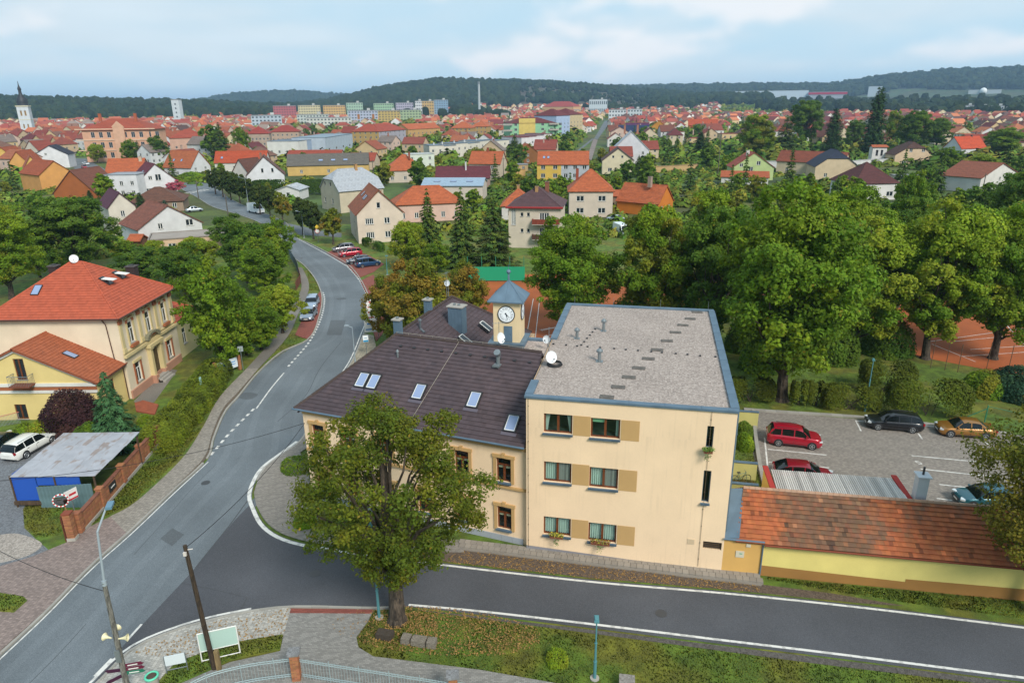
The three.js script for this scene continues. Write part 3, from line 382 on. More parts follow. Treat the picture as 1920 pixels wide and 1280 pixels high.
function leafAt(m, p, s, col, nrm) { let n = nrm ?? V3(rr(-1, 1), rr(-0.2, 1), rr(-1, 1)).normalize(); const u = V3(rr(-1, 1), rr(-1, 1), rr(-1, 1)).cross(n).normalize(), v = n.clone().cross(u); m.color(col); const A = (a, b) => [p[0] + u.x * a * s + v.x * b * s, p[1] + u.y * a * s + v.y * b * s, p[2] + u.z * a * s + v.z * b * s]; m.quad(A(-1, 0), A(0, -0.55), A(1, 0), A(0, 0.55), [[0, 0], [1, 0], [1, 1], [0, 1]]); }
const BH = 11.1, BT = -0.203, BD = 20.7, BW = 12.38, BO = [0.82, 0, -38.75];
const flatBuilding = thing('flat_roofed_building', 'three-storey peach building with a flat gravel roof and blue-grey parapet', 'building', BO, BT);
{
  const g = flatBuilding, m = new MB();
  const wins = [ // [rect, style, dress]
    [[1.1,8.72,2.86,10.01], '2', 'drapes'], [[3.97,8.65,5.74,9.96], '2', 'half'],
    [[1.12,5.3,2.86,6.72], '2', 'laceblind'], [[3.98,5.19,5.75,6.62], '2', 'laceblind'],
    [[1.12,1.39,2.89,2.74], '2', 'lace'], [[4.02,1.26,5.8,2.64], '2', 'lace'] ];
  const slots = [[[10.77,8.56,11.16,10], 'n', ''], [[10.8,4.88,11.24,7.07], 'n', '']];
  const grille = [11.14,1.6,12.26,2.15];
  const holes = [...wins, ...slots].map((e) => e[0]).concat([grille]);
  const xf = (u, v, q) => [u, v, q];
  facade(m, [[0, 0], [BW, 0], [BW, BH - 0.06], [0, BH - 0.06]], holes, 0.2, xf);
  facade(m, [[0, 0], [BD, 0], [BD, BH - 0.06], [0, BH - 0.06]], [], 0.2, (u, v, q) => [BW + q, v, -u]);
  facade(m, [[0, 0], [BD, 0], [BD, BH - 0.06], [0, BH - 0.06]], [], 0.2, (u, v, q) => [-q, v, -BD + u]);
  facade(m, [[0, 0], [BW, 0], [BW, BH - 0.06], [0, BH - 0.06]], [], 0.2, (u, v, q) => [BW - u, v, -BD - q]);
  part('wall', m, peach, g);
  for (const [[a, b, c, d], st, dress] of wins) litWindow(g, (a + c) / 2, b, -0.17, 0, c - a, d - b, st, dress);
  for (const [[a, b, c, d], st] of slots) litWindow(g, (a + c) / 2, b, -0.17, 0, c - a, d - b, 'n', '', { frame: zinc });
  const pan = [[0, 1], [1, 1.0], [2, 3], [3, 1], [4, 5], [5, 1]];
  wins.forEach(([[a, b, c, d]], i) => { const next = i % 2 === 0 ? wins[i + 1][0][0] : c + 1.16, bb = b - 0.06; const q = new MB(); q.box((c + next) / 2 + 0.02, bb + 0.03, 0.006, next - c - 0.06, d - bb - 0.03, 0.024); part('tan_panel', q, tan, g); });
  { const q = new MB(), [a, b, c, d] = grille; for (let i = 0; i < 9; i++) q.box(a + (c - a) * (i + 0.5) / 9, b, -0.12, 0.025, d - b, 0.02); for (let i = 0; i < 4; i++) q.box((a + c) / 2, b + (d - b) * (i + 0.5) / 4, -0.1, c - a, 0.025, 0.02); part('vent_grille', q, mat('rusty_bars', '#5d4a33'), g); const e = new MB(); e.quad([a, b, -0.19], [c, b, -0.19], [c, d, -0.19], [a, d, -0.19]); part('vent_shaft', e, darkMetal, g); }
  { const q = new MB(), [a, b, c, d] = [10.19,1.83,10.62,2.22]; for (let i = 0; i < 5; i++) q.box((a + c) / 2, b + (d - b) * (i + 0.2) / 5, 0.02, c - a, (d - b) / 8, 0.03); part('vent_louvre', q, mat('louvre', '#cdb898'), g); }
  for (const x of [0.14, 10.95]) { const q = new MB(); q.bar([x, 0.3, 0.05], [x, BH, 0.05], 0.012, 0.012, 5); for (let k = 0; k < 9; k++) q.box(x, 0.8 + k * 1.2, 0.03, 0.04, 0.05, 0.06); part('lightning_conductor', q, mat('conductor', '#7b6a55', { metalness: 0.4 }), g); }
  { const q = new MB(); q.poly([[0, 0, 0.03], [6, -0.02, 0.03], [BW, -0.3, 0.03], [BW, 0.02, 0.03], [0, 0.42, 0.03]]); part('plinth', q, mat('plinth_grey', '#8f8d92', { map: T.stucco }), g); }
  { const q = new MB(); for (const [x, z, a] of [[BW - 0.6, 0.02, 0]]) q.bar([BW + 0.09, 0.2, -0.4], [BW + 0.09, BH - 0.3, -0.4], 0.055); for (let k = 0; k < 4; k++) q.box(BW + 0.08, 1 + k * 2.8, -0.4, 0.16, 0.05, 0.16); part('downpipe', q, zinc, g); }
  // flat roof
  const roof = part('roof', new MB().quad([0.05, BH - 0.12, -0.05], [BW - 0.05, BH - 0.12, -0.05], [BW - 0.05, BH - 0.12, -BD + 0.05], [0.05, BH - 0.12, -BD + 0.05]), mat('roof_gravel', '#bdb2aa', { map: T.gravel, bumpMap: T.gravelBump, bumpScale: 0.06 }), g);
  const seamBox = (x0, z0, x1, z1, w) => { const L = Math.hypot(x1 - x0, z1 - z0), n = Math.round(L / 2), a = Math.atan2(-(z1 - z0), x1 - x0); for (let i = 0; i < n; i++) { const t = (i + 0.5) / n, q = new MB(); q.box(x0 + (x1 - x0) * t, BH - 0.13, z0 + (z1 - z0) * t, L / n - 0.012, 0.13 + rr(0, 0.006), w, a); q.box(x0 + (x1 - x0) * (i / n), BH - 0.13, z0 + (z1 - z0) * (i / n), 0.03, 0.155, w + 0.012, a); part('parapet_flashing', q, zinc, roof); } };
  seamBox(-0.08, -0.1, BW + 0.08, -0.1, 0.42); seamBox(-0.08, -BD + 0.1, BW + 0.08, -BD + 0.1, 0.4); seamBox(BW - 0.12, -0.35, BW - 0.12, -BD + 0.3, 0.5); seamBox(0.12, -0.35, 0.12, -2.6, 0.5); seamBox(0.12, -11, 0.12, -BD + 0.3, 0.5);
  const rp = (x, z) => { const c = Math.cos(BT), s = Math.sin(BT), dx = x - BO[0], dz = z - BO[2]; return [dx * c - dz * s, dx * s + dz * c]; };
  // old concrete slabs in a line across the gravel
  for (const [x, z] of [[15.69,-56.2], [14.66,-54.33], [13.67,-52.64], [12.67,-50.85], [11.58,-48.86], [10.45,-46.9], [9.48,-45.13], [8.5,-43.37], [7.58,-41.77], [6.65,-40.15], [5.73,-38.64]]) { const [a, b] = rp(x, z), q = new MB(); q.box(0, 0, 0, 0.86, 0.05, 0.5, rr(-0.08, 0.08)); part('stepping_slab', q, mat('old_slab', '#6a6762', { map: T.gravel }), roof, [a, BH - 0.12, b]); }
  { const q = new MB(); for (let k = 0; k < 14; k++) { const t = k / 13, P0 = [3.04,-48.41], P1 = [14.14,-45.36], [a, b] = rp(P0[0] + (P1[0] - P0[0]) * t, P0[1] + (P1[1] - P0[1]) * t); q.box(a + rr(-0.1, 0.1), BH - 0.12, b + rr(-0.05, 0.05), 0.14, 0.08, 0.14); } for (let k = 0; k < 6; k++) { const t = k / 5, P0 = [6.56,-51.85], P1 = [5.1,-48.11], [a, b] = rp(P0[0] + (P1[0] - P0[0]) * t, P0[1] + (P1[1] - P0[1]) * t); q.box(a, BH - 0.12, b, 0.14, 0.08, 0.14); } part('conductor_block', q, darkMetal, roof).userData.kind = 'stuff'; }
  for (const [x, z, hh, r] of [[7.17,-51.43, 0.75, 0.11], [4.93,-49.7, 0.6, 0.11], [6.02,-44.76, 0.7, 0.12]]) { const [a, b] = rp(x, z), q = new MB(); q.bar([0, 0, 0], [0, hh, 0], r, r, 12); q.bar([0, hh, 0], [0, hh + 0.12, 0], r * 1.9, r * 1.9, 14); q.bar([0, hh + 0.12, 0], [0, hh + 0.26, 0], r * 1.9, r * 0.6, 14); q.box(0, 0, 0, r * 4, 0.03, r * 4); part('vent_pipe', q.build(0.6), galv, roof, [a, BH - 0.12, b]); }
  for (const [x, z] of [[0.6, -BD], [4, -BD], [8, -BD], [BW - 0.4, -BD]]) { const q = new MB(); q.bar([x, BH - 0.1, z + 0.1], [x, BH + 0.75, z + 0.1], 0.018, 0.008, 5); part('lightning_rod', q, galv, roof); }
}
// flower boxes on the ground-floor and upper sills
{ const spot = (rect, dx, w, cols, label) => { const [a, b, c, d] = rect, u = a + (c - a) * dx, x = BO[0] + u * Math.cos(BT) + 0.3 * Math.sin(BT), z = BO[2] - u * Math.sin(BT) + 0.3 * Math.cos(BT); const t = thing('flower_box', label, 'flower box', [x, b, z], BT, 'flower boxes on the window sills'); const q = new MB(); q.box(0, 0, 0, w, 0.18, 0.18); part('trough', q, mat('terracotta', '#7a4630'), t); const l = new MB(); for (let k = -2; k <= 2; k++) tuft(l, k * w / 5, 0.28, 0.05, 0.18, 60, cols, 0.05); tuft(l, 0, 0.0, 0.14, 0.22, 70, [[0.1, 0.16, 0.04], [0.14, 0.2, 0.06]], 0.05, 0.35); part('foliage', l, leafMatA, t); };
  const G1 = [[0.5, 0.42, 0.03], [0.16, 0.22, 0.04], [0.1, 0.16, 0.03], [0.45, 0.36, 0.05]], G2 = [[0.12, 0.18, 0.04], [0.3, 0.2, 0.04], [0.5, 0.4, 0.04], [0.25, 0.06, 0.03]];
  spot([1.12,1.39,2.89,2.74], 0.5, 0.85, G1, 'flower box with yellow blooms under the window nearer the hip roof'); spot([4.02,1.26,5.8,2.64], 0.45, 1.2, G2, 'longer flower box with rust and yellow blooms on the right ground-floor sill'); spot([10.65,8.39,11.17,9.99], 0.5, 0.5, [[0.16, 0.26, 0.04], [0.12, 0.2, 0.03]], 'trailing green plant box in the narrow upper window'); }
// ---------------------------------------------------------------- the old corner house with the brown hip roof and the clock turret
const AO = [0.7, 0, -38.9], AT = -0.371;
const oldHouse = thing('corner_house', 'old peach corner house with a dark brown hip roof and clock turret', 'building', AO, AT);
{
  const g = oldHouse, R = new MB(), rc = C('#54464a');
  //@plane fa 989 1032 860 1011
  const rows = [];
  const wallW = 17.1, hE = 7.45, W = new MB();
  // windows on the street front: [u from right end, sill height]
  const wx = [-1.55, -4.55, -7.5, -10.4, -13.3, -15.9], up = 4.55, lo = 0.95, holes = [];
  for (const x of wx) { holes.push([x - 0.52, up, x + 0.52, up + 1.75]); holes.push([x - 0.52, lo, x + 0.52, lo + 1.75]); }
  facade(W, [[-wallW, 0], [0.1, 0], [0.1, hE], [-wallW, hE]], holes, 0.16, (u, v, q) => [u, v, -0.35 + q]);
  const lh = []; for (let k = 0; k < 6; k++) lh.push([2 + k * 3.1, up, 3.04 + k * 3.1, up + 1.75], [2 + k * 3.1, lo, 3.04 + k * 3.1, lo + 1.75]);
  facade(W, [[0, 0], [21.3, 0], [21.3, hE], [0, hE]], lh, 0.16, (u, v, q) => [-wallW - q, v, -21.65 + u]);
  facade(W, [[0, 0], [10.2, 0], [10.2, hE], [0, hE]], [], 0.16, (u, v, q) => [-6.9 - u, v, -21.65 - q]);
  facade(W, [[0, 0], [9.6, 0], [9.6, hE], [0, hE]], [], 0.16, (u, v, q) => [-6.9 + q, v, -12.05 - u]);
  facade(W, [[0, 0], [6, 0], [6, hE], [0, hE]], [], 0.16, (u, v, q) => [-0.9 - u, v, -12.05 - q]);
  part('wall', W, peach, g);
  for (const x of wx) for (const y of [up, lo]) {
    litWindow(g, x, y, -0.48, 0, 1.04, 1.75, 't', 'topblind');
    const s = new MB(), b = 0.2; s.box(x - 0.52 - b / 2, y - 0.05, -0.31, b, 1.85, 0.1).box(x + 0.52 + b / 2, y - 0.05, -0.31, b, 1.85, 0.1).box(x, y + 1.755, -0.3, 1.04 + 2 * b + 0.12, 0.22, 0.13).box(x, y + 1.8, -0.28, 0.22, 0.3, 0.16); part('window_surround', s, tan, g);
  }
  for (let k = 0; k < 6; k++) for (const y of [up, lo]) addWindow(g, [-wallW + 0.1, y, -21.65 + 2.52 + k * 3.1], -Math.PI / 2, 1.04, 1.75, 't', brownFrame);
  { const s = new MB(); s.box(-8.5, up - 0.42, -0.3, 17, 0.16, 0.2); part('string_course', s, tan, g); const s2 = new MB(); s2.box(-8.5, hE - 0.4, -0.28, 17.1, 0.2, 0.16).box(-8.5, hE - 0.22, -0.24, 17.2, 0.14, 0.26); part('cornice', s2, tan, g); }
  for (let k = 0; k < 22; k++) { const q = new MB(); q.box(-0.6 - k * 0.78, 0, -0.325, 0.766, 0.46, 0.05); part('plinth_panel', q, mat('plinth_panel', '#a7acb2', { map: T.stucco }), g); }
  { const q = new MB(); q.bar([-17.6, hE - 0.02, 0.06], [0, hE - 0.02, 0.06], 0.07, 0.07, 8); q.bar([-17.62, hE - 0.02, 0.06], [-17.62, hE - 0.02, -21.9], 0.07, 0.07, 8); part('gutter', q, zinc, g); }
  const ro = { course: 0.33, tile: 0.42, lip: 0.04, vary: 0.1, thick: 0.12, tone: (a, b, c) => { const p = perlin.noise(a * 0.25, b * 0.3, 4.2); return shade(new THREE.Color(c.r * (1 + 0.22 * p), c.g * (1 + 0.2 * p), c.b * (1 + 0.16 * p)), rnd() < 0.05 ? 0.28 : 0.09); } };
  const eL = [-17.5, hE, 0], rL = [-12.5, 11.6, -6.2], ap = [-13.2, 11.6, -17.3];
  roofPlane(R, [eL, [0, hE, 0], [-0.95, 11.6, -6.2], rL], rc, ro);
  roofPlane(R, [[-17.5, hE, -22], eL, rL, ap], rc, ro); roofPlane(R, [[-17.5, hE, -22], ap, [-7.3, hE, -22]], rc, ro);
  roofPlane(R, [rL, [-6.5, hE, -12.4], [-7.3, hE, -22], ap], rc, ro); roofPlane(R, [rL, [-0.95, 11.6, -6.2], [-1.9, hE, -12.4], [-6.5, hE, -12.4]], rc, ro);
  const cc = C('#4c3d38'); for (const [a, b] of [[eL, rL], [rL, [-0.95, 11.6, -6.2]], [rL, ap], [ap, [-7.3, hE, -22]], [ap, [-17.5, hE, -22]]]) ridgeCaps(R, a, b, cc, 0.13, 0.38);
  const roof = part('roof', R, roofMat, g);
  const slope = Math.atan2(4.15, 6.2);
  const skylight = (x, y, z, w, l, blindCol, pane2) => { const q = new MB(); q.box(-w / 2 + 0.04, 0, 0, 0.08, 0.13, l).box(w / 2 - 0.04, 0, 0, 0.08, 0.13, l).box(0, 0, -l / 2 + 0.05, w - 0.16, 0.15, 0.1).box(0, 0, l / 2 - 0.03, w - 0.16, 0.12, 0.06); const f = part('roof_window', q, darkMetal, roof, [x, y + 0.02, z]); f.rotation.x = slope; const gl = new MB(); gl.quad([-w / 2 + 0.08, 0.1, l / 2 - 0.06], [w / 2 - 0.08, 0.1, l / 2 - 0.06], [w / 2 - 0.08, 0.1, -l / 2 + 0.1], [-w / 2 + 0.08, 0.1, -l / 2 + 0.1]); part('pane', gl, skyTintGlass, f); const wf = new MB(); const a = w / 2 - 0.1, b = l / 2 - 0.1; wf.box(-a, 0.085, 0, 0.05, 0.03, 2 * b).box(a, 0.085, 0, 0.05, 0.03, 2 * b).box(0, 0.085, -b, 2 * a, 0.028, 0.05).box(0, 0.085, b, 2 * a, 0.028, 0.05); part('sash', wf, white, f); const ap2 = new MB(); ap2.box(0, -0.02, l / 2 + 0.14, w + 0.2, 0.05, 0.24); part('apron_flashing', ap2, mat('dark_flashing', '#57505a', { roughness: 0.6 }), f); return f; };
  for (const [x, y, z] of [[-13.29, 9.16, -2.56], [-12.34, 9.16, -2.56], [-8.59, 9.02, -2.35], [-4.44, 9.03, -2.37], [-1.3, 8.3, -1.27]]) skylight(x, y + 0.03, z, 0.86, 1.3);
  for (const [x, y, z, open] of [[-9.45, 9.49, -16.0], [-9.5, 9.55, -11.9]]) { const q = new MB(); q.box(0, 0.02, 0, 1.2, 0.1, 0.75); const f = part('roof_window', q, darkMetal, roof, [x, y + 0.06, z]); f.rotation.z = -Math.atan2(4.15, 6); const gl = new MB(); gl.quad([-0.52, 0.13, 0.3], [0.52, 0.13, 0.3], [0.52, 0.13, -0.3], [-0.52, 0.13, -0.3]); part('pane', gl, glass, f); const wf = new MB(); wf.box(0, 0.12, -0.33, 1.1, 0.03, 0.06).box(0, 0.12, 0.33, 1.1, 0.03, 0.06).box(-0.55, 0.12, 0, 0.06, 0.028, 0.6); part('sash', wf, white, f); }
  const stack = (x, y, z, w, d, h2, pots) => { const q = new MB(); q.box(0, -0.8, 0, w, h2 + 0.8, d); for (let k = 1; k < Math.max(2, w / 0.28); k++) q.box(-w / 2 + k * w / Math.max(2, Math.round(w / 0.28)), -0.8, 0, 0.02, h2 + 0.8, d + 0.03); const c = part('chimney', q, zinc, roof, [x, y, z]); const k2 = new MB(); k2.box(0, h2, 0, w + 0.2, 0.09, d + 0.2); part('chimney_cap', k2, concrete, c); const p2 = new MB(); for (let i = 0; i < pots; i++) p2.bar([(i - (pots - 1) / 2) * 0.4, h2 + 0.09, 0], [(i - (pots - 1) / 2) * 0.4, h2 + 0.22, 0], 0.11, 0.11, 10); part('chimney_pot', p2, galv, c); };
  stack(-10.75, 10.3, -13.2, 1.25, 0.9, 1.75, 2); stack(-12.5, 11.5, -6.6, 0.52, 0.5, 1.15, 1); stack(-13.1, 11.55, -12.6, 0.55, 0.5, 1.0, 1);
  { const q = new MB(); q.bar([-12.0, 11.2, -9.1], [-11.6, 11.0, -9.0], 0.1, 0.1, 8); q.bar([-12.0, 11.15, -9.1], [-12.0, 11.9, -9.1], 0.09, 0.09, 8); q.bar([-12.0, 11.9, -9.1], [-12.0, 12.02, -9.1], 0.16, 0.12, 10); part('vent_pipe', q, mat('lead', '#646b70', { metalness: 0.4, roughness: 0.5 }), roof); }
  { const q = new MB(); q.bar([-11.45, 10.4, -4.55], [-11.45, 10.95, -4.55], 0.07, 0.07, 8); q.bar([-11.45, 10.95, -4.55], [-11.45, 11.1, -4.55], 0.12, 0.05, 10); part('vent_pipe', q, galv, roof); }
  { const q = new MB(); q.bar([-3.74, 10.85, -5.0], [-3.74, 11.5, -5.0], 0.14, 0.14, 10); q.bar([-3.74, 11.5, -5.0], [-3.74, 11.75, -4.8], 0.2, 0.24, 12); q.box(-3.74, 10.72, -4.85, 0.5, 0.12, 0.7); part('vent_cowl', q, galv, roof); }
  for (let k = 0; k < 10; k++) { const q = new MB(), x = -11.6 + k * 1.12, z = -5.35; q.box(0, 0, 0, 0.2, 0.1, 0.14); const f = part('vent_tile', q, darkMetal, roof, [x, hE + 4.15 * (-z / 6.2) + 0.02, z]); f.rotation.x = slope; }
  { const q = new MB(); q.bar([-7.24, 11.66, -6.1], [-8.35, hE + 0.1, 0.02], 0.016, 0.016, 5); q.bar([-12.4, 11.82, -6.2], [-1, 11.8, -6.2], 0.014, 0.014, 5); for (let k = 0; k < 12; k++) q.bar([-12.4 + k, 11.6, -6.2], [-12.4 + k, 11.84, -6.2], 0.014, 0.014, 4); part('lightning_conductor', q, mat('conductor2', '#a29a8c', { metalness: 0.3 }), roof); }
  // clock turret
  const tw = new MB(), w = 1.95, by = 9.2, ty = 14.45; const tx = -4.5, tz = -9.1, tr = 0.17;
  tw.box(0, by, 0, w, ty - by, w); const tower = part('clock_tower', tw, mat('peach_plain', '#f0d6aa', { map: T.stucco }), g, [tx, 0, tz], tr);
  { const q = new MB(), o = 1.32, a = 1.3; const c = [[-o, ty, o], [o, ty, o], [o, ty, -o], [-o, ty, -o]], t = [0, ty + a, 0]; for (let i = 0; i < 4; i++) { const p = c[i], n2 = c[(i + 1) % 4]; q.tri(p, n2, t); q.quad([p[0], ty - 0.09, p[2]], [n2[0], ty - 0.09, n2[2]], n2, p); q.bar(p, t, 0.03, 0.03, 5); const mid = [(p[0] + n2[0]) / 2, ty, (p[2] + n2[2]) / 2]; q.bar(mid, t, 0.018, 0.018, 4); } q.poly(c.map((p) => [p[0], ty - 0.09, p[2]])); part('tower_roof', q, zinc, tower);
    const f = new MB(); f.bar([0, ty + a - 0.15, 0], [0, ty + a + 0.75, 0], 0.09, 0.05, 10); f.geo(new THREE.SphereGeometry(0.16, 14, 10), new THREE.Matrix4().makeTranslation(0, ty + a + 0.62, 0)); f.bar([0, ty + a + 0.7, 0], [0, ty + a + 1.15, 0], 0.02, 0.01, 5); part('finial', f.build(0.7), zinc, tower);
    const s = new MB(); s.box(0, ty - 0.2, 0, w + 0.1, 0.12, w + 0.1); part('tower_cornice', s, tan, tower);
    const k = new MB(); k.box(0, 11.2, 0, w + 0.75, 0.12, w + 0.75).box(0, 10.2, 0, w + 0.5, 1.0, w + 0.5); part('tower_flashing', k, zinc, tower);
    const d = new MB(); d.box(0.12, 11.36, w / 2 + 0.02, 0.62, 1.2, 0.05); d.box(0.34, 11.9, w / 2 + 0.06, 0.04, 0.12, 0.04); part('tower_hatch', d, zinc, tower); }
  const cv = document.createElement('canvas'); cv.width = cv.height = 512; const x = cv.getContext('2d'); x.fillStyle = '#e9edf0'; x.fillRect(0, 0, 512, 512); x.fillStyle = '#14161a'; x.font = 'bold 62px serif'; x.textAlign = 'center'; x.textBaseline = 'middle';
  ['XII', 'I', 'II', 'III', 'IIII', 'V', 'VI', 'VII', 'VIII', 'IX', 'X', 'XI'].forEach((t, i) => { const a = i / 12 * 6.2832; x.save(); x.translate(256 + Math.sin(a) * 188, 256 - Math.cos(a) * 188); x.rotate(a); x.fillText(t, 0, 0); x.restore(); });
  x.strokeStyle = '#14161a'; x.lineWidth = 5; x.beginPath(); x.arc(256, 256, 142, 0, 6.3); x.stroke();
  const ct = new THREE.CanvasTexture(cv); ct.colorSpace = THREE.SRGBColorSpace; const dialMat = mat('dial', '#ffffff', { map: ct, roughness: 0.4 });
  for (const a of [0, Math.PI / 2, Math.PI, -Math.PI / 2]) { const c = part('clock_face', new THREE.CircleGeometry(0.6, 40), dialMat, tower); c.rotation.y = a; c.position.set(Math.sin(a) * (w / 2 + 0.05), ty - 1.0, Math.cos(a) * (w / 2 + 0.05)); const rim = part('clock_rim', new THREE.TorusGeometry(0.61, 0.035, 8, 40), darkMetal, c); const hd = new MB(); const hand = (an, l, wd, z) => { const dx = Math.sin(an), dy = Math.cos(an); hd.quad([-dx * 0.12 - dy * wd, -dy * 0.12 + dx * wd, z], [dx * l, dy * l, z], [dx * l, dy * l, z], [-dx * 0.12 + dy * wd, -dy * 0.12 - dx * wd, z]); hd.tri([-dx * 0.12 - dy * wd, -dy * 0.12 + dx * wd, z], [dx * l, dy * l, z], [-dx * 0.12 + dy * wd, -dy * 0.12 - dx * wd, z]); }; hand(2.35, 0.34, 0.045, 0.02); hand(2.88, 0.5, 0.035, 0.028); part('clock_hands', hd, darkMetal, c); }
  // low flat link roof behind the ridge, beside the turret
  { const q = new MB(); q.box(-2.6, hE, -8.6, 3.0, 3.35, 4.4, 0.17); part('link_block', q, mat('link', '#c4b7ae', { map: T.gravel }), g); const f = new MB(); f.box(-2.6, hE + 3.35, -10.7, 3.2, 0.16, 0.4, 0.17).box(-3.95, hE + 3.35, -8.4, 0.35, 0.155, 4.2, 0.17); part('parapet_flashing', f, zinc, g); }
}
function dish(label, [x, y, z], turn, r, mast, group) { const t = thing('satellite_dish', label, 'satellite dish', [x, y, z], turn, group); const q = new MB(); q.bar([0, 0, 0], [0, mast, 0], 0.03, 0.03, 6); part('mast', q, galv, t); const pts = []; for (let i = 0; i <= 8; i++) pts.push(new THREE.Vector2(r * i / 8, r * 0.22 * (i / 8) ** 2)); const d = part('reflector', new THREE.LatheGeometry(pts, 24), mat('dish_white', '#d9dbdc', { roughness: 0.45 }), t, [0, mast + r * 0.2, 0.12]); d.rotation.x = 1.25; const a = new MB(); a.bar([0, mast + r * 0.2 - r, 0.16], [0, mast + r * 0.1, 0.12 + r], 0.015, 0.015, 5); a.box(0, mast + r * 0.05, 0.12 + r, 0.07, 0.1, 0.1); part('feed_arm', a, galv, t); return t; }
dish('white satellite dish beside the flat roof edge above the brown tiles', [2.55,11,-43.94], 0.5, 0.42, 0.6, 'dishes by the roof edge'); dish('smaller white dish on the mast with aerials at the flat roof edge', [2.61,11,-47.83], -0.6, 0.3, 0.55, 'dishes by the roof edge');
dish('white dish on the post in front of the clock turret', [-0.92,11.2,-46.25], 0.9, 0.4, 1.0); dish('round drum dish on the mast at the top of the brown hip roof', [-5.62,11.6,-59.77], -0.4, 0.27, 1.2);
function aerial(label, [x, y, z], h, arms, turn) { const t = thing('aerial', label, 'aerial', [x, y, z], turn, 'roof aerials'); const q = new MB(); q.bar([0, 0, 0], [0, h, 0], 0.025, 0.02, 6); part('mast', q, galv, t); for (const [yy, l, n] of arms) { const b = new MB(); b.bar([-l / 2, yy, 0], [l / 2, yy, 0], 0.014, 0.014, 4); for (let i = 0; i < n; i++) b.bar([-l / 2 + l * i / (n - 1), yy, -0.25 + 0.1 * i / n], [-l / 2 + l * i / (n - 1), yy, 0.25 - 0.1 * i / n], 0.008, 0.008, 4); part('antenna', b, galv, t); } return t; }
aerial('aerial mast with two antennas at the edge of the flat gravel roof', [2.56,11,-45.38], 2.3, [[2.2, 1.3, 9], [1.7, 0.9, 6]], 0.5); aerial('tall aerial mast on the apex of the brown hip roof', [-5.75,11.6,-59.6], 2.3, [[1.5, 0.9, 4], [2.2, 0.7, 3]], 1.2); aerial('post with a short antenna beside the turret hatch', [-0.93,11,-47.37], 2.1, [[2.0, 0.9, 5]], 0.1);
{ const t = thing('hose_coil', 'coil of black hose lying on the gravel roof by the dishes', 'hose', [2.89,11.02,-44.08]); for (let k = 0; k < 3; k++) { const r = part('loop', new THREE.TorusGeometry(0.5 - k * 0.03, 0.045, 8, 30), mat('rubber', '#18181a', { roughness: 0.6 }), t, [0, 0.05 + k * 0.05, 0]); r.rotation.x = Math.PI / 2; } }
// raised block paving along the foot of the buildings
{ const m = new MB(); const a = [-3.66,-39.72], b = [15.21,-35.76]; const L = Math.hypot(b[0] - a[0], b[1] - a[1]), an = Math.atan2(-(b[1] - a[1]), b[0] - a[0]), ux = (b[0] - a[0]) / L, uz = (b[1] - a[1]) / L, nx = -uz, nz = ux; const n = Math.round(L / 0.4); for (let i = 0; i < n; i++) for (let j = 0; j < 2; j++) { const s = (i + 0.5 + (j % 2) * 0.3) * L / n, o = 0.1 + j * 0.42; const k = rr(0.74, 0.94); m.color([k, k * 0.98, k * 0.95]); m.box(a[0] + ux * s + nx * o, -0.02, a[1] + uz * s + nz * o, L / n - 0.02, 0.2 + rr(0, 0.015), 0.4, an); } m.color([0.75, 0.73, 0.7]).box((a[0] + b[0]) / 2 + nx * 0.75, -0.02, (a[1] + b[1]) / 2 + nz * 0.75, L, 0.1, 0.24, an); const o = structure('plinth_paving', m, mat('block_paving', '#a29a90', { vertexColors: true, map: T.stucco })); }

// ---------------------------------------------------------------- trees: trunk and limbs, crown of many small leaves
class Leaves {
  constructor(n) { this.p = new Float32Array(n * 12); this.n = new Float32Array(n * 12); this.c = new Float32Array(n * 12); this.i = new Uint32Array(n * 6); this.k = 0; this.max = n; }
  add(x, y, z, nx, ny, nz, s, col, asp = 0.6, dx, dy, dz) {
    if (this.k >= this.max) return; const k = this.k++, l = Math.hypot(nx, ny, nz) || 1; nx /= l; ny /= l; nz /= l;
    let ux = dx ?? rnd() - 0.5, uy = dy ?? rnd() - 0.5, uz = dz ?? rnd() - 0.5; const d = ux * nx + uy * ny + uz * nz; ux -= d * nx; uy -= d * ny; uz -= d * nz; const m = Math.hypot(ux, uy, uz) || 1; ux /= m; uy /= m; uz /= m;
    const vx = (ny * uz - nz * uy) * asp, vy = (nz * ux - nx * uz) * asp, vz = (nx * uy - ny * ux) * asp, P = this.p, o = k * 12;
    const q = [[-1, 0], [0.1, -1], [1, 0], [0.1, 1]];
    for (let j = 0; j < 4; j++) { const [a, b] = q[j]; P[o + j * 3] = x + (ux * a + vx * b) * s; P[o + j * 3 + 1] = y + (uy * a + vy * b) * s; P[o + j * 3 + 2] = z + (uz * a + vz * b) * s; this.n[o + j * 3] = nx; this.n[o + j * 3 + 1] = ny; this.n[o + j * 3 + 2] = nz; this.c[o + j * 3] = col[0]; this.c[o + j * 3 + 1] = col[1]; this.c[o + j * 3 + 2] = col[2]; }
    this.i.set([k * 4, k * 4 + 1, k * 4 + 2, k * 4, k * 4 + 2, k * 4 + 3], k * 6);
  }
  build() { const g = new THREE.BufferGeometry(), k = this.k; for (const [n, a] of [['position', this.p], ['normal', this.n], ['color', this.c]]) g.setAttribute(n, new THREE.BufferAttribute(a.slice(0, k * 12), 3)); g.setIndex(new THREE.BufferAttribute(this.i.slice(0, k * 6), 1)); return g; }
}
const leafMat = mat('leaves', '#ffffff', { vertexColors: true, roughness: 0.75, physical: true, transmission: 0.5, thickness: 0, specularIntensity: 0.2 }), needleMat = mat('needles', '#ffffff', { vertexColors: true, roughness: 0.85, physical: true, specularIntensity: 0.2 });
const barkMat = mat('bark', '#6f6152', { map: T.bark, bumpMap: T.bark, bumpScale: 0.03 });
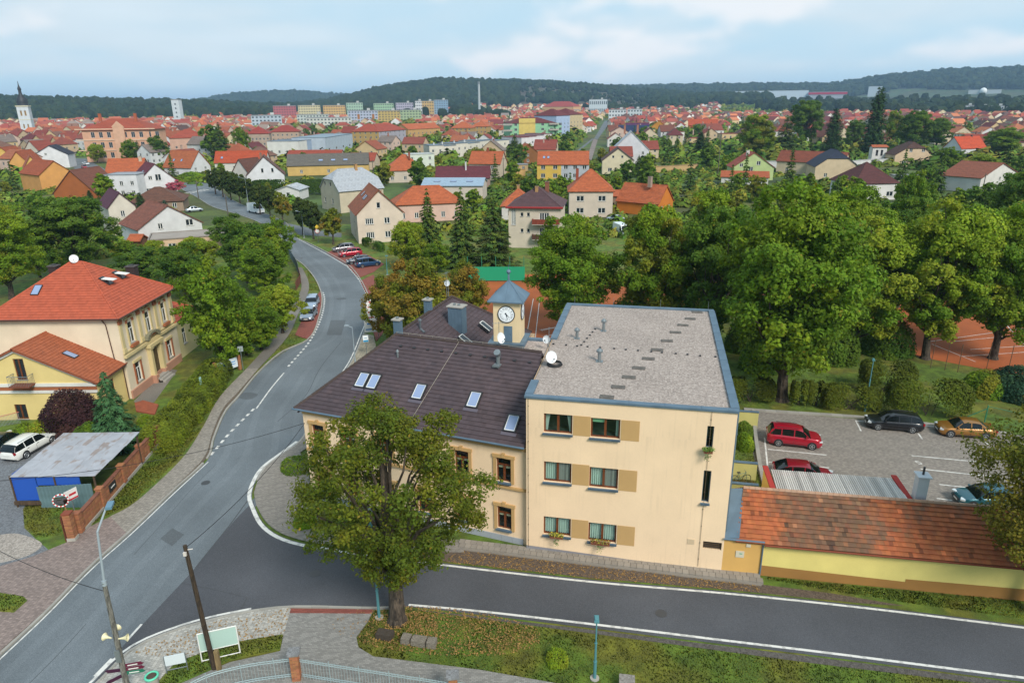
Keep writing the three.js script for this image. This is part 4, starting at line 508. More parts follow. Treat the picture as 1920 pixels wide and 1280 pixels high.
const LEAF = 1.7, vary = (c, v) => { const k = 1 + rr(-v, v), h = rr(-v, v) * 0.5; return [c[0] * k * (1 + h), c[1] * k, c[2] * k * (1 - h)]; };
const dirOn = () => { const y = rr(-1, 1), a = rr(0, 6.2832), r = Math.sqrt(1 - y * y); return [r * Math.cos(a), y, r * Math.sin(a)]; };
function limb(m, a, b, r0, r1, bend = 0.15, n = 4) { let p = a; const L = Math.hypot(b[0] - a[0], b[1] - a[1], b[2] - a[2]); for (let i = 1; i <= n; i++) { const t = i / n, j = i < n ? bend * L * 0.25 : 0, q = [a[0] + (b[0] - a[0]) * t + rr(-j, j), a[1] + (b[1] - a[1]) * t + rr(-j, j) * 0.5 + Math.sin(t * 3.14) * L * bend * 0.3, a[2] + (b[2] - a[2]) * t + rr(-j, j)]; m.bar(p, q, r0 + (r1 - r0) * (i - 1) / n, r0 + (r1 - r0) * t, 7); p = q; } }
// broadleaf tree of height h, crown width w, bare stem to fraction `bare`
function broadleaf({ h = 12, w = 9, bare = 0.18, lobes = 26, n = 9000, leaf = 0.22, cols, trunkR = 0.3, seed: sd = 1, top = 0.62, open = 0.12, accent = 0.012, acol = [0.3, 0.26, 0.03], stemPts, gap = 0.25, profile }) {
  seed = sd * 7919 + 13; const T1 = new MB(), L = new Leaves(n * 1.1 | 0), y0 = h * bare, cy = y0 + (h - y0) * 0.5, ry = (h - y0) / 2, rx = w / 2;
  const blobs = [];
  for (let i = 0; i < lobes; i++) { // spread lobe centres over an egg-shaped crown
    const t = (i + 0.5) / lobes, py = 1 - 2 * t, a = i * 2.39996 + rr(-0.4, 0.4), r = Math.sqrt(Math.max(0, 1 - py * py)), k = rr(0.5, 0.86) * (rnd() < gap ? 0.75 : 1);
    const egg = profile ? lerpC(profile, py) * 1.12 : 1 - 0.28 * Math.max(0, py) - 0.12 * Math.max(0, -py); const R = Math.min(rx, ry) * (profile ? rr(0.2, 0.34) : rr(0.26, 0.44)) * (12 / lobes) ** 0.2;
    blobs.push([Math.cos(a) * r * rx * k * egg, cy + py * ry * Math.min(0.86, k + 0.14), Math.sin(a) * r * rx * k * egg, R]);
  }
  if (!profile) for (let i = 0; i < lobes / 5; i++) blobs.push([rr(-0.3, 0.3) * rx, cy + rr(-0.5, 0.5) * ry, rr(-0.3, 0.3) * rx, Math.min(rx, ry) * rr(0.35, 0.5)]);
  const tc = [0, y0 + (h - y0) * 0.35, 0];
  T1.bar([0, -0.15, 0], [0, 0.35, 0], trunkR * 1.55, trunkR * 1.08, 10); T1.bar([0, 0.35, 0], [0.04 * h * 0.2, y0 * 1.1, 0.02], trunkR * 1.08, trunkR * 0.85, 10); limb(T1, [0.04 * h * 0.2, y0 * 1.1, 0.02], [rr(-0.3, 0.3), h * 0.8, rr(-0.3, 0.3)], trunkR * 0.85, trunkR * 0.12, 0.04, 6);
  blobs.forEach((b, i) => { if (i % 2 === 0) limb(T1, [0, y0 * rr(0.95, 1.2) + (b[1] - y0) * rr(0.05, 0.3), 0], [b[0], b[1], b[2]], trunkR * rr(0.25, 0.4), trunkR * 0.06, 0.18, 4); });
  const tot = blobs.reduce((s, b) => s + b[3] * b[3], 0);
  for (const b of blobs) {
    const hue = pick(cols), hv = rr(0.85, 1.15), cnt = Math.round(n * b[3] * b[3] / tot), puffs = [];
    for (let i = 0; i < 9; i++) { const d = dirOn(); if (d[1] < -0.5 && rnd() < 0.5) d[1] *= -1; puffs.push([d[0] * b[3] * 0.72, d[1] * b[3] * 0.6, d[2] * b[3] * 0.72, b[3] * rr(0.3, 0.5)]); }
    for (let i = 0; i < cnt; i++) {
      const p = puffs[i % 9], d = dirOn(), k = 1 - Math.abs(rr(-1, 1)) ** 1 * 0.55 + (rnd() < open ? rr(0, 0.45) : 0), x = b[0] + p[0] + d[0] * p[3] * k, y = b[1] + p[1] + d[1] * p[3] * k * 0.85, z = b[2] + p[2] + d[2] * p[3] * k;
      const c = rnd() < accent ? acol : hue; L.add(x, y, z, d[0] * 0.7 + rr(-0.7, 0.7) + x * 0.06, d[1] * 0.7 + rr(-0.3, 0.9), d[2] * 0.7 + rr(-0.7, 0.7) + z * 0.06, leaf * rr(0.6, 1.25), vary([c[0] * hv, c[1] * hv, c[2] * hv], 0.22), 0.62);
    }
  }
  return { trunk: T1.build(), crown: L.build(), h, w };
}
function conifer({ h = 14, w = 6, n = 7000, cols, seed: sd = 1, bare = 0.04, needle = 0.28, droop = 0.25, layers = 30, dense = 1, shape = 1 }) {
  seed = sd * 6151 + 5; const T1 = new MB(), L = new Leaves(n * 1.1 | 0); T1.bar([0, -0.1, 0], [0, h * 0.97, 0], h * 0.02 + 0.05, 0.02, 8);
  const br = []; for (let i = 0; i < layers; i++) { const t = (i + rr(0, 0.6)) / layers, y = h * (bare + (1 - bare) * t), R = w / 2 * Math.pow(1 - t, shape) * rr(0.85, 1.1) + 0.12, m = Math.max(4, Math.round((10 - 5 * t) * dense)); for (let k = 0; k < m; k++) { const a = k / m * 6.283 + i * 1.1 + rr(-0.25, 0.25); br.push([y, a, R * rr(0.75, 1.12)]); } }
  const tot = br.reduce((s, b) => s + b[2], 0);
  for (const [y, a, R] of br) { const cx = Math.cos(a), sz = Math.sin(a), cnt = Math.max(4, Math.round(n * R / tot)), hue = pick(cols), hv = rr(0.8, 1.2); if (R > 0.6) T1.bar([0, y, 0], [cx * R * 0.8, y - droop * R * 0.6, sz * R * 0.8], 0.03, 0.01, 4);
    for (let i = 0; i < cnt; i++) { const t = Math.sqrt(rr(0.04, 1)), side = rr(-1, 1) * R * 0.28 * (1.15 - t * 0.75), x = cx * R * t - sz * side, z = sz * R * t + cx * side, yy = y - droop * R * t * t + 0.12 * R * (t > 0.8 ? (t - 0.8) * 3 : 0) + rr(-0.12, 0.1) * (1 + R * 0.15); L.add(x, yy, z, cx * 0.5 + rr(-0.5, 0.5), 0.8 + rr(-0.4, 0.4), sz * 0.5 + rr(-0.5, 0.5), needle * rr(0.6, 1.2), vary([hue[0] * hv, hue[1] * hv, hue[2] * hv], 0.2), 0.3, cx + rr(-0.5, 0.5), -droop * 1.2, sz + rr(-0.5, 0.5)); } }
  return { trunk: T1.build(), crown: L.build(), h, w };
}
function shrubShape({ h = 2, w = 2, d = w, n = 3000, leaf = 0.1, cols, seed: sd = 1, boxy = 0, accent = 0, acol = [0.3, 0.28, 0.03] }) { // rounded or clipped mass of leaves, base at y 0
  seed = sd * 4517 + 3; const L = new Leaves(n), e = boxy ? (boxy < 1 ? 0.6 : 0.35) : 1;
  const bumps = Array.from({ length: Math.max(6, Math.round(w * d * 0.9)) }, () => { const q = dirOn(); q[1] = Math.abs(q[1]); return [...q, rr(0.7, 1.3), pick(cols)]; });
  for (let i = 0; i < n; i++) { const q = dirOn(); q[1] = Math.abs(q[1]) * (rnd() < 0.2 ? rnd() : 1); const f = (v) => Math.sign(v) * Math.abs(v) ** e; let x = f(q[0]), y = f(q[1]), z = f(q[2]); let best = null, bd = 9; const kx = x * w / 2, kz = z * d / 2;
    for (const b of bumps) { const dd = Math.abs(b[0] - q[0]) + Math.abs(b[1] - q[1]) + Math.abs(b[2] - q[2]); if (dd < bd) { bd = dd; best = b; } }
    const k = (boxy ? 0.97 : 0.86) + (boxy ? 0.05 : 0.16) * (1 - bd) + rr(-0.09, 0.06); const c = rnd() < accent ? acol : best[4]; L.add(x * w / 2 * k, Math.max(0.03, y * h * k), z * d / 2 * k, q[0] + rr(-0.7, 0.7), q[1] + rr(-0.4, 0.8), q[2] + rr(-0.7, 0.7), leaf * rr(0.6, 1.3), vary([c[0] * best[3], c[1] * best[3], c[2] * best[3]], 0.2), 0.62); }
  return L.build();
}
const GREEN = [[0.085, 0.16, 0.014], [0.11, 0.18, 0.016], [0.07, 0.14, 0.014]], OLIVE = [[0.12, 0.135, 0.018], [0.095, 0.115, 0.016], [0.14, 0.14, 0.02]], DARK = [[0.03, 0.07, 0.016], [0.042, 0.085, 0.018], [0.05, 0.095, 0.018]], LIME = [[0.15, 0.2, 0.02], [0.13, 0.18, 0.02], [0.17, 0.2, 0.025]], RUST = [[0.16, 0.115, 0.025], [0.12, 0.11, 0.02], [0.19, 0.12, 0.03]], SPRUCE = [[0.035, 0.06, 0.018], [0.05, 0.07, 0.02], [0.03, 0.055, 0.02]], BLUE = [[0.06, 0.11, 0.075], [0.05, 0.095, 0.06]], PURPLE = [[0.06, 0.025, 0.028], [0.045, 0.018, 0.02], [0.08, 0.035, 0.03]];
for (const P of [GREEN, OLIVE, DARK, LIME, RUST, SPRUCE]) for (const c of P) { const k = LEAF * (P === DARK ? 1.35 : 1); c[0] *= k * (P === GREEN || P === DARK ? 1.22 : 1.05); c[1] *= k * 1.05; }
const species = {};
const sp = (k) => species[k] ??= ({
  bigA: () => broadleaf({ h: 20, w: 15, bare: 0.1, lobes: 46, n: 60000, leaf: 0.185, cols: GREEN, trunkR: 0.5, seed: 11 }),
  bigB: () => broadleaf({ h: 20, w: 14, bare: 0.1, lobes: 40, n: 56000, leaf: 0.185, cols: [...GREEN, ...LIME], trunkR: 0.45, seed: 12 }),
  bigO: () => broadleaf({ h: 18, w: 13, bare: 0.12, lobes: 40, n: 52000, leaf: 0.175, cols: [...OLIVE, ...GREEN], trunkR: 0.45, seed: 13 }),
  bigD: () => broadleaf({ h: 18, w: 13, bare: 0.1, lobes: 36, n: 48000, leaf: 0.185, cols: DARK, trunkR: 0.45, seed: 14 }),
  midG: () => broadleaf({ h: 9, w: 8, bare: 0.1, lobes: 24, n: 20000, leaf: 0.15, cols: GREEN, trunkR: 0.22, seed: 15 }),
  midD: () => broadleaf({ h: 9, w: 7.5, bare: 0.12, lobes: 22, n: 18000, leaf: 0.15, cols: DARK, trunkR: 0.22, seed: 16 }),
  midL: () => broadleaf({ h: 8, w: 7, bare: 0.1, lobes: 22, n: 18000, leaf: 0.14, cols: LIME, trunkR: 0.2, seed: 17 }),
  midR: () => broadleaf({ h: 9, w: 8, bare: 0.1, lobes: 26, n: 22000, leaf: 0.14, cols: [...RUST, ...OLIVE], trunkR: 0.22, seed: 18 }),
  ball: () => broadleaf({ h: 7, w: 5.2, bare: 0.28, lobes: 18, n: 6000, leaf: 0.22, cols: [[0.06, 0.1, 0.018], [0.075, 0.11, 0.018]], trunkR: 0.17, seed: 19, gap: 0.05 }),
  ballO: () => broadleaf({ h: 7, w: 5.2, bare: 0.28, lobes: 18, n: 6000, leaf: 0.22, cols: [...OLIVE, RUST[0]], trunkR: 0.17, seed: 20, gap: 0.05 }),
  farG: () => broadleaf({ h: 9, w: 7.5, bare: 0.06, lobes: 14, n: 1700, leaf: 0.5, cols: GREEN, trunkR: 0.2, seed: 21 }),
  farD: () => broadleaf({ h: 10, w: 8, bare: 0.06, lobes: 14, n: 1700, leaf: 0.55, cols: DARK, trunkR: 0.2, seed: 22 }),
  farO: () => broadleaf({ h: 8, w: 7, bare: 0.06, lobes: 12, n: 1500, leaf: 0.5, cols: OLIVE, trunkR: 0.2, seed: 23 }),
  spruceA: () => conifer({ h: 14, w: 6.5, n: 11000, cols: SPRUCE, seed: 31, droop: 0.3 }),
  spruceB: () => conifer({ h: 14, w: 7.5, n: 11000, cols: [...SPRUCE, [0.06, 0.075, 0.02]], seed: 32, droop: 0.2, layers: 26 }),
  blue: () => conifer({ h: 6, w: 3.6, n: 7000, cols: BLUE, seed: 33, droop: 0.1, layers: 24, needle: 0.16 }),
  green: () => conifer({ h: 6, w: 4.2, n: 9000, cols: [[0.05, 0.12, 0.045], [0.04, 0.1, 0.035]], seed: 36, droop: 0.3, layers: 24, needle: 0.17, bare: 0.01 }),
  thuja: () => conifer({ h: 8, w: 2.6, n: 6000, cols: [[0.03, 0.065, 0.018], [0.04, 0.075, 0.02]], seed: 34, droop: -0.6, layers: 44, needle: 0.2, shape: 0.55, bare: 0.01 }),
  farS: () => conifer({ h: 14, w: 6, n: 1200, cols: SPRUCE, seed: 35, needle: 0.7, layers: 16 }),
})[k]();
const CON = new Set(['spruceA', 'spruceB', 'blue', 'green', 'thuja', 'farS']);
function tree(k, name, label, [x, z], h, w, group, turn) {
  const s = sp(k), t = thing(name, label, 'tree', [x, 0, z], turn ?? (x * 3.7 + z * 1.3) % 6.28, group); t.scale.set(w / s.w, h / s.h, w / s.w);
  part('trunk', s.trunk, barkMat, t); part('crown', s.crown, CON.has(k) ? needleMat : leafMat, t); return t;
}
// the lime tree before the corner house, and the one at the right edge
{ const b = broadleaf({ h: 14.1, w: 11.2, bare: 0.17, lobes: 84, n: 54000, leaf: 0.088, cols: [[0.155, 0.185, 0.013], [0.125, 0.165, 0.013], [0.18, 0.195, 0.015], [0.11, 0.155, 0.013]], trunkR: 0.42, seed: 51, open: 0.3, gap: 0.12, profile: [[-1, 0.5], [-0.6, 0.55], [-0.2, 0.85], [0.2, 1], [0.6, 0.9], [1, 0.6]], accent: 0.018, acol: [0.32, 0.24, 0.03] });
  const t = thing('lime_tree', 'tall lime tree with yellowing leaves standing before the corner house', 'tree', [-6.73,0,-32.3]); t.rotation.y = 5.5; t.scale.set(1.05, 1, 1.05); part('trunk', b.trunk, barkMat, t); part('crown', b.crown, leafMat, t);
  const c = broadleaf({ h: 13, w: 11, bare: 0.2, lobes: 60, n: 62000, leaf: 0.088, cols: [[0.19, 0.19, 0.018], [0.155, 0.175, 0.016], [0.22, 0.19, 0.02]], trunkR: 0.34, seed: 52, open: 0.3, accent: 0.02, gap: 0.35 });
  const u = thing('lime_tree', 'thin leaved olive tree overhanging the long tiled roof', 'tree', [29.97,0,-32.1]); u.scale.set(1.06, 1.07, 1.06); part('trunk', c.trunk, barkMat, u); part('crown', c.crown, leafMat, u); }
const bt = (k, bx, label, p, h, w) => tree(k, bx, label, p, h, w);
tree('bigA', 'ash_tree', 'broad bright green ash rising behind the gravel roof next to the turret', [7.56,-83.12], 15.17, 13.5);
tree('bigO', 'ash_tree', 'greyish olive tree above the back parapet of the gravel roof', [17.02,-80.35], 16.84, 11.5);
tree('bigD', 'maple_tree', 'dark shady tree behind the far corner of the gravel roof', [23.43,-76.32], 17.79, 12.5);
tree('bigA', 'ash_tree', 'largest ash tree with a pale forked trunk by the car park', [26.41,-62.42], 21.15, 16.5, undefined, 1.9);
tree('bigB', 'ash_tree', 'yellow green ash between the car park lamp and the clay courts', [39.11,-74.41], 16.58, 13.5);
tree('bigB', 'ash_tree', 'leaning ash beside the clay court fence', [46.84,-73.48], 18.47, 13.5, undefined, 3.1);
tree('bigA', 'ash_tree', 'deep green tree overhanging the clay courts at the right edge', [54.37,-73.26], 17.87, 13.2, undefined, 4.4);
tree('bigO', 'maple_tree', 'bushy tree behind the largest ash', [29.39,-99.34], 16.2, 13, undefined, 0.3);
tree('bigA', 'maple_tree', 'tall green tree in the second row behind the yellow green ash', [43.8,-90.65], 17.53, 15, undefined, 5.2);
tree('bigD', 'maple_tree', 'dark tree in the second row behind the leaning ash', [54.4,-94.16], 16.13, 12, undefined, 2.2);
tree('midG', 'maple_tree', 'pale feathery tree in front of the white house with a maroon roof', [82.12,-142.57], 14.03, 9);
tree('bigD', 'pine_tree', 'dark spreading pine at the right edge below the white gable house', [87.68,-117.75], 17.12, 15);
tree('midR', 'maple_tree', 'rust coloured tree behind the brown hip roof', [-10.91,-75.91], 11.63, 10.5);
tree('midR', 'maple_tree', 'smaller olive brown tree between the hip roof and the clay court', [-5.59,-84.2], 9.24, 7.2, undefined, 2);
tree('midR', 'maple_tree', 'rusty shrub tree beside the bus stop pavement', [-15.22,-81.37], 8.47, 6.2, undefined, 4);
tree('midL', 'birch_tree', 'yellow green birch by the parked blue car', [-18.16,-119.31], 9.35, 7.8);
tree('midG', 'willow_shrub', 'grey green willow bush below the spruces', [-13,-117.48], 5.59, 6);
for (const [k, x, y, t, w, l] of [['spruceA', 806, 492, 352, 6.6, 'tall dark spruce nearest the cream gable house'], ['spruceA', 872, 500, 348, 6.4, 'tallest middle spruce of the garden group'], ['spruceB', 925, 503, 362, 9.5, 'broad olive spruce beside the balcony house']]) void 0;
tree('spruceA', 'spruce_tree', 'tall dark spruce nearest the cream gable house', [-15.04,-126], 13.57, 6.8); tree('spruceA', 'spruce_tree', 'middle dark spruce of the garden group of three', [-8.68,-122.2], 14.13, 7, undefined, 3); tree('spruceB', 'spruce_tree', 'broad olive spruce beside the balcony house', [-3.18,-120.68], 13.17, 9.5);
// clipped lime row along the main road
tree('ballO', 'street_lime', 'round lime nearest the parked cars', [-37.31,-144.4], 7.23, 5.6); tree('ball', 'street_lime', 'round dark lime second in the row from the parked cars', [-43.14,-150.7], 8.07, 5.2); tree('ball', 'street_lime', 'round lime third in the row beside the street lamp', [-46.97,-156.05], 8.09, 4.8, undefined, 2);
tree('ballO', 'street_lime', 'orange tinged lime tree by the side street', [-56.05,-171.03], 7.51, 5.2); tree('ball', 'street_lime', 'green lime next to the white van', [-62.01,-179.63], 7.85, 5); tree('ball', 'street_lime', 'larger green lime behind the white van', [-67.17,-187.12], 8, 5.2, undefined, 1);
{ const ls = ['far end lime of the row by the zebra crossing', 'second lime from the zebra crossing', 'third lime from the zebra crossing', 'fourth lime from the zebra crossing', 'fifth lime from the zebra crossing']; [[-97.41,-232.6], [-92.14,-225.41], [-86.52,-217.35], [-80.94,-209.8], [-75.33,-201.63]].forEach((p, i) => tree('ball', 'street_lime', ls[i], p, 8.2 + (i % 2) * 0.5, 6.2, undefined, i)); }
// gardens on the left
tree('bigD', 'walnut_tree', 'big dark tree behind the red roofed villa', [-76.21,-120.29], 13.96, 15.5); tree('bigB', 'ash_tree', 'bright green tree at the left edge behind the villa roof', [-77.08,-103.46], 15.04, 12.5); tree('midG', 'ash_tree', 'slender bush left of the dark walnut', [-81.62,-117.37], 9.68, 7);
tree('midG', 'maple_tree', 'full dark green tree on the lawn beside the villa', [-32.39,-72.76], 12.54, 8.8); tree('midD', 'maple_tree', 'shady tree behind the villa and the lawn tree', [-49.63,-102.39], 8.63, 9.5);
tree('midG', 'apple_tree', 'round tree overhanging the curved fence by the road', [-38.29,-105.06], 8.81, 10); tree('midG', 'apple_tree', 'small round tree in the garden corner above the bend', [-41.86,-121.61], 9.23, 8.5, undefined, 2); tree('midD', 'apple_tree', 'dark garden tree below the flat roofed extension', [-43.7,-112.04], 10.59, 9, undefined, 1); tree('midD', 'apple_tree', 'dark garden tree beside the power lines', [-53.96,-133.53], 8.28, 9, undefined, 4);
tree('midL', 'willow_shrub', 'yellow green shrub before the flat roofed extension', [-54.51,-118.13], 7, 9); tree('midL', 'willow_shrub', 'lime green shrub at the wall of the extension', [-66.25,-127.06], 4.8, 5); tree('midD', 'apple_tree', 'dark shrub behind the villa chimney', [-60.42,-110.96], 6.47, 10); tree('midG', 'apple_tree', 'green shrub between the walnut and the white gable house', [-69.87,-125.02], 4.93, 6);
tree('midL', 'hazel_shrub', 'bright green hazel beside the brown fence end', [-29.58,-84.99], 6.93, 7); tree('midG', 'hazel_shrub', 'green hazel below the bright one by the path', [-30.28,-78.9], 6.6, 6.5); tree('midG', 'hazel_shrub', 'dark green hazel nearest the lawn tree', [-31.42,-77.07], 4.94, 5.5, undefined, 3);
tree('green', 'cypress_tree', 'pointed green cypress behind the metal shed', [-34.24,-53.97], 7.11, 5.0);
tree('blue', 'blue_spruce', 'blue spruce before the white gable with a red window', [-78.56,-159.21], 7.77, 6.2); tree('thuja', 'thuja_tree', 'dark twin thuja beside the purple roofed house', [-91.44,-173.23], 7.6, 3.6); tree('thuja', 'thuja_tree', 'small pointed thuja at the brick barn', [-125.39,-209.68], 4.24, 2.6);
tree('thuja', 'thuja_tree', 'tall pointed thuja at the cemetery wall', [164.68,-366.9], 22.59, 10.5); tree('thuja', 'thuja_tree', 'tallest pointed conifer among the graves', [187.59,-371.16], 32.51, 12); tree('thuja', 'thuja_tree', 'wide pointed thuja in the gardens left of the cemetery', [96.94,-365.37], 12.54, 8);
tree('bigO', 'chestnut_tree', 'olive chestnut at the cemetery corner behind the green house', [118.39,-345.53], 21.59, 20); tree('bigD', 'chestnut_tree', 'large dark cemetery tree with a tall crown', [180.21,-439.62], 28.35, 24); tree('spruceB', 'pine_tree', 'dark cemetery pine left of the pointed thuja', [151.71,-396.61], 19.65, 17); tree('bigD', 'pine_tree', 'dark flat topped pine right of the tall conifer', [217.72,-386.67], 22.4, 20); tree('bigD', 'pine_tree', 'second dark pine behind the peach house', [240.78,-405.03], 17.78, 17, undefined, 2); tree('bigO', 'chestnut_tree', 'pale round tree above the cemetery chapel', [229.46,-431.33], 21.28, 13, undefined, 1); tree('bigD', 'pine_tree', 'dark tree behind the chapel thuja', [208.07,-434.94], 16.31, 13, undefined, 4);
tree('bigA', 'maple_tree', 'broad green tree beside the orange roofed white house', [245.24,-355.6], 13.71, 20); tree('midG', 'apple_tree', 'round apple tree right of the peach house', [177.64,-288.94], 9, 12); tree('midL', 'apple_tree', 'lime green tree before the orange roofed white house', [174.5,-263.66], 8.65, 12);
tree('farD', 'cedar_tree', 'dark conifer pair by the pink flats', [-156.73,-381.32], 18.45, 14); tree('spruceB', 'cedar_tree', 'dark spreading conifer beside the pink flats', [-148.58,-369.9], 19.74, 15); tree('midG', 'birch_tree', 'loose birch behind the dark conifer', [-144.27,-386.91], 16.54, 10); tree('midL', 'plane_tree', 'yellowish tree before the long salmon school', [-212.33,-367.95], 10.31, 11); tree('midG', 'plane_tree', 'green tree at the middle of the salmon school', [-193.86,-365.67], 11.8, 11, undefined, 1); tree('midD', 'plane_tree', 'dark tree right of the salmon school centre', [-178.21,-363.74], 13.8, 12); tree('spruceB', 'spruce_tree', 'dark conifer before the salmon school', [-188.91,-365.06], 11.52, 8);
tree('spruceA', 'spruce_tree', 'pointed fir by the white row houses', [2.42,-378.25], 12.17, 10); tree('spruceA', 'spruce_tree', 'small fir beside the cream gable house and the street', [49.95,-276.39], 8.05, 7); tree('midD', 'acer_tree', 'dark red leaved tree beside the burgundy roofed house', [-113.04,-236.72], 4.56, 8).children[1].material = mat('purple_leaves', C('#6e2e3a').multiplyScalar(3), { roughness: 0.8 });
// ---- shrubs, hedges
const shrubMat = leafMat;
function shrub(name, label, [x, z], o, turn = 0, group, cat = 'shrub') { const t = thing(name, label, cat, [x, 0, z], turn, group); const g = shrubShape(o); const m = new MB(); for (let i = 0; i < 6; i++) m.bar([rr(-0.1, 0.1) * o.w, 0, rr(-0.1, 0.1) * (o.d ?? o.w)], [rr(-0.3, 0.3) * o.w, o.h * 0.8, rr(-0.3, 0.3) * (o.d ?? o.w)], 0.04, 0.01, 5); part('stem', m, barkMat, t); part('foliage', g, shrubMat, t); return t; }
shrub('purple_shrub', 'dark purple leaved shrub against the yellow gable house', [-40.24,-57.52], { h: 4, w: 5.2, n: 9000, leaf: 0.12, cols: PURPLE, seed: 61 });
shrub('yellow_shrub', 'golden yellow shrub beside the purple one', [-42.03,-56.17], { h: 1.9, w: 3.2, n: 4500, leaf: 0.09, cols: LIME, seed: 62, accent: 0.35, acol: [0.36, 0.31, 0.02] });
shrub('juniper_shrub', 'dark green juniper by the yard railing', [-43.64,-55.79], { h: 1.6, w: 2.6, n: 3500, leaf: 0.09, cols: GREEN, seed: 63 }); shrub('juniper_shrub', 'loose green shrub between the purple one and the cypress', [-36.76,-54.32], { h: 2.2, w: 3, n: 4500, leaf: 0.1, cols: GREEN, seed: 64 });
shrub('rose_shrub', 'brownish shrub at the end of the brick fence', [-32.95,-56.6], { h: 1.8, w: 2.4, n: 3500, leaf: 0.08, cols: [...RUST, ...GREEN], seed: 65 });
{ const run = [[-32.07,-69.27], [-31.49,-65.93], [-31.13,-62.98], [-30.83,-59.91], [-30.61,-56.97], [-30.51,-54.88]], ls = ['end clump of the roadside hedge by the brick sign', 'second clump of the roadside hedge', 'third clump of the roadside hedge', 'fourth clump of the roadside hedge with the small sign', 'fifth and widest clump of the roadside hedge', 'hedge clump nearest the brick fence end']; run.forEach((p, i) => shrub('hedge_shrub', ls[i], p, { h: 2.0 + (i % 3) * 0.12, w: 4.6, d: 3.4, n: 8000, leaf: 0.09, cols: [[0.18, 0.23, 0.015], [0.21, 0.25, 0.018], [0.15, 0.2, 0.015]], seed: 70 + i, boxy: 0.6 }, -1.45, 'roadside hedge clumps')); }
// thuja hedge behind the car park
{ const G2 = [[0.13, 0.165, 0.013], [0.15, 0.185, 0.015], [0.11, 0.145, 0.012]]; const H = (x, y, w, h, d, sd, l) => shrub('thuja_hedge', l, G2 && x, { h, w, d, n: Math.round(w * 1500), leaf: 0.11, cols: G2, seed: sd, boxy: 1 }, y, undefined, 'hedge');
  H([23.21,-62.25], -0.12, 4.6, 2.4, 1.5, 81, 'thuja hedge beside the corner of the flat roofed building'); H([27.68,-61.37], -0.12, 1.6, 2.4, 1.3, 82, 'short thuja beside the forked trunk'); H([29.16,-61.09], -0.12, 1.8, 2.5, 1.3, 83, 'single thuja by the yellow post'); H([32.07,-60.03], -0.14, 5.2, 2.5, 1.5, 84, 'thuja hedge behind the car park lamp'); H([38.45,-58.69], -0.16, 6.8, 3.4, 2.6, 85, 'tall broad hedge behind the black estate car'); H([37.5,-64.11], -0.2, 5, 3.2, 2.4, 86, 'round hedge mound behind the lamp'); }
for (const [p, w, l, sd] of [[[27.75,-77.11], 5, 'dark undergrowth beside the far corner of the gravel roof', 201], [[27.26,-71.05], 4.5, 'dark undergrowth behind the forked ash', 202], [[36.39,-73.79], 6, 'shady undergrowth between the ashes', 203], [[43.44,-75.71], 6, 'shady undergrowth before the clay courts', 204], [[33.83,-79.81], 7, 'deep undergrowth under the largest ash', 205], [[23.81,-86.55], 7, 'dark undergrowth behind the back parapet', 206], [[15.16,-85.04], 6, 'green undergrowth before the clay behind the parapet', 207]]) shrub('undergrowth_shrub', l, p, { h: w * 0.75, w, n: 5000, leaf: 0.16, cols: DARK, seed: sd });
shrub('evergreen_shrub', 'blue green shrub at the right edge below the clay courts', [49.96,-63.12], { h: 3, w: 6, n: 6000, leaf: 0.14, cols: [[0.03, 0.08, 0.04], [0.04, 0.09, 0.04]], seed: 88 }); shrub('garden_shrub', 'loose shrub at the court fence behind the hedge', [46.74,-63.47], { h: 2.6, w: 4, n: 4000, leaf: 0.12, cols: [...OLIVE, ...GREEN], seed: 89 });
shrub('garden_shrub', 'dark clipped shrub in the strip beside the flat roofed building', [20.2,-54.75], { h: 1.5, w: 1.8, n: 3000, leaf: 0.08, cols: DARK, seed: 90 }); shrub('garden_shrub', 'second shrub in the strip beside the flat roofed building', [19.64,-52.58], { h: 1.6, w: 1.7, n: 3000, leaf: 0.08, cols: GREEN, seed: 91 });
shrub('verge_shrub', 'yellow green weed bush in the ditch', [2.22,-29.1], { h: 0.8, w: 1.3, n: 1500, leaf: 0.05, cols: LIME, seed: 92 }); shrub('verge_shrub', 'green bush on the corner pavement behind the lime tree', [-14.67,-41.84], { h: 1.2, w: 1.8, n: 2500, leaf: 0.07, cols: GREEN, seed: 93 }); shrub('verge_shrub', 'bush at the end of the corner house', [-17.61,-49.92], { h: 1.0, w: 3, n: 2500, leaf: 0.07, cols: GREEN, seed: 94 });
shrub('field_hedge', 'long dark hedge behind the white metal roof house', [-71.96,-230.51], { h: 4.5, w: 26, d: 4, n: 9000, leaf: 0.35, cols: [[0.06, 0.12, 0.015], [0.07, 0.13, 0.016]], seed: 95, boxy: 1 }, -0.05, undefined, 'hedge'); shrub('field_hedge', 'dark green hedge below the terraced houses', [-130.91,-191.43], { h: 3, w: 22, d: 3, n: 6000, leaf: 0.3, cols: GREEN, seed: 96, boxy: 1 }, -0.2, undefined, 'hedge');
shrub('ivy_hedge', 'ivy covered fence in front of the cream gable house', [-27.99,-139.45], { h: 1.8, w: 9, d: 1.2, n: 4000, leaf: 0.14, cols: DARK, seed: 97, boxy: 1 }, -0.95, undefined, 'hedge'); shrub('garden_hedge', 'oval bush at the roundabout beside the white van street', [-122.57,-273.77], { h: 3.5, w: 13, d: 9, n: 5000, leaf: 0.3, cols: GREEN, seed: 98 });

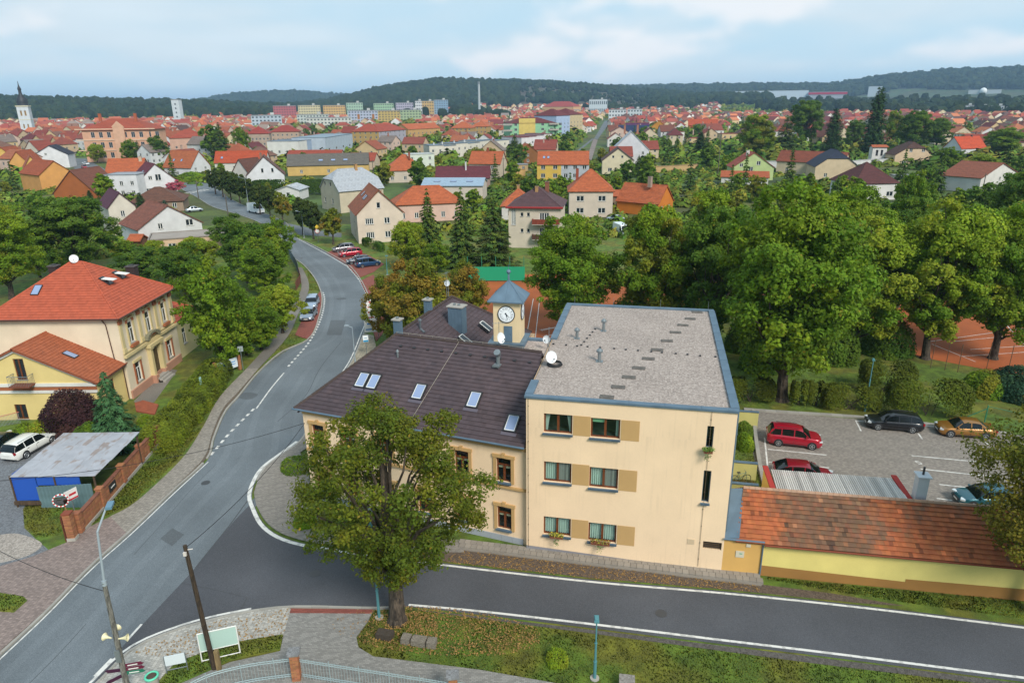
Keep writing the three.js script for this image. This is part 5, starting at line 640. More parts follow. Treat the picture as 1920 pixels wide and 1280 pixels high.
// ---------------------------------------------------------------- villa and yellow house on the left
const brickTone = (v) => { const k = rr(0.75, 1.2); return [0.42 * k, 0.165 * k * rr(0.9, 1.15), 0.075 * k]; };
{
  const yellow = '#e0d09a', g = house({ n: 'villa', L: 'cream villa with a red tiled pyramid roof and ornate street front', cat: 'villa', f: [-44.6, -64.4, 12.4, 0], d: 11.2, h: 8.9, t: 'hip', rise: 4.0, ov: 0.5, wc: '#ecdcc0', rc: '#c05c3e', ro: { course: 0.33, tile: 0.42, vary: 0.02 }, ch: [[-4.2, -8.2, 0.8, 1.9, '#3a2d2c', 10.0], [3.4, -9.4, 0.9, 1.7, '#3a2d2c', 9.8]],
    W: [['r@', 2.0, 5.35, 1.1, 2.2, 't'], ['r@', 5.45, 5.35, 1.1, 2.2, 't'], ['r@', 8.9, 5.35, 1.1, 2.2, 't'], ['r@', 2.0, 1.2, 1.0, 2.1, 't'], ['r@', 8.9, 1.2, 1.0, 2.1, 't']], sky: [['f', -2.6, 0.45, 0.8, 1.3]] });
  const X = 6.2, cream = mat('stone_trim', '#d8c591', { map: T.stucco }), terra = mat('terracotta_trim', '#a8643f', { map: T.stucco }), roof = g.children.find((c) => c.name === 'roof');
  const on = (name, u, v, w, h, q, m, parent = g) => { const b = new MB(); b.box(X + q / 2 + 0.004, v, -u, q, h, w); return part(name, b, m, parent); };
  { const b = new MB(); b.quad([X + 0.02, 0.5, -0.02], [X + 0.02, 0.5, -10.88], [X + 0.02, 8.6, -10.88], [X + 0.02, 8.6, -0.02]); }
  on('string_course', 5.45, 4.35, 11.1, 0.28, 0.3, cream); on('string_course', 5.45, 4.75, 11, 0.12, 0.14, cream); on('frieze', 5.45, 8.2, 11, 0.5, 0.12, cream); on('base_course', 5.45, 0, 11.0, 0.85, 0.16, mat('pink_base', '#bf8f76', { map: T.stucco }));
  for (const u of [0.25, 3.72, 7.18, 10.65]) { on('pilaster', u, 4.9, 0.42, 3.3, 0.13, cream); on('capital', u, 7.8, 0.55, 0.42, 0.2, terra); on('pilaster_foot', u, 4.87, 0.52, 0.4, 0.18, cream); }
  for (const u of [2.0, 5.45, 8.9]) {
    for (const s of [-1, 1]) on('window_jamb', u + s * 0.62, 5.2, 0.2, 2.45, 0.1, cream);
    const arch = new MB(); for (let k = 0; k < 9; k++) { const a = Math.PI * (k + 0.5) / 9; arch.color([1, 1, 1]).box(X + 0.07, 7.45 + Math.sin(a) * 0.5, -(u + Math.cos(a) * 0.62), 0.12, 0.2, 0.22); } part('window_arch', arch, terra, g);
    const ped = new MB(), z = -u; ped.bar([X + 0.1, 8.0, z - 0.85], [X + 0.1, 8.38, z], 0.07, 0.07, 5); ped.bar([X + 0.1, 8.0, z + 0.85], [X + 0.1, 8.38, z], 0.07, 0.07, 5); ped.box(X + 0.08, 7.92, z, 0.16, 0.1, 1.8); part('pediment', ped, cream, g);
    on('window_box', u, 5.0, 1.25, 0.3, 0.32, terra);
  }
  for (const u of [2.0, 8.9]) { for (const s of [-1, 1]) on('window_jamb', u + s * 0.66, 1.1, 0.2, 2.3, 0.09, terra); on('window_head', u, 3.32, 1.6, 0.25, 0.14, cream); }
  // porch in the middle of the ground floor
  for (const s of [-1, 1]) { on('porch_column', 5.45 + s * 1.05, 0.85, 0.4, 2.9, 0.45, cream); on('porch_capital', 5.45 + s * 1.05, 3.75, 0.55, 0.2, 0.55, cream); on('porch_plinth', 5.45 + s * 1.05, 0, 0.6, 0.86, 0.6, mat('pink_base', '#bf8f76', {})); }
  on('porch_entablature', 5.45, 3.95, 2.9, 0.35, 0.6, cream); on('door', 5.45, 0.5, 1.4, 2.9, 0.05, mat('old_door', '#77643f', { map: T.wood })); { const b = new MB(); for (let k = 0; k < 9; k++) { const a = Math.PI * (k + 0.5) / 9; b.box(X + 0.25, 4.7 + Math.sin(a) * 0.55, -(5.45 + Math.cos(a) * 1.2), 0.4, 0.22, 0.46); } part('porch_arch', b, mat('weathered', '#8f8b72', { map: T.stucco }), g); }
  for (let k = 0; k < 3; k++) { const b = new MB(); b.box(X + 0.9 - k * 0.22, 0, -5.45, 0.9 - k * 0.2, 0.17 * (k + 1), 2.2); part('step', b, concrete, g); }
  { const b = new MB(); b.bar([X - 1.6, 8.55, 0.08], [X - 1.1, 7.9, 0.1], 0.05); b.bar([X - 1.1, 7.9, 0.1], [X - 0.75, 0.3, 0.1], 0.05); part('downpipe', b, mat('brown_pipe', '#4a2f26', { roughness: 0.5 }), g); const q = new MB(); q.bar([-X - 0.5, 8.55, 0.55], [X + 0.5, 8.55, 0.55], 0.07); q.bar([X + 0.55, 8.55, 0.5], [X + 0.55, 8.55, -11.4], 0.07); part('gutter', q, mat('brown_pipe', '#4a2f26', {}), g); }
  // two open skylights on the street slope
  for (const z of [-4.6, -7.1]) { const a = Math.atan2(4.0, 5.6), b = new MB(); b.box(0, 0, 0, 1.25, 0.1, 0.8); const f = part('roof_window', b, darkMetal, roof, [X - 3.0, 8.9 + 4.0 * (3.0 / 5.6) + 0.05, z]); f.rotation.z = -a; const gl = new MB(); gl.quad([-0.55, 0.11, 0.33], [0.55, 0.11, 0.33], [0.55, 0.11, -0.33], [-0.55, 0.11, -0.33]); part('pane', gl, glass, f); const s = new MB(); s.box(0.1, 0, 0, 1.2, 0.06, 0.76); const sash = part('sash', s, white, f, [0.1, 0.32, 0]); sash.rotation.z = 0.5; }
  // lower side wing with a red roof
  house({ n: 'villa_wing', L: 'low yellow side wing of the villa with a red roof', cat: 'building', f: [-41.6, -75.5, 6.0, 0], d: 5.4, h: 4.9, t: 'hip', rise: 1.7, ov: 0.4, wc: yellow, rc: '#c05c3e', W: [['r@', 2.0, 1.4, 0.9, 1.9, 't']] });
  const lw = house({ n: 'gable_house', L: 'low yellow house with an orange roof and small balcony before the villa', cat: 'house', f: [-45.5, -59.7, 13.6, 0], d: 4.65, h: 3.95, t: 'gz', rise: 3.25, ov: 0.35, gov: 0.35, wc: '#e8d08a', rc: '#b0603c', ro: { course: 0.33, tile: 0.42, vary: 0.04 }, frame: brownFrame, W: [['f@', 6.9, 4.1, 0.95, 2.05, '2'], ['f@', 6.0, 0.1, 1.1, 1.5, '2'], ['r@', 2.3, 1.6, 0.9, 1.5, '2']], sky: [['r', -2.4, 0.5, 0.75, 1.25]] });
  { const b = new MB(), r = new MB(), w2 = mat('white_trim', '#e4e2da', { map: T.stucco }); b.box(0, 3.42, 0.08, 13.6, 0.3, 0.16).box(0, 2.75, 0.06, 13.6, 0.28, 0.12); part('string_course', b, w2, lw); r.box(0, 3.04, 0.05, 13.6, 0.36, 0.1); part('terracotta_band', r, mat('terracotta_trim', '#a8643f', {}), lw); const v = new MB(), L = Math.hypot(6.65, 3.05); for (const s of [-1, 1]) v.quad([s * 6.9, 3.5, 0.16], [0, 6.8, 0.16], [0, 7.14, 0.16], [s * 6.9, 3.86, 0.16]); part('verge_trim', v, w2, lw);
    const bal = new MB(); bal.box(0.3, 3.64, 0.5, 1.9, 0.12, 1.0); const bb = part('balcony', bal, mat('balcony_slab', '#6e3d2c'), lw); const rl = new MB(); for (let k = 0; k < 13; k++) rl.bar([-0.6 + k * 0.15, 3.76, 0.97], [-0.6 + k * 0.15, 4.72, 0.97], 0.012, 0.012, 4); for (const x of [-0.6, 1.2]) for (let k = 0; k < 6; k++) rl.bar([x, 3.76, 0.1 + k * 0.17], [x, 4.72, 0.1 + k * 0.17], 0.012, 0.012, 4); rl.bar([-0.62, 4.72, 0.97], [1.22, 4.72, 0.97], 0.03); rl.bar([-0.6, 4.72, 0.05], [-0.6, 4.72, 0.97], 0.03); rl.bar([1.2, 4.72, 0.05], [1.2, 4.72, 0.97], 0.03); part('railing', rl, galv, bb); const gt = new MB(); gt.bar([7.2, 3.7, 0.4], [7.2, 3.7, -4.6], 0.06); gt.bar([6.95, 3.6, -4.4], [6.95, 0.2, -4.4], 0.05); part('gutter', gt, mat('brown_pipe', '#4a2f26', {}), lw); }
  dish('large white dish on top of the villa roof', [-44.8, 12.8, -70.0], 0.5, 0.42, 0.35);
  structure('terracotta_terrace', slabPoly([[-37.55,-63.14],[-37.02,-63.78],[-34.95,-62.7],[-34.24,-60.46],[-36.42,-61.24]], -0.02, 0.12), mat('terracotta_tiles', '#a4573a', { map: T.tiles }));
}
// metal roofed shed with blue tarpaulin
{ const t = thing('market_shed', 'open shed with a rusty sheet metal roof and blue tarpaulin sides', 'shed', [-33.5, 0, -44.6], 0.0);
  const ang = Math.atan2(0.25, 6.4); for (let i = 0; i < 6; i++) for (let j = 0; j < 3; j++) { const m = new MB(); m.box(0, 0, 0, 1.05, 0.03, 2.3); { const a = rr(0, 5), b = rr(0, 5); m.u = m.u.map((v, k) => v + (k % 2 ? a : b)); } const p = part('roof_sheet', m, mat('rusty_sheet', '#b9bac0', { map: T.rust, roughness: 0.6, metalness: 0.1 }), t, [-2.6 + i * 1.03 + j * -0.02, 2.62 + j * 0.06 + (i % 2) * 0.012, 0.0 - 1.0 - j * 2.2]); p.rotation.x = 0.03; p.rotation.y = 0.03; }
  const b = new MB(); b.box(-2.3, 0.55, -0.05, 1.9, 2.0, 0.06).box(0.2, 1.8, -0.05, 3.2, 0.75, 0.06).box(-3.2, 0.6, -3, 0.06, 2.0, 5.5); part('tarpaulin', b, mat('blue_tarp', '#1e4fa8', { roughness: 0.6 }), t);
  const c = new MB(); for (let k = 0; k < 30; k++) c.box(-1.35 + k * 0.135, 0, 0.1 + (k % 2) * 0.04, 0.075, 1.75 + k * 0.008, 0.03); for (let k = 0; k < 30; k++) c.box(-1.28 + k * 0.135, 0, 0.12, 0.065, 1.75 + k * 0.008, 0.028); part('corrugated_panel', c, mat('teal_sheet', '#7d9ba0', { map: T.metal, metalness: 0.2, roughness: 0.5 }), t);
  for (const [x, z] of [[-3.2, 0], [2.9, 0], [-3.2, -6.2], [2.9, -6.2], [0, 0], [0, -6.2]]) part('post', new MB().box(x, 0, z, 0.1, 2.6, 0.1), mat('old_timber', '#66503a', { map: T.wood }), t); const q = new MB(); q.box(-2.3, 0.25, 0.1, 2.0, 0.3, 0.1); part('plank', q, mat('old_timber', '#66503a', {}), t); }
// brick block fence with piers
{ const P0 = [-29.97, -40.97], P1 = [-31.02, -54.6], L = Math.hypot(P1[0] - P0[0], P1[1] - P0[1]), turn = Math.atan2(-(P1[1] - P0[1]), P1[0] - P0[0]);
  const t = thing('brick_fence', 'orange brick block fence with piers along the grass strip', 'fence', [P0[0], 0, P0[1]], turn);
  const base = new MB(); base.box(L / 2, -0.05, 0, L, 0.28, 0.34); part('footing', base, concrete, t);
  const piers = [0.15, 3.4, 6.8, 10.1, L - 0.15];
  for (let i = 0; i < 4; i++) { const a = piers[i] + 0.22, e = piers[i + 1] - 0.22, n = Math.round((e - a) / 0.4); const m = new MB(); for (let r = 0; r < 6; r++) for (let k = 0; k < n; k++) { m.color(brickTone()); m.box(a + (e - a) * (k + 0.5) / n, 0.24 + r * 0.2, 0, (e - a) / n - 0.02, 0.185, 0.2 + rr(0, 0.012)); } m.color([0.2, 0.1, 0.06]).box((a + e) / 2, 0.23, 0, e - a, 1.2, 0.17); part('block_panel', m, brickMat, t).userData.kind = 'stuff'; const c = new MB(); c.color([0.27, 0.1, 0.06]).box((a + e) / 2, 1.44, 0, e - a, 0.07, 0.3); part('coping', c, brickMat, t); }
  for (const x of piers) { const m = new MB(); for (let r = 0; r < 17; r++) for (let k = 0; k < 2; k++) { m.color(brickTone()); m.box(x + (r % 2 ? 0 : (k - 0.5) * 0.21), 0.2 + r * 0.085, r % 2 ? (k - 0.5) * 0.21 : 0, r % 2 ? 0.42 : 0.205, 0.077, r % 2 ? 0.205 : 0.42); } m.color([0.25, 0.1, 0.07]).box(x, 0.15, 0, 0.37, 1.5, 0.37); m.color(brickTone()).box(x, 1.65, 0, 0.5, 0.09, 0.5); part('pier', m, brickMat, t); }
  const s = new MB(); s.box(4.9, 0.65, 0.14, 1.0, 0.6, 0.05); const pl = part('plaque', s, darkMetal, t); const s2 = new MB(); s2.box(4.9, 0.9, 0.17, 0.6, 0.1, 0.012); part('plaque_text', s2, white, pl); }
{ const t = thing('brick_gate_pier', 'tall brick gate pier at the mouth of the yard', 'gate pier', [-30.04,-40.91].length ? [-30.1, 0, -40.4] : 0, 0.1); const m = new MB(); m.color([0.5, 0.48, 0.42]).box(0, -0.05, 0, 0.55, 0.35, 0.55); for (let r = 0; r < 21; r++) for (let k = 0; k < 2; k++) { m.color(brickTone()); m.box(r % 2 ? 0 : (k - 0.5) * 0.24, 0.3 + r * 0.085, r % 2 ? (k - 0.5) * 0.24 : 0, r % 2 ? 0.48 : 0.235, 0.077, r % 2 ? 0.235 : 0.48); } part('pier', m, brickMat, t); const q = new MB(); q.box(0, 2.09, 0, 0.56, 0.1, 0.56); part('cap', q, mat('brick_cap', '#7d3f2a'), t); const w = new MB(); w.box(-0.33, 0.05, 0.1, 0.09, 1.9, 0.3); part('gate_leaf', w, mat('gate_wood', '#70371f', { map: T.wood }), t); }

// ---------------------------------------------------------------- long low tiled building on the right
{
  //@plane fc 1425 1078 1700 1105
  const a = [15.28,-35.96], b0 = [23.61,-34.49], ux = b0[0] - a[0], uz = b0[1] - a[1], L0 = Math.hypot(ux, uz), turn = Math.atan2(-uz, ux), L = 21;
  const t = thing('low_tiled_building', 'long low yellow building with a mossy orange tile roof', 'building', [a[0], 0, a[1]], turn);
  const he = 2.55, D = 5.4, rise = 1.95, w = new MB(); facade(w, [[-0.02, 0], [L, 0], [L, he], [-0.02, he]], [], 0.1, (u, v, q) => [u, v, q]); facade(w, [[-2.4, 0], [L, 0], [L, he], [-2.4, he]], [], 0.1, (u, v, q) => [L - 2.4 - u, v, -D - q]); facade(w, [[0, 0], [D, 0], [D, he], [D / 2, he + rise], [0, he]], [], 0.1, (u, v, q) => [L + q, v, -u]);
  part('wall', w, mat('yellow_render', '#ecd982', { map: T.stucco }), t);
  { const q = new MB(); q.box(-1.2, 0, -0.35, 2.4, he - 0.02, 0.9); part('gatehouse_wall', q, mat('apricot_render', '#e0b063', { map: T.stucco }), t); const k = new MB(); k.poly([[0.02, 0, 0.025], [8.3, 0, 0.025], [8.3, 0.55, 0.025], [0.02, 0.75, 0.025]]); k.poly([[8.3, 0, 0.024], [L, 0, 0.024], [L, 0.9, 0.024], [8.3, 0.75, 0.024]]); part('base_band', k, mat('ochre_base', '#a5773c', { map: T.stucco }), t); const m = new MB(); m.box(-1.35, 1.25, 0.11, 0.5, 0.45, 0.06); const pl = part('meter_box', m, mat('beige_box', '#c3bba4'), t); const m2 = new MB(); m2.box(-1.3, 1.5, 0.145, 0.16, 0.06, 0.01); part('sticker', m2, mat('green_sticker', '#3f9c7a'), pl); const p = new MB(); p.bar([-0.05, 0.1, 0.16], [-0.05, he, 0.16], 0.045); p.bar([-2.4, he, 0.24], [0, he, 0.24], 0.06); part('downpipe', p, zinc, t); const v = new MB(); v.box(-0.9, 2.05, 0.12, 0.26, 0.2, 0.06); part('vent', v, mat('beige_box', '#c3bba4'), t); }
  const R = new MB(), rc = C('#b8683c');
  const tone = (u, v, c) => { const wob = perlin.noise(u * 0.6, v * 0.9, 1.7), mid = Math.max(0, 1 - Math.abs((u - 5.2 + wob * 1.2) / 3.3) ** 4), n = perlin.noise(u * 0.35, v * 0.5, 9.1), fine = perlin.noise(u * 2.4, v * 2.4, 3.3); let r = c.r, g = c.g, b = c.b; const moss = Math.min(1, mid * (0.95 + fine * 0.6) + Math.max(0, fine + n - 0.15) * 1.1); const m = [0.15, 0.1, 0.065]; r += (m[0] - r) * Math.max(0, moss) * 0.85; g += (m[1] - g) * Math.max(0, moss) * 0.85; b += (m[2] - b) * Math.max(0, moss) * 0.6; const k = rr(0.86, 1.14) * (rnd() < 0.03 ? 0.55 : 1) * (rnd() < 0.015 ? 1.6 : 1); return [Math.min(1, r * k), g * k * rr(0.92, 1.06), b * k]; };
  const ro = { course: 0.29, tile: 0.245, lip: 0.07, thick: 0.1, tone };
  roofPlane(R, [[-1.7, he - 0.1, 0.28], [L, he - 0.1, 0.28], [L, he + rise, -D / 2], [-1.05, he + rise, -D / 2]], rc, ro); roofPlane(R, [[L, he - 0.1, -D - 0.28], [-1.7, he - 0.1, -D - 0.28], [-1.05, he + rise, -D / 2], [L, he + rise, -D / 2]], rc, { ...ro, tile: 1 });
  ridgeCaps(R, [-1.05, he + rise + 0.02, -D / 2], [L, he + rise + 0.02, -D / 2], C('#c09a80'), 0.12, 0.36);
  const roof = part('roof', R, roofMat, t); const g2 = new MB(); g2.bar([0, he - 0.16, 0.33], [L, he - 0.16, 0.33], 0.06); part('gutter', g2, mat('rust_gutter', '#7a3d26'), t);
  { const q = new MB(); q.box(9.6, 2.6, -D / 2 - 0.75, 0.62, 3.3, 0.62); q.box(9.6, 5.9, -D / 2 - 0.75, 0.8, 0.08, 0.8); const c = part('chimney', q, mat('white_chimney', '#c9d0d6', { map: T.stucco }), roof); const p = new MB(); p.bar([9.6, 5.95, -D / 2 - 0.75], [9.6, 6.5, -D / 2 - 0.75], 0.07, 0.07, 8); part('flue', p, darkMetal, c); }
  { const q = new MB(); q.poly([[-2.4, he - 0.05, 0.1], [-1.5, he + 0.1, 0.2], [-1.0, he + rise, -D / 2], [-2.3, he + rise * 0.9, -D / 2]]); part('flashing', q, zinc, roof); }
  // corrugated lean-to behind the ridge
  const co = new MB(); for (let k = 0; k < 58; k++) { const x = 1.1 + k * 0.135; co.color(((k) => [0.5 * k, 0.48 * k, 0.45 * k])(rr(0.7, 1.2))); co.bar([x, he + rise - 0.12, -D / 2 - 0.25], [x + 0.15, he + rise - 0.3, -D / 2 - 3.2], 0.062, 0.062, 6); } const lt = thing('corrugated_lean_to', 'weathered corrugated lean-to roof behind the tile ridge', 'lean-to', [a[0], 0, a[1]], turn); part('corrugated_roof', co, vcMat, lt);
  for (const [x, n] of [[0.85, 0], [9.0, 1]]) { const q = new MB(); q.box(x, 0, -D / 2 - 1.8, 0.2, he + rise - 0.2, 3.0); const w2 = part('side_wall', q, mat('yellow_render', '#e2cd72', {}), lt); const c = new MB(); c.box(x, he + rise - 0.2, -D / 2 - 1.8, 0.34, 0.09, 3.2); part('coping', c, mat('red_coping', '#9c2f28'), w2); }
  { const q = new MB(); q.box(5, 0, -D / 2 - 2.8, 8, he + rise - 0.5, 0.15); part('rear_wall', q, mat('yellow_render', '#e2cd72', {}), lt); }
}
// low garden walls and strip beside the flat building
for (const [p, w, h, l] of [[[21.04,0,-56.64], 2.0, 1.5, 'yellow garden wall nearest the thuja hedge'], [[17.92,0,-47.6], 1.9, 1.4, 'yellow garden wall with a bicycle leaning on it'], [[17.31,0,-45.43], 1.9, 0.8, 'low yellow wall in front of the rust shrubs']]) { const t = thing('garden_wall', l, 'wall', p, BT); const m = new MB(); m.box(0, 0, 0, w, h, 0.2); part('wall_panel', m, mat('yellow_wall', '#c9c27a', { map: T.stucco }), t); const c = new MB(); c.box(0, h, 0, w + 0.06, 0.07, 0.3); part('coping', c, zinc, t); }
{ const t = thing('bicycle', 'small bicycle leaning at the yellow garden wall', 'bicycle', [17.51,0,-46.97], 0.1); for (const x of [-0.5, 0.5]) { const w = part('wheel', new THREE.TorusGeometry(0.33, 0.025, 6, 24), mat('tyre', '#17171a'), t, [x, 0.35, 0]); const s = new MB(); for (let k = 0; k < 8; k++) { const a = k / 8 * 6.283; s.bar([0, 0, 0], [Math.cos(a) * 0.32, Math.sin(a) * 0.32, 0], 0.006, 0.006, 3); } part('spokes', s, galv, w); } const f = new MB(), b = (p, q) => f.bar(p, q, 0.02, 0.02, 6); b([-0.5, 0.35, 0], [-0.05, 0.35, 0]); b([-0.05, 0.35, 0], [-0.2, 0.85, 0]); b([-0.5, 0.35, 0], [-0.18, 0.78, 0]); b([-0.18, 0.78, 0], [0.36, 0.82, 0]); b([-0.05, 0.35, 0], [0.36, 0.78, 0]); b([0.5, 0.35, 0], [0.34, 0.98, 0]); part('frame', f, mat('bike_green', '#56705e', { roughness: 0.4 }), t); const s = new MB(); s.box(-0.2, 0.88, 0, 0.24, 0.06, 0.14); part('saddle', s, darkMetal, t); const h = new MB(); h.bar([0.34, 1, -0.26], [0.34, 1, 0.26], 0.015); part('handlebar', h, galv, t); }
for (const [p, l] of [[[16.83,-45.97], 'rust coloured shrub behind the low yellow wall nearest the building'], [[17.4,-45.96], 'middle rust coloured shrub behind the low yellow wall'], [[17.95,-45.79], 'rust coloured shrub at the car park end of the low yellow wall']]) shrub('barberry_shrub', l, p, { h: 1.0, w: 0.9, n: 1000, leaf: 0.05, cols: [[0.14, 0.07, 0.025], [0.16, 0.13, 0.03]], seed: 140 }, 0, 'shrubs in the strip by the building');
{ const m = new MB(); const k = smooth([[22.81,-59.78],[20.96,-53.53],[19.56,-48.14],[18.98,-45.39]]); kerbRun(m, k, 0.3, -0.02, 0.25); const m2 = kerbRun(m, smooth([[22.06,-60.28],[24.66,-59.74],[32.96,-58.14],[38.38,-56.45],[43.79,-54.52]]), 0.45, -0.02, 0.12); structure('car_park_kerb', m, mat('kerb_stone', '#a9a59c', {})); }
{ const m = new MB(), ln = (a, b, w = 0.13) => stripe(m, [a, b], w, 0.006); ln([22.03,-54.51], [19.76,-46.92]); ln([21.55,-52.35], [26.03,-51.23]); ln([20.87,-50.16], [25.33,-49.11]); ln([31.53,-57.72], [30.98,-55.55]); ln([31.48,-57.6], [33,-57.23]); ln([36.92,-56.59], [38.25,-56.23]); ln([35.76,-55.02], [35.5,-53.9]); ln([40.52,-53.59], [40.5,-52.7]); ln([32.98,-50.98], [37.87,-49.8]); ln([32.5,-48.79], [37.24,-47.53]); ln([32.6,-46.43], [34.45,-45.93]); ln([31.27,-44.49], [32.23,-44.18]); ln([26.04,-52.83], [26.27,-52.63]); const num = (x, y) => { const s = 0.16; m.box(x, 0.004, y, 0.3, 0.004, 0.07).box(x, 0.004, y - 0.25, 0.3, 0.004, 0.07).box(x, 0.004, y + 0.25, 0.3, 0.004, 0.07).box(x - 0.14, 0.0045, y - 0.12, 0.07, 0.004, 0.25).box(x + 0.14, 0.0045, y + 0.12, 0.07, 0.004, 0.25); }; num(32.9,-49.82); num(37.52,-48.86); num(31.18,-43.28); structure('parking_marking', m, paint); }
// ---------------------------------------------------------------- cars
const rubber = mat('tyre', '#17171a', { roughness: 0.85 }), rimMat = mat('alloy', '#a6aaad', { metalness: 0.7, roughness: 0.35 }), lampMat = mat('headlamp_glass', '#cfd6da', { roughness: 0.1, metalness: 0.2 }), redLamp = mat('tail_lamp', '#8d1218', { roughness: 0.2 }), carGlass = mat('car_glass', '#0f1417', { roughness: 0.06, physical: true, specularIntensity: 1 });
const CARS = {
  sedan: { H: 1.44, body: [[-0.5, 0.5], [-0.475, 0.63], [-0.36, 0.66], [0, 0.64], [0.22, 0.62], [0.4, 0.56], [0.48, 0.46], [0.5, 0.36]], roof: [[-0.36, 0.65], [-0.22, 0.95], [-0.08, 1], [0.06, 0.985], [0.12, 0.93], [0.26, 0.62]], post: [-0.23, -0.04] },
  estate: { H: 1.47, body: [[-0.5, 0.48], [-0.485, 0.62], [-0.3, 0.65], [0, 0.63], [0.22, 0.61], [0.4, 0.55], [0.48, 0.45], [0.5, 0.36]], roof: [[-0.485, 0.63], [-0.42, 0.95], [-0.15, 1], [0.05, 0.985], [0.12, 0.92], [0.26, 0.61]], post: [-0.26, -0.05] },
  suv: { H: 1.63, body: [[-0.5, 0.48], [-0.485, 0.64], [-0.3, 0.66], [0, 0.64], [0.24, 0.62], [0.42, 0.57], [0.49, 0.47], [0.5, 0.36]], roof: [[-0.485, 0.64], [-0.42, 0.95], [-0.12, 1], [0.06, 0.98], [0.14, 0.91], [0.28, 0.62]], post: [-0.26, -0.03] },
  hatch: { H: 1.45, body: [[-0.5, 0.46], [-0.485, 0.62], [-0.3, 0.67], [0, 0.64], [0.2, 0.61], [0.4, 0.54], [0.48, 0.43], [0.5, 0.34]], roof: [[-0.47, 0.66], [-0.3, 0.94], [-0.08, 1], [0.05, 0.98], [0.12, 0.9], [0.27, 0.6]], post: [-0.22, -0.02] },
  mpv: { H: 1.68, body: [[-0.5, 0.46], [-0.49, 0.6], [-0.3, 0.62], [0, 0.6], [0.28, 0.57], [0.42, 0.52], [0.49, 0.42], [0.5, 0.34]], roof: [[-0.49, 0.6], [-0.45, 0.95], [-0.1, 1], [0.08, 0.975], [0.16, 0.89], [0.33, 0.56]], post: [-0.28, -0.04] },
};
const carGeo = new Map();
function carShapes(type, L, Wd) {
  const key = type + L + Wd; if (carGeo.has(key)) return carGeo.get(key); const c = CARS[type], H = c.H, W2 = Wd / 2, body = new MB(), gl = new MB(), rf = new MB();
  const xs = []; for (let i = 0; i <= 26; i++) { const t = i / 26; xs.push(-0.5 + (0.5 - 0.5 * Math.cos(Math.PI * t)) * 1.0); }
  const plan = (x) => { const e = Math.max(0, (Math.abs(x) - 0.36) / 0.14); return 1 - 0.24 * e * e; };
  const sec = (x) => { const y1 = lerpC(c.body, x) * H, w = W2 * plan(x), e = Math.max(0, (Math.abs(x) - 0.42) / 0.08), yb = 0.2 + 0.14 * e * e; return [[w * 0.9, yb], [w * 0.985, yb + 0.1], [w, (yb + y1) * 0.5], [w * 0.97, y1 - 0.1], [w * 0.9, y1 - 0.015], [w * 0.5, y1 + 0.015], [0, y1 + 0.02]]; };
  const loft = (m, st) => { for (let i = 0; i < st.length - 1; i++) { const [xa, A] = st[i], [xb, B] = st[i + 1]; for (let k = 0; k < A.length - 1; k++) for (const s of [1, -1]) { const p = (x, q) => [x * L, q[1], q[0] * s]; m.quad(p(xa, A[k]), p(xb, B[k]), p(xb, B[k + 1]), p(xa, A[k + 1])); } } };
  loft(body, xs.map((x) => [x, sec(x)])); for (const x of [-0.5, 0.5]) { const A = sec(x); for (let k = 0; k < A.length - 1; k++) body.quad([x * L, A[k][1], A[k][0]], [x * L, A[k + 1][1], A[k + 1][0]], [x * L, A[k + 1][1], -A[k + 1][0]], [x * L, A[k][1], -A[k][0]]); }
  { const y = 0.2; body.quad([-0.46 * L, y, W2 * 0.88], [0.46 * L, y, W2 * 0.88], [0.46 * L, y, -W2 * 0.88], [-0.46 * L, y, -W2 * 0.88]); }
  const r0 = c.roof[0][0], r1 = c.roof[c.roof.length - 1][0], rs = []; for (let i = 0; i <= 16; i++) rs.push(r0 + (r1 - r0) * i / 16);
  const gsec = (x, off) => { const yb = lerpC(c.body, x) * H - 0.02, yr = Math.max(yb + 0.005, lerpC(c.roof, x) * H), t = (yr - yb) / (H * 0.38), wb = W2 * 0.91 * plan(x), wr = wb - Math.min(1, t) * W2 * 0.2; return [[wb + off, yb], [wr + off, yr - 0.05 * Math.min(1, t) + off], [wr * 0.86, yr + off], [0, yr + 0.02 + off]]; };
  loft(gl, rs.map((x) => [x, gsec(x, 0)]));
  // roof skin: top band plus pillars in body colour
  const top = rs.filter((x) => lerpC(c.roof, x) > 0.9); const ts = top.map((x) => [x, gsec(x, 0.012).slice(1)]); loft(rf, ts);
  const pil = (x0, x1) => { for (const s of [1, -1]) { const a = gsec(x0, 0.014), b = gsec(x1, 0.014); rf.quad([x0 * L, a[0][1], a[0][0] * s], [x0 * L + 0.09, a[0][1], a[0][0] * s], [x1 * L + 0.07, b[1][1], b[1][0] * s], [x1 * L, b[1][1], b[1][0] * s]); } };
  for (const p of c.post) pil(p, p + 0.005); pil(r1 - 0.03, c.roof[c.roof.length - 2][0]); pil(r0 + 0.01, c.roof[1][0] - 0.01); for (const s of [1, -1]) { const x0 = r0 + 0.02, x1 = c.post[0] - 0.06 + (type === 'sedan' || type === 'hatch' ? 0.05 : 0); const a = gsec(x0, 0.013), b = gsec(c.roof[1][0], 0.013), d = gsec(c.roof[1][0] + 0.05, 0.013); if (type !== 'estate' && type !== 'mpv') rf.poly([[x0 * L, a[0][1], a[0][0] * s], [(x0 + 0.06) * L, a[0][1], a[0][0] * s], [(c.roof[1][0] + 0.04) * L, d[1][1], d[1][0] * s], [c.roof[1][0] * L, b[1][1], b[1][0] * s]]); }
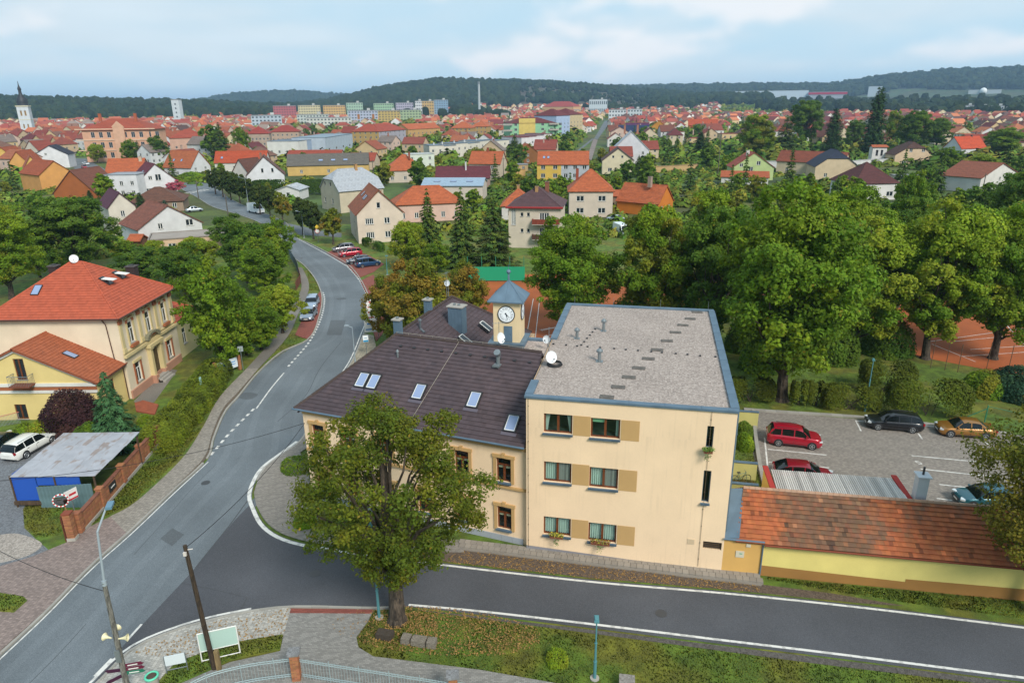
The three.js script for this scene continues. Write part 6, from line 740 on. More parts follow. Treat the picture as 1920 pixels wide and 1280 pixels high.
  const R = 0.32, tyre = new THREE.CylinderGeometry(R, R, 0.2, 22).rotateX(Math.PI / 2), rim = new MB(); rim.geo(new THREE.CylinderGeometry(R * 0.3, R * 0.3, 0.215, 10).rotateX(Math.PI / 2)); rim.geo(new THREE.TorusGeometry(R * 0.66, 0.025, 6, 22), new THREE.Matrix4().makeTranslation(0, 0, 0.1)); rim.geo(new THREE.TorusGeometry(R * 0.66, 0.025, 6, 22), new THREE.Matrix4().makeTranslation(0, 0, -0.1)); for (let k = 0; k < 5; k++) { const a = k / 5 * 6.283; for (const z of [0.102, -0.102]) rim.quad([Math.cos(a - 0.22) * R * 0.15, Math.sin(a - 0.22) * R * 0.15, z], [Math.cos(a + 0.22) * R * 0.15, Math.sin(a + 0.22) * R * 0.15, z], [Math.cos(a + 0.14) * R * 0.66, Math.sin(a + 0.14) * R * 0.66, z], [Math.cos(a - 0.14) * R * 0.66, Math.sin(a - 0.14) * R * 0.66, z]); }
  const arch = new THREE.CylinderGeometry(R * 1.16, R * 1.16, 0.05, 22).rotateX(Math.PI / 2);
  const r = { body: body.build(0.7), glass: gl.build(0.6), roof: rf.build(0.5), tyre, rim: rim.build(), arch, H, L, W2, plan, sec, c, gsec }; carGeo.set(key, r); return r;
}
function car(name, label, type, color, [x, z], turn, o = {}) {
  const L = o.L ?? 4.5, Wd = o.W ?? 1.82, s = carShapes(type, L, Wd), t = thing(name, label, 'car', [x, 0, z], turn, o.group); if (o.k) t.scale.setScalar(o.k);
  const pm = mat('paint_' + color, color, { physical: true, roughness: 0.3, clearcoat: 0.9, clearcoatRoughness: 0.08, metalness: o.metal ?? 0.25 });
  part('body', s.body, pm, t); part('windows', s.glass, carGlass, t); part('roof', s.roof, pm, t);
  if (o.tiny) { for (const a of [-0.3, 0.32]) for (const b of [-1, 1]) part('wheel', s.tyre, rubber, t, [a * L, 0.32, b * (s.W2 - 0.08)]); return t; }
  for (const a of [-0.29, 0.315]) for (const b of [-1, 1]) { part('wheel_arch', s.arch, darkMetal, t, [a * L, 0.34, b * (s.W2 - 0.018)]); const w = part('wheel', s.tyre, rubber, t, [a * L, 0.32, b * (s.W2 - 0.085)]); part('rim', s.rim, rimMat, w); }
  for (const b of [-1, 1]) {
    const h = new MB(); h.box(0, 0, 0, 0.3, 0.13, 0.34, b * 0.5); part('headlight', h, lampMat, t, [L * 0.455, s.H * 0.4, b * s.W2 * 0.66]); const r = new MB(); r.box(0, 0, 0, 0.16, 0.2, 0.3, -b * 0.35); part('tail_light', r, redLamp, t, [-L * 0.475, s.H * 0.48, b * s.W2 * 0.7]);
    const m = new MB(); m.box(0, 0, b * 0.09, 0.12, 0.12, 0.2); part('mirror', m, pm, t, [L * 0.2, s.H * 0.62, b * s.W2 * 0.93]); const d = new MB(); for (const q of s.c.post) { d.box(q * L + 0.05, 0.32, b * s.W2 * 1.0, 0.014, s.H * 0.3, 0.012); d.box(q * L + 0.22, s.H * 0.54, b * s.W2 * 0.985, 0.17, 0.03, 0.035); } d.box(0.0, 0.27, b * s.W2 * 0.97, L * 0.42, 0.07, 0.05); part('door_trim', d, darkMetal, t);
  }
  const g = new MB(); g.box(L * 0.498, 0.42, 0, 0.04, 0.16, Wd * 0.5).box(L * 0.49, 0.24, 0, 0.05, 0.1, Wd * 0.6).box(-L * 0.492, 0.28, 0, 0.05, 0.12, Wd * 0.6); part('grille', g, darkMetal, t); for (const e of [-1, 1]) { const p = new MB(); p.box(e * (L * 0.5 + 0.02), e > 0 ? 0.36 : 0.62, 0, 0.015, 0.11, 0.5); part('number_plate', p, white, t); }
  if (o.rails) { const q = new MB(); for (const b of [-1, 1]) q.bar([-L * 0.34, s.H + 0.03, b * s.W2 * 0.62], [L * 0.05, s.H + 0.03, b * s.W2 * 0.62], 0.02); part('roof_rail', q, o.rails, t); }
  return t;
}
const ang = (a, b) => Math.atan2(-(b[1] - a[1]), b[0] - a[0]), mid = (a, b) => [(a[0] + b[0]) / 2, (a[1] + b[1]) / 2];
const carAt = (name, label, type, color, r, f, o) => car(name, label, type, color, mid(r, f), ang(r, f), o);
carAt('parked_car', 'red off-roader nearest the flat roofed building in the car park', 'suv', '#a3102a', [22.14,-53.9], [25.99,-52.83], { L: 4.4, W: 1.85, rails: darkMetal });
carAt('parked_car', 'low red hatchback half hidden by the corrugated lean-to', 'hatch', '#8f0f26', [20.52,-47.87], [24.45,-46.83], { L: 4.45 });
carAt('parked_car', 'black estate car under the car park lamp', 'estate', '#0d1017', [36.29,-55.64], [31.97,-56.71], { L: 4.6, rails: darkMetal });
carAt('parked_car', 'golden saloon car beside the green gate post', 'sedan', '#9a6a2c', [41.84,-54.26], [37.41,-55.19], { L: 4.5, metal: 0.45 });
carAt('parked_car', 'teal car under the overhanging branches at the right edge', 'hatch', '#1d5663', [36.34,-43.4], [32.29,-43.9], { L: 4.2, metal: 0.4 });
carAt('parked_car', 'white estate car in the gravel yard', 'estate', '#d8d8d2', [-41.93,-51.86], [-41.3,-55.33], { L: 4.6, rails: galv, metal: 0 });
carAt('parked_car', 'dark green car beside the white estate', 'hatch', '#0c2424', [-44.34,-51.91], [-44.32,-56.01], { L: 4.3 });
carAt('parked_car', 'silver saloon nearest the dashed line in the brick bay', 'sedan', '#8f9aa8', [-28.29,-94.53], [-27.88,-89.25], { L: 4.4, metal: 0.6 }); carAt('parked_car', 'pale silver car behind the other silver car', 'estate', '#a4b2c4', [-29.63,-100.73], [-28.82,-94.81], { L: 4.3, metal: 0.6 });
carAt('parked_car', 'silver grey off-roader farthest in the brick bay row', 'suv', '#77747a', [-31.59,-138.03], [-35.43,-136.14], { L: 4.3, metal: 0.5 }); carAt('parked_car', 'red off-roader second in the brick bay row', 'suv', '#a0122c', [-29.24,-133.3], [-32.99,-131.52], { L: 4.4 }); carAt('parked_car', 'dark grey car third in the brick bay row', 'estate', '#1f2a3c', [-26.58,-126.54], [-29.89,-125.36], { L: 4.3 }); carAt('parked_car', 'blue people carrier nearest in the brick bay row', 'mpv', '#163f66', [-28.06,-122.24], [-23.97,-124.64], { L: 4.5 });
carAt('parked_car', 'dark blue car beside the balcony house', 'suv', '#1c3358', [15.96,-198.18], [13.27,-183.52], { L: 4.3, tiny: 1 }); carAt('parked_car', 'silver saloon below the beige house with the pyramid roof', 'sedan', '#b9c4cc', [27.43,-169.74], [24.13,-172.37], { L: 4.5, tiny: 1, metal: 0.5 });
carAt('parked_car', 'white car on the street before the school', 'sedan', '#d8dde0', [-216.88,-362.1], [-211.19,-358.29], { tiny: 1, L: 4.6, metal: 0 }); carAt('parked_car', 'red car on the street before the school', 'hatch', '#a51224', [-206.2,-342.87], [-199.73,-336.54], { tiny: 1, L: 4.2 }); carAt('parked_car', 'dark car at the roundabout by the white house', 'estate', '#20262b', [-120.42,-273.57], [-116.19,-271.29], { tiny: 1 }); carAt('parked_car', 'pale blue car behind the brown roofed bungalow', 'hatch', '#b8cbd8', [148.25,-228.85], [150,-227.23], { tiny: 1 }); carAt('parked_car', 'silver car by the garden at the zebra crossing', 'sedan', '#aab3ba', [-88.47,-193.35], [-87.08,-194.24], { tiny: 1, metal: 0.5 });
for (const [p, q, l, c, h, L] of [[[-71.53,-192.18], [-67.2,-188.06], 'white delivery van parked at the lime row', '#dfe3e6', 2.5, 6], [[23.59,-153.31], [24.9,-148.15], 'white caravan below the beige house', '#dde2e6', 2.6, 6]]) { const m0 = mid(p, q), t = thing('van', l, 'van', [m0[0], 0, m0[1]], ang(p, q)), b = new MB(); const P = [[-L / 2, 0.4], [L * 0.5, 0.4], [L * 0.5, 1.1], [L * 0.38, 1.35], [L * 0.24, h - 0.1], [L * 0.16, h], [-L / 2, h]]; for (const s of [1, -1]) b.poly(P.map(([x, y]) => [x, y, s * (1 - Math.max(0, y - 1.3) * 0.06)])); for (let i = 0; i < P.length; i++) { const [a, y] = P[i], [e, y2] = P[(i + 1) % P.length], f = (yy) => 1 - Math.max(0, yy - 1.3) * 0.06; b.quad([a, y, f(y)], [e, y2, f(y2)], [e, y2, -f(y2)], [a, y, -f(y)]); } part('body', b, mat('van_white', c, { physical: true, roughness: 0.35, clearcoat: 0.6 }), t); const g = new MB(); g.quad([L * 0.378, 1.42, 0.85], [L * 0.378, 1.42, -0.85], [L * 0.262, h - 0.22, -0.8], [L * 0.262, h - 0.22, 0.8]); for (const v of [g]) for (const s of [1, -1]) v.quad([L * 0.14, 1.4, s * 1.01], [L * 0.33, 1.4, s * 1.01], [L * 0.24, h - 0.3, s * 0.95], [L * 0.14, h - 0.3, s * 0.95]); const w = part('windows', g, carGlass, t); w.position.x = 0.02; for (const a of [-0.3, 0.32]) for (const s of [1, -1]) part('wheel', new THREE.CylinderGeometry(0.34, 0.34, 0.22, 18).rotateX(Math.PI / 2), rubber, t, [a * L, 0.34, s * 0.92]); }

// ---------------------------------------------------------------- lamps, poles, signs, fences
const teal = mat('teal_paint', '#4f8288', { roughness: 0.5 }), ironGreen = mat('green_paint', '#2c7a5c', { roughness: 0.5 }), grey = mat('grey_paint', '#8f9aa1', { roughness: 0.5 }), timber = mat('weathered_timber', '#5b4a38', { map: T.bark, bumpMap: T.bark, bumpScale: 0.02 });
function lampPost(label, [x, y, z], h, { arm = 0, turn = 0, m = teal, head = 0.5, foot = true } = {}) {
  const t = thing('street_lamp', label, 'street lamp', [x, y, z], turn); const q = new MB(); q.bar([0, 0, 0], [0, h * 0.3, 0], 0.085, 0.08, 10); q.bar([0, h * 0.3, 0], [0, h * 0.62, 0], 0.06, 0.055, 10); q.bar([0, h * 0.62, 0], [0, h, 0], 0.045, 0.035, 10); q.bar([0, h * 0.3, 0], [0, h * 0.3 + 0.05, 0], 0.095, 0.095, 10); q.bar([0, h * 0.62, 0], [0, h * 0.62 + 0.05, 0], 0.075, 0.075, 10); if (arm) q.bar([0, h, 0], [arm, h + arm * 0.25, 0], 0.035, 0.03, 8); part('pole', q, m, t);
  if (foot) { const f = new MB(); f.bar([0, 0, 0], [0, 0.06, 0], 0.24, 0.24, 14); part('foot', f, concrete, t); }
  const k = new MB(), hx = arm, hy = h + arm * 0.25; k.box(hx + 0.1, hy, 0, head, 0.09, 0.24); k.box(hx + 0.1, hy + 0.09, 0, head * 0.7, 0.06, 0.16); const l = part('lamp_head', k, m, t); const gl = new MB(); gl.box(hx + 0.12, hy - 0.02, 0, head * 0.7, 0.02, 0.18); part('lens', gl, lampMat, l); return t;
}
lampPost('teal lamp post on the grass by the lower kerb', [4.06,0,-27.93], 3.6, { turn: 1.5 }); lampPost('teal lamp post beside the lime tree trunk', [-7.81,0,-32.53], 6.2, { turn: 1.5 }); lampPost('teal lamp post at the hedge behind the car park', [33.3,0,-59.64], 5.12, { turn: 1.2, foot: false }); lampPost('grey lamp post at the bus stop', [-17.04,0,-70.4], 5.4, { m: grey, turn: 3, arm: 0.5 }); lampPost('tall grey lamp among the lime row', [-45.62,0,-152.09], 5.61, { m: grey, turn: 3.0, arm: 1.0 }); lampPost('tall grey lamp by the white van', [-74.71,0,-199.47], 8.19, { m: grey, turn: 3.0, arm: 1.6 }); lampPost('grey lamp by the cemetery wall', [220.25,0,-359.1], 8, { m: grey }); lampPost('teal post in the gap behind the parked blue car', [-21.37,0,-116.67], 3.26, {});
{ // concrete mast with steel top, horns and finger posts
  const h = 6.69, t = thing('street_lamp', 'tall leaning concrete lamp mast with loudspeaker horns and finger posts', 'street lamp', [-19.47,0,-27.21], 0);
  const q = new MB(); q.bar([0, 0, 0], [0.05, h, -0.1], 0.15, 0.1, 12); part('pole', q, mat('concrete_pole', '#9d9a90', { map: T.bark }), t); const s = new MB(); s.bar([0.05, h - 0.1, -0.1], [0.1, h + 2.6, -0.4], 0.06, 0.05, 10); s.bar([0.1, h + 2.6, -0.4], [0.35, h + 3.5, -1.0], 0.05, 0.045, 10); s.bar([0.05, h - 0.15, -0.1], [0.05, h + 0.1, -0.12], 0.11, 0.11, 12); part('steel_arm', s, grey, t);
  const l = new MB(); l.box(0.42, h + 3.45, -1.2, 0.28, 0.13, 0.6, 0.3); part('lamp_head', l, mat('lamp_blue', '#5d7f92', { roughness: 0.4 }), t);
  for (const [a, y] of [[0.2, 3.5], [2.9, 3.55], [1.6, 3.85]]) { const g = new THREE.LatheGeometry([[0.03, 0], [0.05, 0.16], [0.09, 0.3], [0.19, 0.42]].map((p) => new THREE.Vector2(...p)), 16); const o = part('horn_speaker', g, mat('horn_cream', '#d8cfa8', { roughness: 0.5 }), t); o.position.set(Math.cos(a) * 0.16, y, -Math.sin(a) * -0.05); o.rotation.set(0, a, -Math.PI / 2); }
  const fp = (y, L, a, col, txt) => { const b = new MB(); b.box(L / 2 + 0.14, 0, 0, L, 0.18, 0.04); b.poly([[L + 0.14, 0, 0.02], [L + 0.27, 0.09, 0.02], [L + 0.14, 0.18, 0.02]]); const o = part('finger_post', b, mat('sign_' + col, col, { roughness: 0.5 }), t, [0.02, y, 0]); o.rotation.y = a; const w = new MB(); w.box(L / 2 + 0.1, 0.06, 0.023, L * 0.62, 0.055, 0.006); part('lettering', w, white, o); };
  fp(1.72, 0.72, 0.25, '#5b1230'); fp(1.5, 0.74, 0.22, '#5b1230'); fp(1.28, 0.74, 0.2, '#1c6a52'); fp(1.5, 0.6, 3.3, '#3b1230'); fp(1.2, 0.6, 3.9, '#3b1230');
  const c = new MB(); c.box(0.02, 2.2, 0.14, 0.24, 0.7, 0.08); part('cabinet', c, galv, t);
}
const poleTop = 7.74;
{ const t = thing('utility_pole', 'dark leaning wooden utility pole beside the notice board', 'utility pole', [-15.79,0,-28.79], 0); const q = new MB(); q.bar([0, 0, 0], [-0.25, poleTop, 0.1], 0.14, 0.1, 10); part('pole', q, timber, t); const c = new MB(); c.box(0.28, 0, 0.05, 0.2, 1.3, 0.2); part('stub', c, mat('pole_stub', '#a88f62', { map: T.wood }), t); const i = new MB(); i.box(-0.25, poleTop - 0.5, 0.22, 0.14, 0.2, 0.12); i.bar([-0.25, poleTop - 0.25, 0.1], [0.1, poleTop - 0.2, 0.1], 0.025); part('insulator', i, mat('ceramic', '#cfc7c0', { roughness: 0.3 }), t); }
for (const [x, y, ty, l] of [[1346, 330, 258, 'utility pole by the garden wall right of the white tall house'], [428, 408, 362, 'utility pole beside the zebra crossing road'], [700, 330, 300, 'grey utility pole near the octagonal roof house'], [944, 345, 295, 'grey utility pole behind the balcony house'], [1138, 405, 368, 'thin pole at the corner of the beige pyramid roof house'], [372, 372, 338, 'utility pole at the roundabout'], [1840, 372, 325, 'utility pole by the hedge at the white gable house']]) { const p = { 1346: [80.07,0,-273.31], 428: [-73.85,0,-182.14], 700: [-55.41,0,-287.16], 944: [-2.47,0,-253.54], 1138: [24.65,0,-178.27], 372: [-98.57,0,-222.04], 1840: [136.82,0,-203.53] }[x], h = { 1346: 14.23, 428: 6.32, 700: 6.28, 944: 9.27, 1138: 4.99, 372: 5.61, 1840: 7.11 }[x]; const t = thing('utility_pole', l, 'utility pole', p, 0.4), q = new MB(); q.bar([0, 0, 0], [0, h, 0], 0.16, 0.11, 8); part('pole', q, mat('pole_grey', '#8b8377', { map: T.bark }), t); const c = new MB(); c.box(0, h - 0.6, 0, 1.6, 0.12, 0.12); part('crossarm', c, mat('pole_grey', '#8b8377', {}), t); }
function wire(label, a, b, sag, r = 0.018) { const t = thing('power_line', label, 'cable', [0, 0, 0]); const n = 24, m = new MB(); let p = null; for (let i = 0; i <= n; i++) { const k = i / n, q = [a[0] + (b[0] - a[0]) * k, a[1] + (b[1] - a[1]) * k - sag * 4 * k * (1 - k), a[2] + (b[2] - a[2]) * k]; if (p) m.bar(p, q, r, r, 5); p = q; } part('cable', m, mat('cable', '#232325'), t); const mp = [(a[0] + b[0]) / 2, 0, (a[2] + b[2]) / 2]; t.position.set(mp[0], 0, mp[2]); t.children[0].position.set(-mp[0], 0, -mp[2]); return t; }
{ const pt = [-15.79,0,-28.79], top = [pt[0] - 0.25, poleTop - 0.15, pt[2] + 0.1]; const hook = [-14.77,6.6,-44.61]; wire('black cable from the wooden pole to the corner house', top, hook, 0.5); wire('black cable from the corner house over the shed roof', hook, [-35.34,5,-39.57], 0.8); const lm = [-19.47,0,-27.21]; wire('black cable from the concrete lamp mast across the forecourt', [lm[0] + 0.05, 6.29, lm[2]], [-30.87,4,-34.42], 0.3); wire('thin cable across the gardens from the cemetery lamp', [159.95,0.01,-556.05].map((v, i) => i === 1 ? 9 : v).map((v, i) => [[80.07,0,-273.31][0], 11.5, [80.07,0,-273.31][2]][i]), [[220.74,0,-359.03][0], 9, [220.74,0,-359.03][2]], 1.2, 0.05); }
// notice boards
{ const t = thing('notice_board', 'large pale green notice board on a white frame beside the pole', 'notice board', [-15.71,0,-29.53], 0.32); const f = new MB(); f.bar([-0.95, 0, 0], [-0.95, 1.9, 0], 0.035); f.bar([0.95, 0, 0], [0.95, 1.9, 0], 0.035); f.bar([-0.95, 0.15, 0], [0.95, 0.15, 0], 0.03); f.bar([-0.95, 1.9, 0], [0.95, 1.9, 0], 0.035); f.bar([-0.95, 0.75, 0], [0.95, 0.75, 0], 0.03); part('frame', f, white, t); const b = new MB(); b.box(0, 0.78, 0, 1.86, 1.1, 0.03); part('panel', b, mat('pale_green_panel', '#a7c2b8', { roughness: 0.4 }), t); }
{ const t = thing('notice_board', 'small grey framed notice board nearest the bin', 'notice board', [-17.62,0,-28.57], 0.28); const f = new MB(); f.bar([-0.5, 0, 0], [-0.5, 1.2, 0], 0.028); f.bar([0.5, 0, 0], [0.5, 1.2, 0], 0.028); f.bar([-0.5, 0.32, 0], [0.5, 0.32, 0], 0.025); part('frame', f, galv, t); const b = new MB(); b.box(0, 0.6, 0, 0.98, 0.6, 0.04); part('panel', b, mat('board_white', '#c9d2d6', { roughness: 0.5 }), t); }
{ const t = thing('litter_bin', 'round turquoise topped litter bin by the gate', 'bin', [-18.43,0,-27.67], 0); const q = new MB(); q.bar([0, 0, 0], [0, 0.7, 0], 0.26, 0.3, 16); part('drum', q.build(0.6), mat('bin_grey', '#a9a59a', { map: T.stucco }), t); const r = part('rim', new THREE.TorusGeometry(0.29, 0.06, 8, 24), mat('turquoise', '#5cc2a0', { roughness: 0.5 }), t, [0, 0.72, 0]); r.rotation.x = Math.PI / 2; const k = new MB(); k.bar([0, 0.7, 0], [0, 0.78, 0], 0.24, 0.18, 14); part('contents', k, mat('rubbish', '#4a3d33'), t); }
{ const t = thing('concrete_block', 'grey concrete cover slab at the lower edge of the grass', 'concrete block', [5.6,0,-27.29], -0.15); const q = new MB(); q.box(0, 0, 0, 0.78, 0.55, 0.7); part('block', q, mat('block_grey', '#94918c', { map: T.gravel }), t); }
// brick gate piers and curved railing
const pierAt = (label, [x, y, z], h, turn) => { const t = thing('brick_pier', label, 'gate pier', [x, y, z], turn, undefined); const m = new MB(); for (let r = 0; r * 0.085 < h; r++) for (let k = 0; k < 4; k++) { const e = r % 2; const a = k * Math.PI / 2 + (e ? 0 : 0), s = 0.135, cx = Math.cos(a), cz = Math.sin(a), ox = e ? 0.075 : -0.075; m.color(brickTone()); m.box(cx * s - cz * ox, 0.05 + r * 0.085, cz * s + cx * ox, 0.125, 0.076, 0.27, -a); } m.color([0.3, 0.24, 0.2]).box(0, 0, 0, 0.38, h, 0.38); part('brickwork', m, brickMat, t).userData.kind = 'stuff'; const c = new MB(); c.box(0, h + 0.09, 0, 0.62, 0.08, 0.62); const C2 = part('cap', c, mat('slate_cap', '#8d9194', { map: T.gravel }), t); const f = new MB(); f.box(0, -0.05, 0, 0.6, 0.12, 0.6); part('foot', f, concrete, t); return t; };
const p1 = [-11.24,0,-28.06], p2 = [-3.05,0,-26.48]; pierAt('brick gate pier with a slate cap at the curved railing', p1, 1.65, 0.1); pierAt('brick gate pier with a slate cap between the straight railings', p2, 1.65, 0.1);
function railing(label, pts, h0, h1) { const L = along(pts), tot = L[L.length - 1], t = thing('railing', label, 'railing', [pts[0][0], 0, pts[0][1]], 0), o = pts[0]; const P = (s, y) => { const [x, z] = at(pts, L, s); return [x - o[0], y, z - o[1]]; }; const rail = (y, r) => { const m = new MB(), n = Math.max(4, Math.round(tot / 0.4)); for (let i = 0; i < n; i++) m.bar(P(tot * i / n, y), P(tot * (i + 1) / n, y), r, r, 6); return m; }; for (const y of [h0, h0 + 0.13, h1, h1 - 0.13]) part('rail', rail(y, 0.018), mat('rail_grey', '#9fb0b2', { metalness: 0.3, roughness: 0.5 }), t); const n = Math.round(tot / 0.16); const bm = mat('rail_grey', '#9fb0b2', {}), fm = (a, b, c2) => { const m = new MB(); m.bar(a, b, c2, c2, 5); return m; }; for (let i = 1; i < n; i++) { const s = tot * i / n, post = i % 10 === 0; part(post ? 'post' : 'baluster', fm(P(s, 0.1), P(s, h1 + (post ? 0.16 : 0.05)), post ? 0.022 : 0.009), bm, t); const k = P(s, 0); } const z = new MB(); for (let i = 0; i < n * 2; i++) { const a = tot * i / (n * 2), b = tot * (i + 1) / (n * 2), u = i % 2; z.bar(P(a, h1 - (u ? 0.13 : 0)), P(b, h1 - (u ? 0 : 0.13)), 0.008, 0.008, 4); z.bar(P(a, h0 + (u ? 0.13 : 0)), P(b, h0 + (u ? 0 : 0.13)), 0.008, 0.008, 4); } part('zigzag', z, bm, t); return t; }
railing('curved grey railing left of the first brick pier', smooth([[-16.51,-25.96], [-15.28,-27.06], [-13.5,-27.71], [p1[0] - 0.25, p1[2]]], 4), 0.25, 1.35); railing('straight grey railing between the two brick piers', [[p1[0] + 0.25, p1[2]], [p2[0] - 0.25, p2[2]]], 0.25, 1.3); railing('grey railing running right from the second brick pier', [[p2[0] + 0.25, p2[2]], [2.38,-25.57]], 0.25, 1.3);
// half-buried stones on the bank
{ const ls = ['dark broken stone at the end of the bank wall', 'long squared stone in the bank wall', 'middle squared stone in the bank wall', 'last squared stone in the bank wall']; [[-7.2,-30.97, 0.9], [-5.97,-30.63, 0.5], [-5.25,-30.46, 0.8], [-4.54,-30.33, 0.5]].forEach(([x, z, w], i) => { const t = thing('bank_stone', ls[i], 'stone', [x, 0, z], -0.15 + rr(-0.1, 0.1)); const g = new THREE.BoxGeometry(w, 0.55, 0.5, 4, 3, 3), p = g.attributes.position; for (let k = 0; k < p.count; k++) p.setXYZ(k, p.getX(k) * (1 + 0.06 * perlin.noise(p.getY(k) * 5, p.getZ(k) * 5, i)), p.getY(k) + 0.05 * perlin.noise(p.getX(k) * 4, p.getZ(k) * 4, i), p.getZ(k) * (1 + 0.1 * perlin.noise(p.getX(k) * 3, p.getY(k) * 4, i))); g.computeVertexNormals(); part('block', g, mat('bank_stone', i ? '#8a857a' : '#4c443a', { map: T.gravel }), t, [0, 0.1, 0]); }); }
// traffic mirror, banner, signs
{ const t = thing('traffic_mirror', 'round traffic mirror with a red and white rim at the yard gate', 'mirror', [-30.72,0,-41.49], 0.35); const q = new MB(); q.bar([0, 0, 0], [-0.2, 2.4, 0], 0.05); part('post', q, mat('mirror_post', '#a3824f', { map: T.wood }), t); const m = part('mirror_glass', new THREE.SphereGeometry(1.2, 24, 8, 0, 6.283, 0, 0.36), mat('mirror', '#9aa2a8', { metalness: 1, roughness: 0.08 }), t, [-0.3, 2.55, -1.02]); m.rotation.x = Math.PI / 2; m.scale.set(1.05, 1, 1.05); const rim = new MB(); for (let k = 0; k < 24; k++) { const a = k / 24 * 6.283, b = (k + 1) / 24 * 6.283; rim.color(k % 2 ? [0.5, 0.05, 0.05] : [0.75, 0.75, 0.72]).bar([Math.cos(a) * 0.46, Math.sin(a) * 0.46, 0], [Math.cos(b) * 0.46, Math.sin(b) * 0.46, 0], 0.05, 0.05, 6); } part('rim', rim, vcMat, t, [-0.3, 2.55, 0.1]); }
const sign = (name, label, p, turn, h, w, hh, col, face) => { const t = thing(name, label, 'sign', p, turn); const q = new MB(); q.bar([0, 0, 0], [0, h, 0], 0.035); part('post', q, galv, t); const b = new MB(); b.box(0, h - hh, 0.05, w, hh, 0.03); const o = part('sign_plate', b, mat('plate_' + col, col, { roughness: 0.4 }), t); if (face) { const f = new MB(); for (const [x, y, fw, fh] of face.r) f.box(x, h - hh + y, 0.072, fw, fh, 0.008); part('symbol', f, mat('plate_' + face.c, face.c, {}), o); } return t; };
sign('bus_stop_sign', 'white bus stop sign with a blue base beside the hip roof', [-16.98,0,-76.09], 0.25, 2.6, 0.62, 0.8, '#e3e8ea', { c: '#2b8bb8', r: [[0, 0.02, 0.58, 0.22], [0, 0.44, 0.34, 0.06]] }); sign('road_sign', 'grey back of a square road sign on the verge', [-29.91,0,-71.87], 0.3, 2.9, 0.55, 0.6, '#8f999c'); sign('banner_sign', 'white and red banner standing on the brick pier', [-30.8,0,-42.13], 1.15, 2.9, 0.9, 0.8, '#d6d3cf', { c: '#b3202a', r: [[0, 0.02, 0.88, 0.12], [0.1, 0.35, 0.5, 0.16]] }); sign('hedge_sign', 'narrow teal sign plate sticking out of the roadside hedge', [-30.92,0,-63.62], 1.2, 2.6, 0.25, 0.8, '#8fb3ad');
{ const t = thing('road_sign', 'round red rimmed road sign with a yellow diamond above it', 'sign', [-40.95,0,-146.34], 0.3); const q = new MB(); q.bar([0, 0, 0], [0, 3.6, 0], 0.04); part('post', q, galv, t); const c = part('round_plate', new THREE.CylinderGeometry(0.5, 0.5, 0.03, 24).rotateX(Math.PI / 2), mat('sign_white', '#e2e2de'), t, [0, 2.5, 0.06]); part('red_rim', new THREE.TorusGeometry(0.47, 0.06, 6, 24), mat('sign_red', '#b3222c'), c); const d = new MB(); d.box(0, -0.32, 0, 0.64, 0.64, 0.03); const o = part('diamond_plate', d, mat('sign_yellow', '#d8b53a'), t, [0, 3.4, 0.06]); o.rotation.z = 0; o.rotation.set(0, 0, Math.PI / 4); }
{ const t = thing('billboard', 'blue and white company board between two brick posts', 'billboard', [-31.28,0,-71.11], 0.95); for (const s of [-1, 1]) { const m = new MB(); for (let r = 0; r < 20; r++) m.color(brickTone()).box(s * 1.45, r * 0.085, 0, 0.3, 0.08, 0.3); part('brick_post', m, brickMat, t); } const b = new MB(); b.box(0, 0.45, 0, 2.5, 1.1, 0.06); const o = part('panel', b, mat('board_pale', '#cdd9e2', { roughness: 0.4 }), t); const f = new MB(); f.box(-0.6, 0.9, 0.035, 1.0, 0.4, 0.01).box(0.55, 1.1, 0.035, 0.9, 0.1, 0.01).box(0.55, 0.85, 0.035, 0.9, 0.08, 0.01); part('print', f, mat('board_blue', '#3f86c4'), o); }
{ const ls = ['upper white advertising board behind the rust tree', 'middle white advertising board behind the rust tree', 'lower white advertising board with a blue logo behind the rust tree']; [[[-19.18,0,-92.39], 2.4], [[-18.35,0,-87.52], 2.4], [[-17.6,0,-83.1], 2.2]].forEach(([p, h], i) => { const t = thing('advertising_board', ls[i], 'billboard', p, 0.15 + i * 0.05); const b = new MB(); b.box(0, h - 1.5, 0, 1.9, 1.5, 0.05); const o = part('panel', b, mat('board_white2', '#e6e4e2', { roughness: 0.5 }), t); const q = new MB(); q.bar([-0.7, 0, -0.05], [-0.7, h, -0.05], 0.035); q.bar([0.7, 0, -0.05], [0.7, h, -0.05], 0.035); part('legs', q, galv, t).userData.kind = 'stuff'; const f = new MB(); f.box(-0.3, h - 1.2, 0.03, 1.0, 0.16, 0.01).box(-0.3, h - 0.5, 0.03, 0.6, 0.2, 0.01); part('print', f, mat(i === 2 ? 'board_blue' : 'board_red', i === 2 ? '#3f86c4' : '#b8433c'), o); }); }
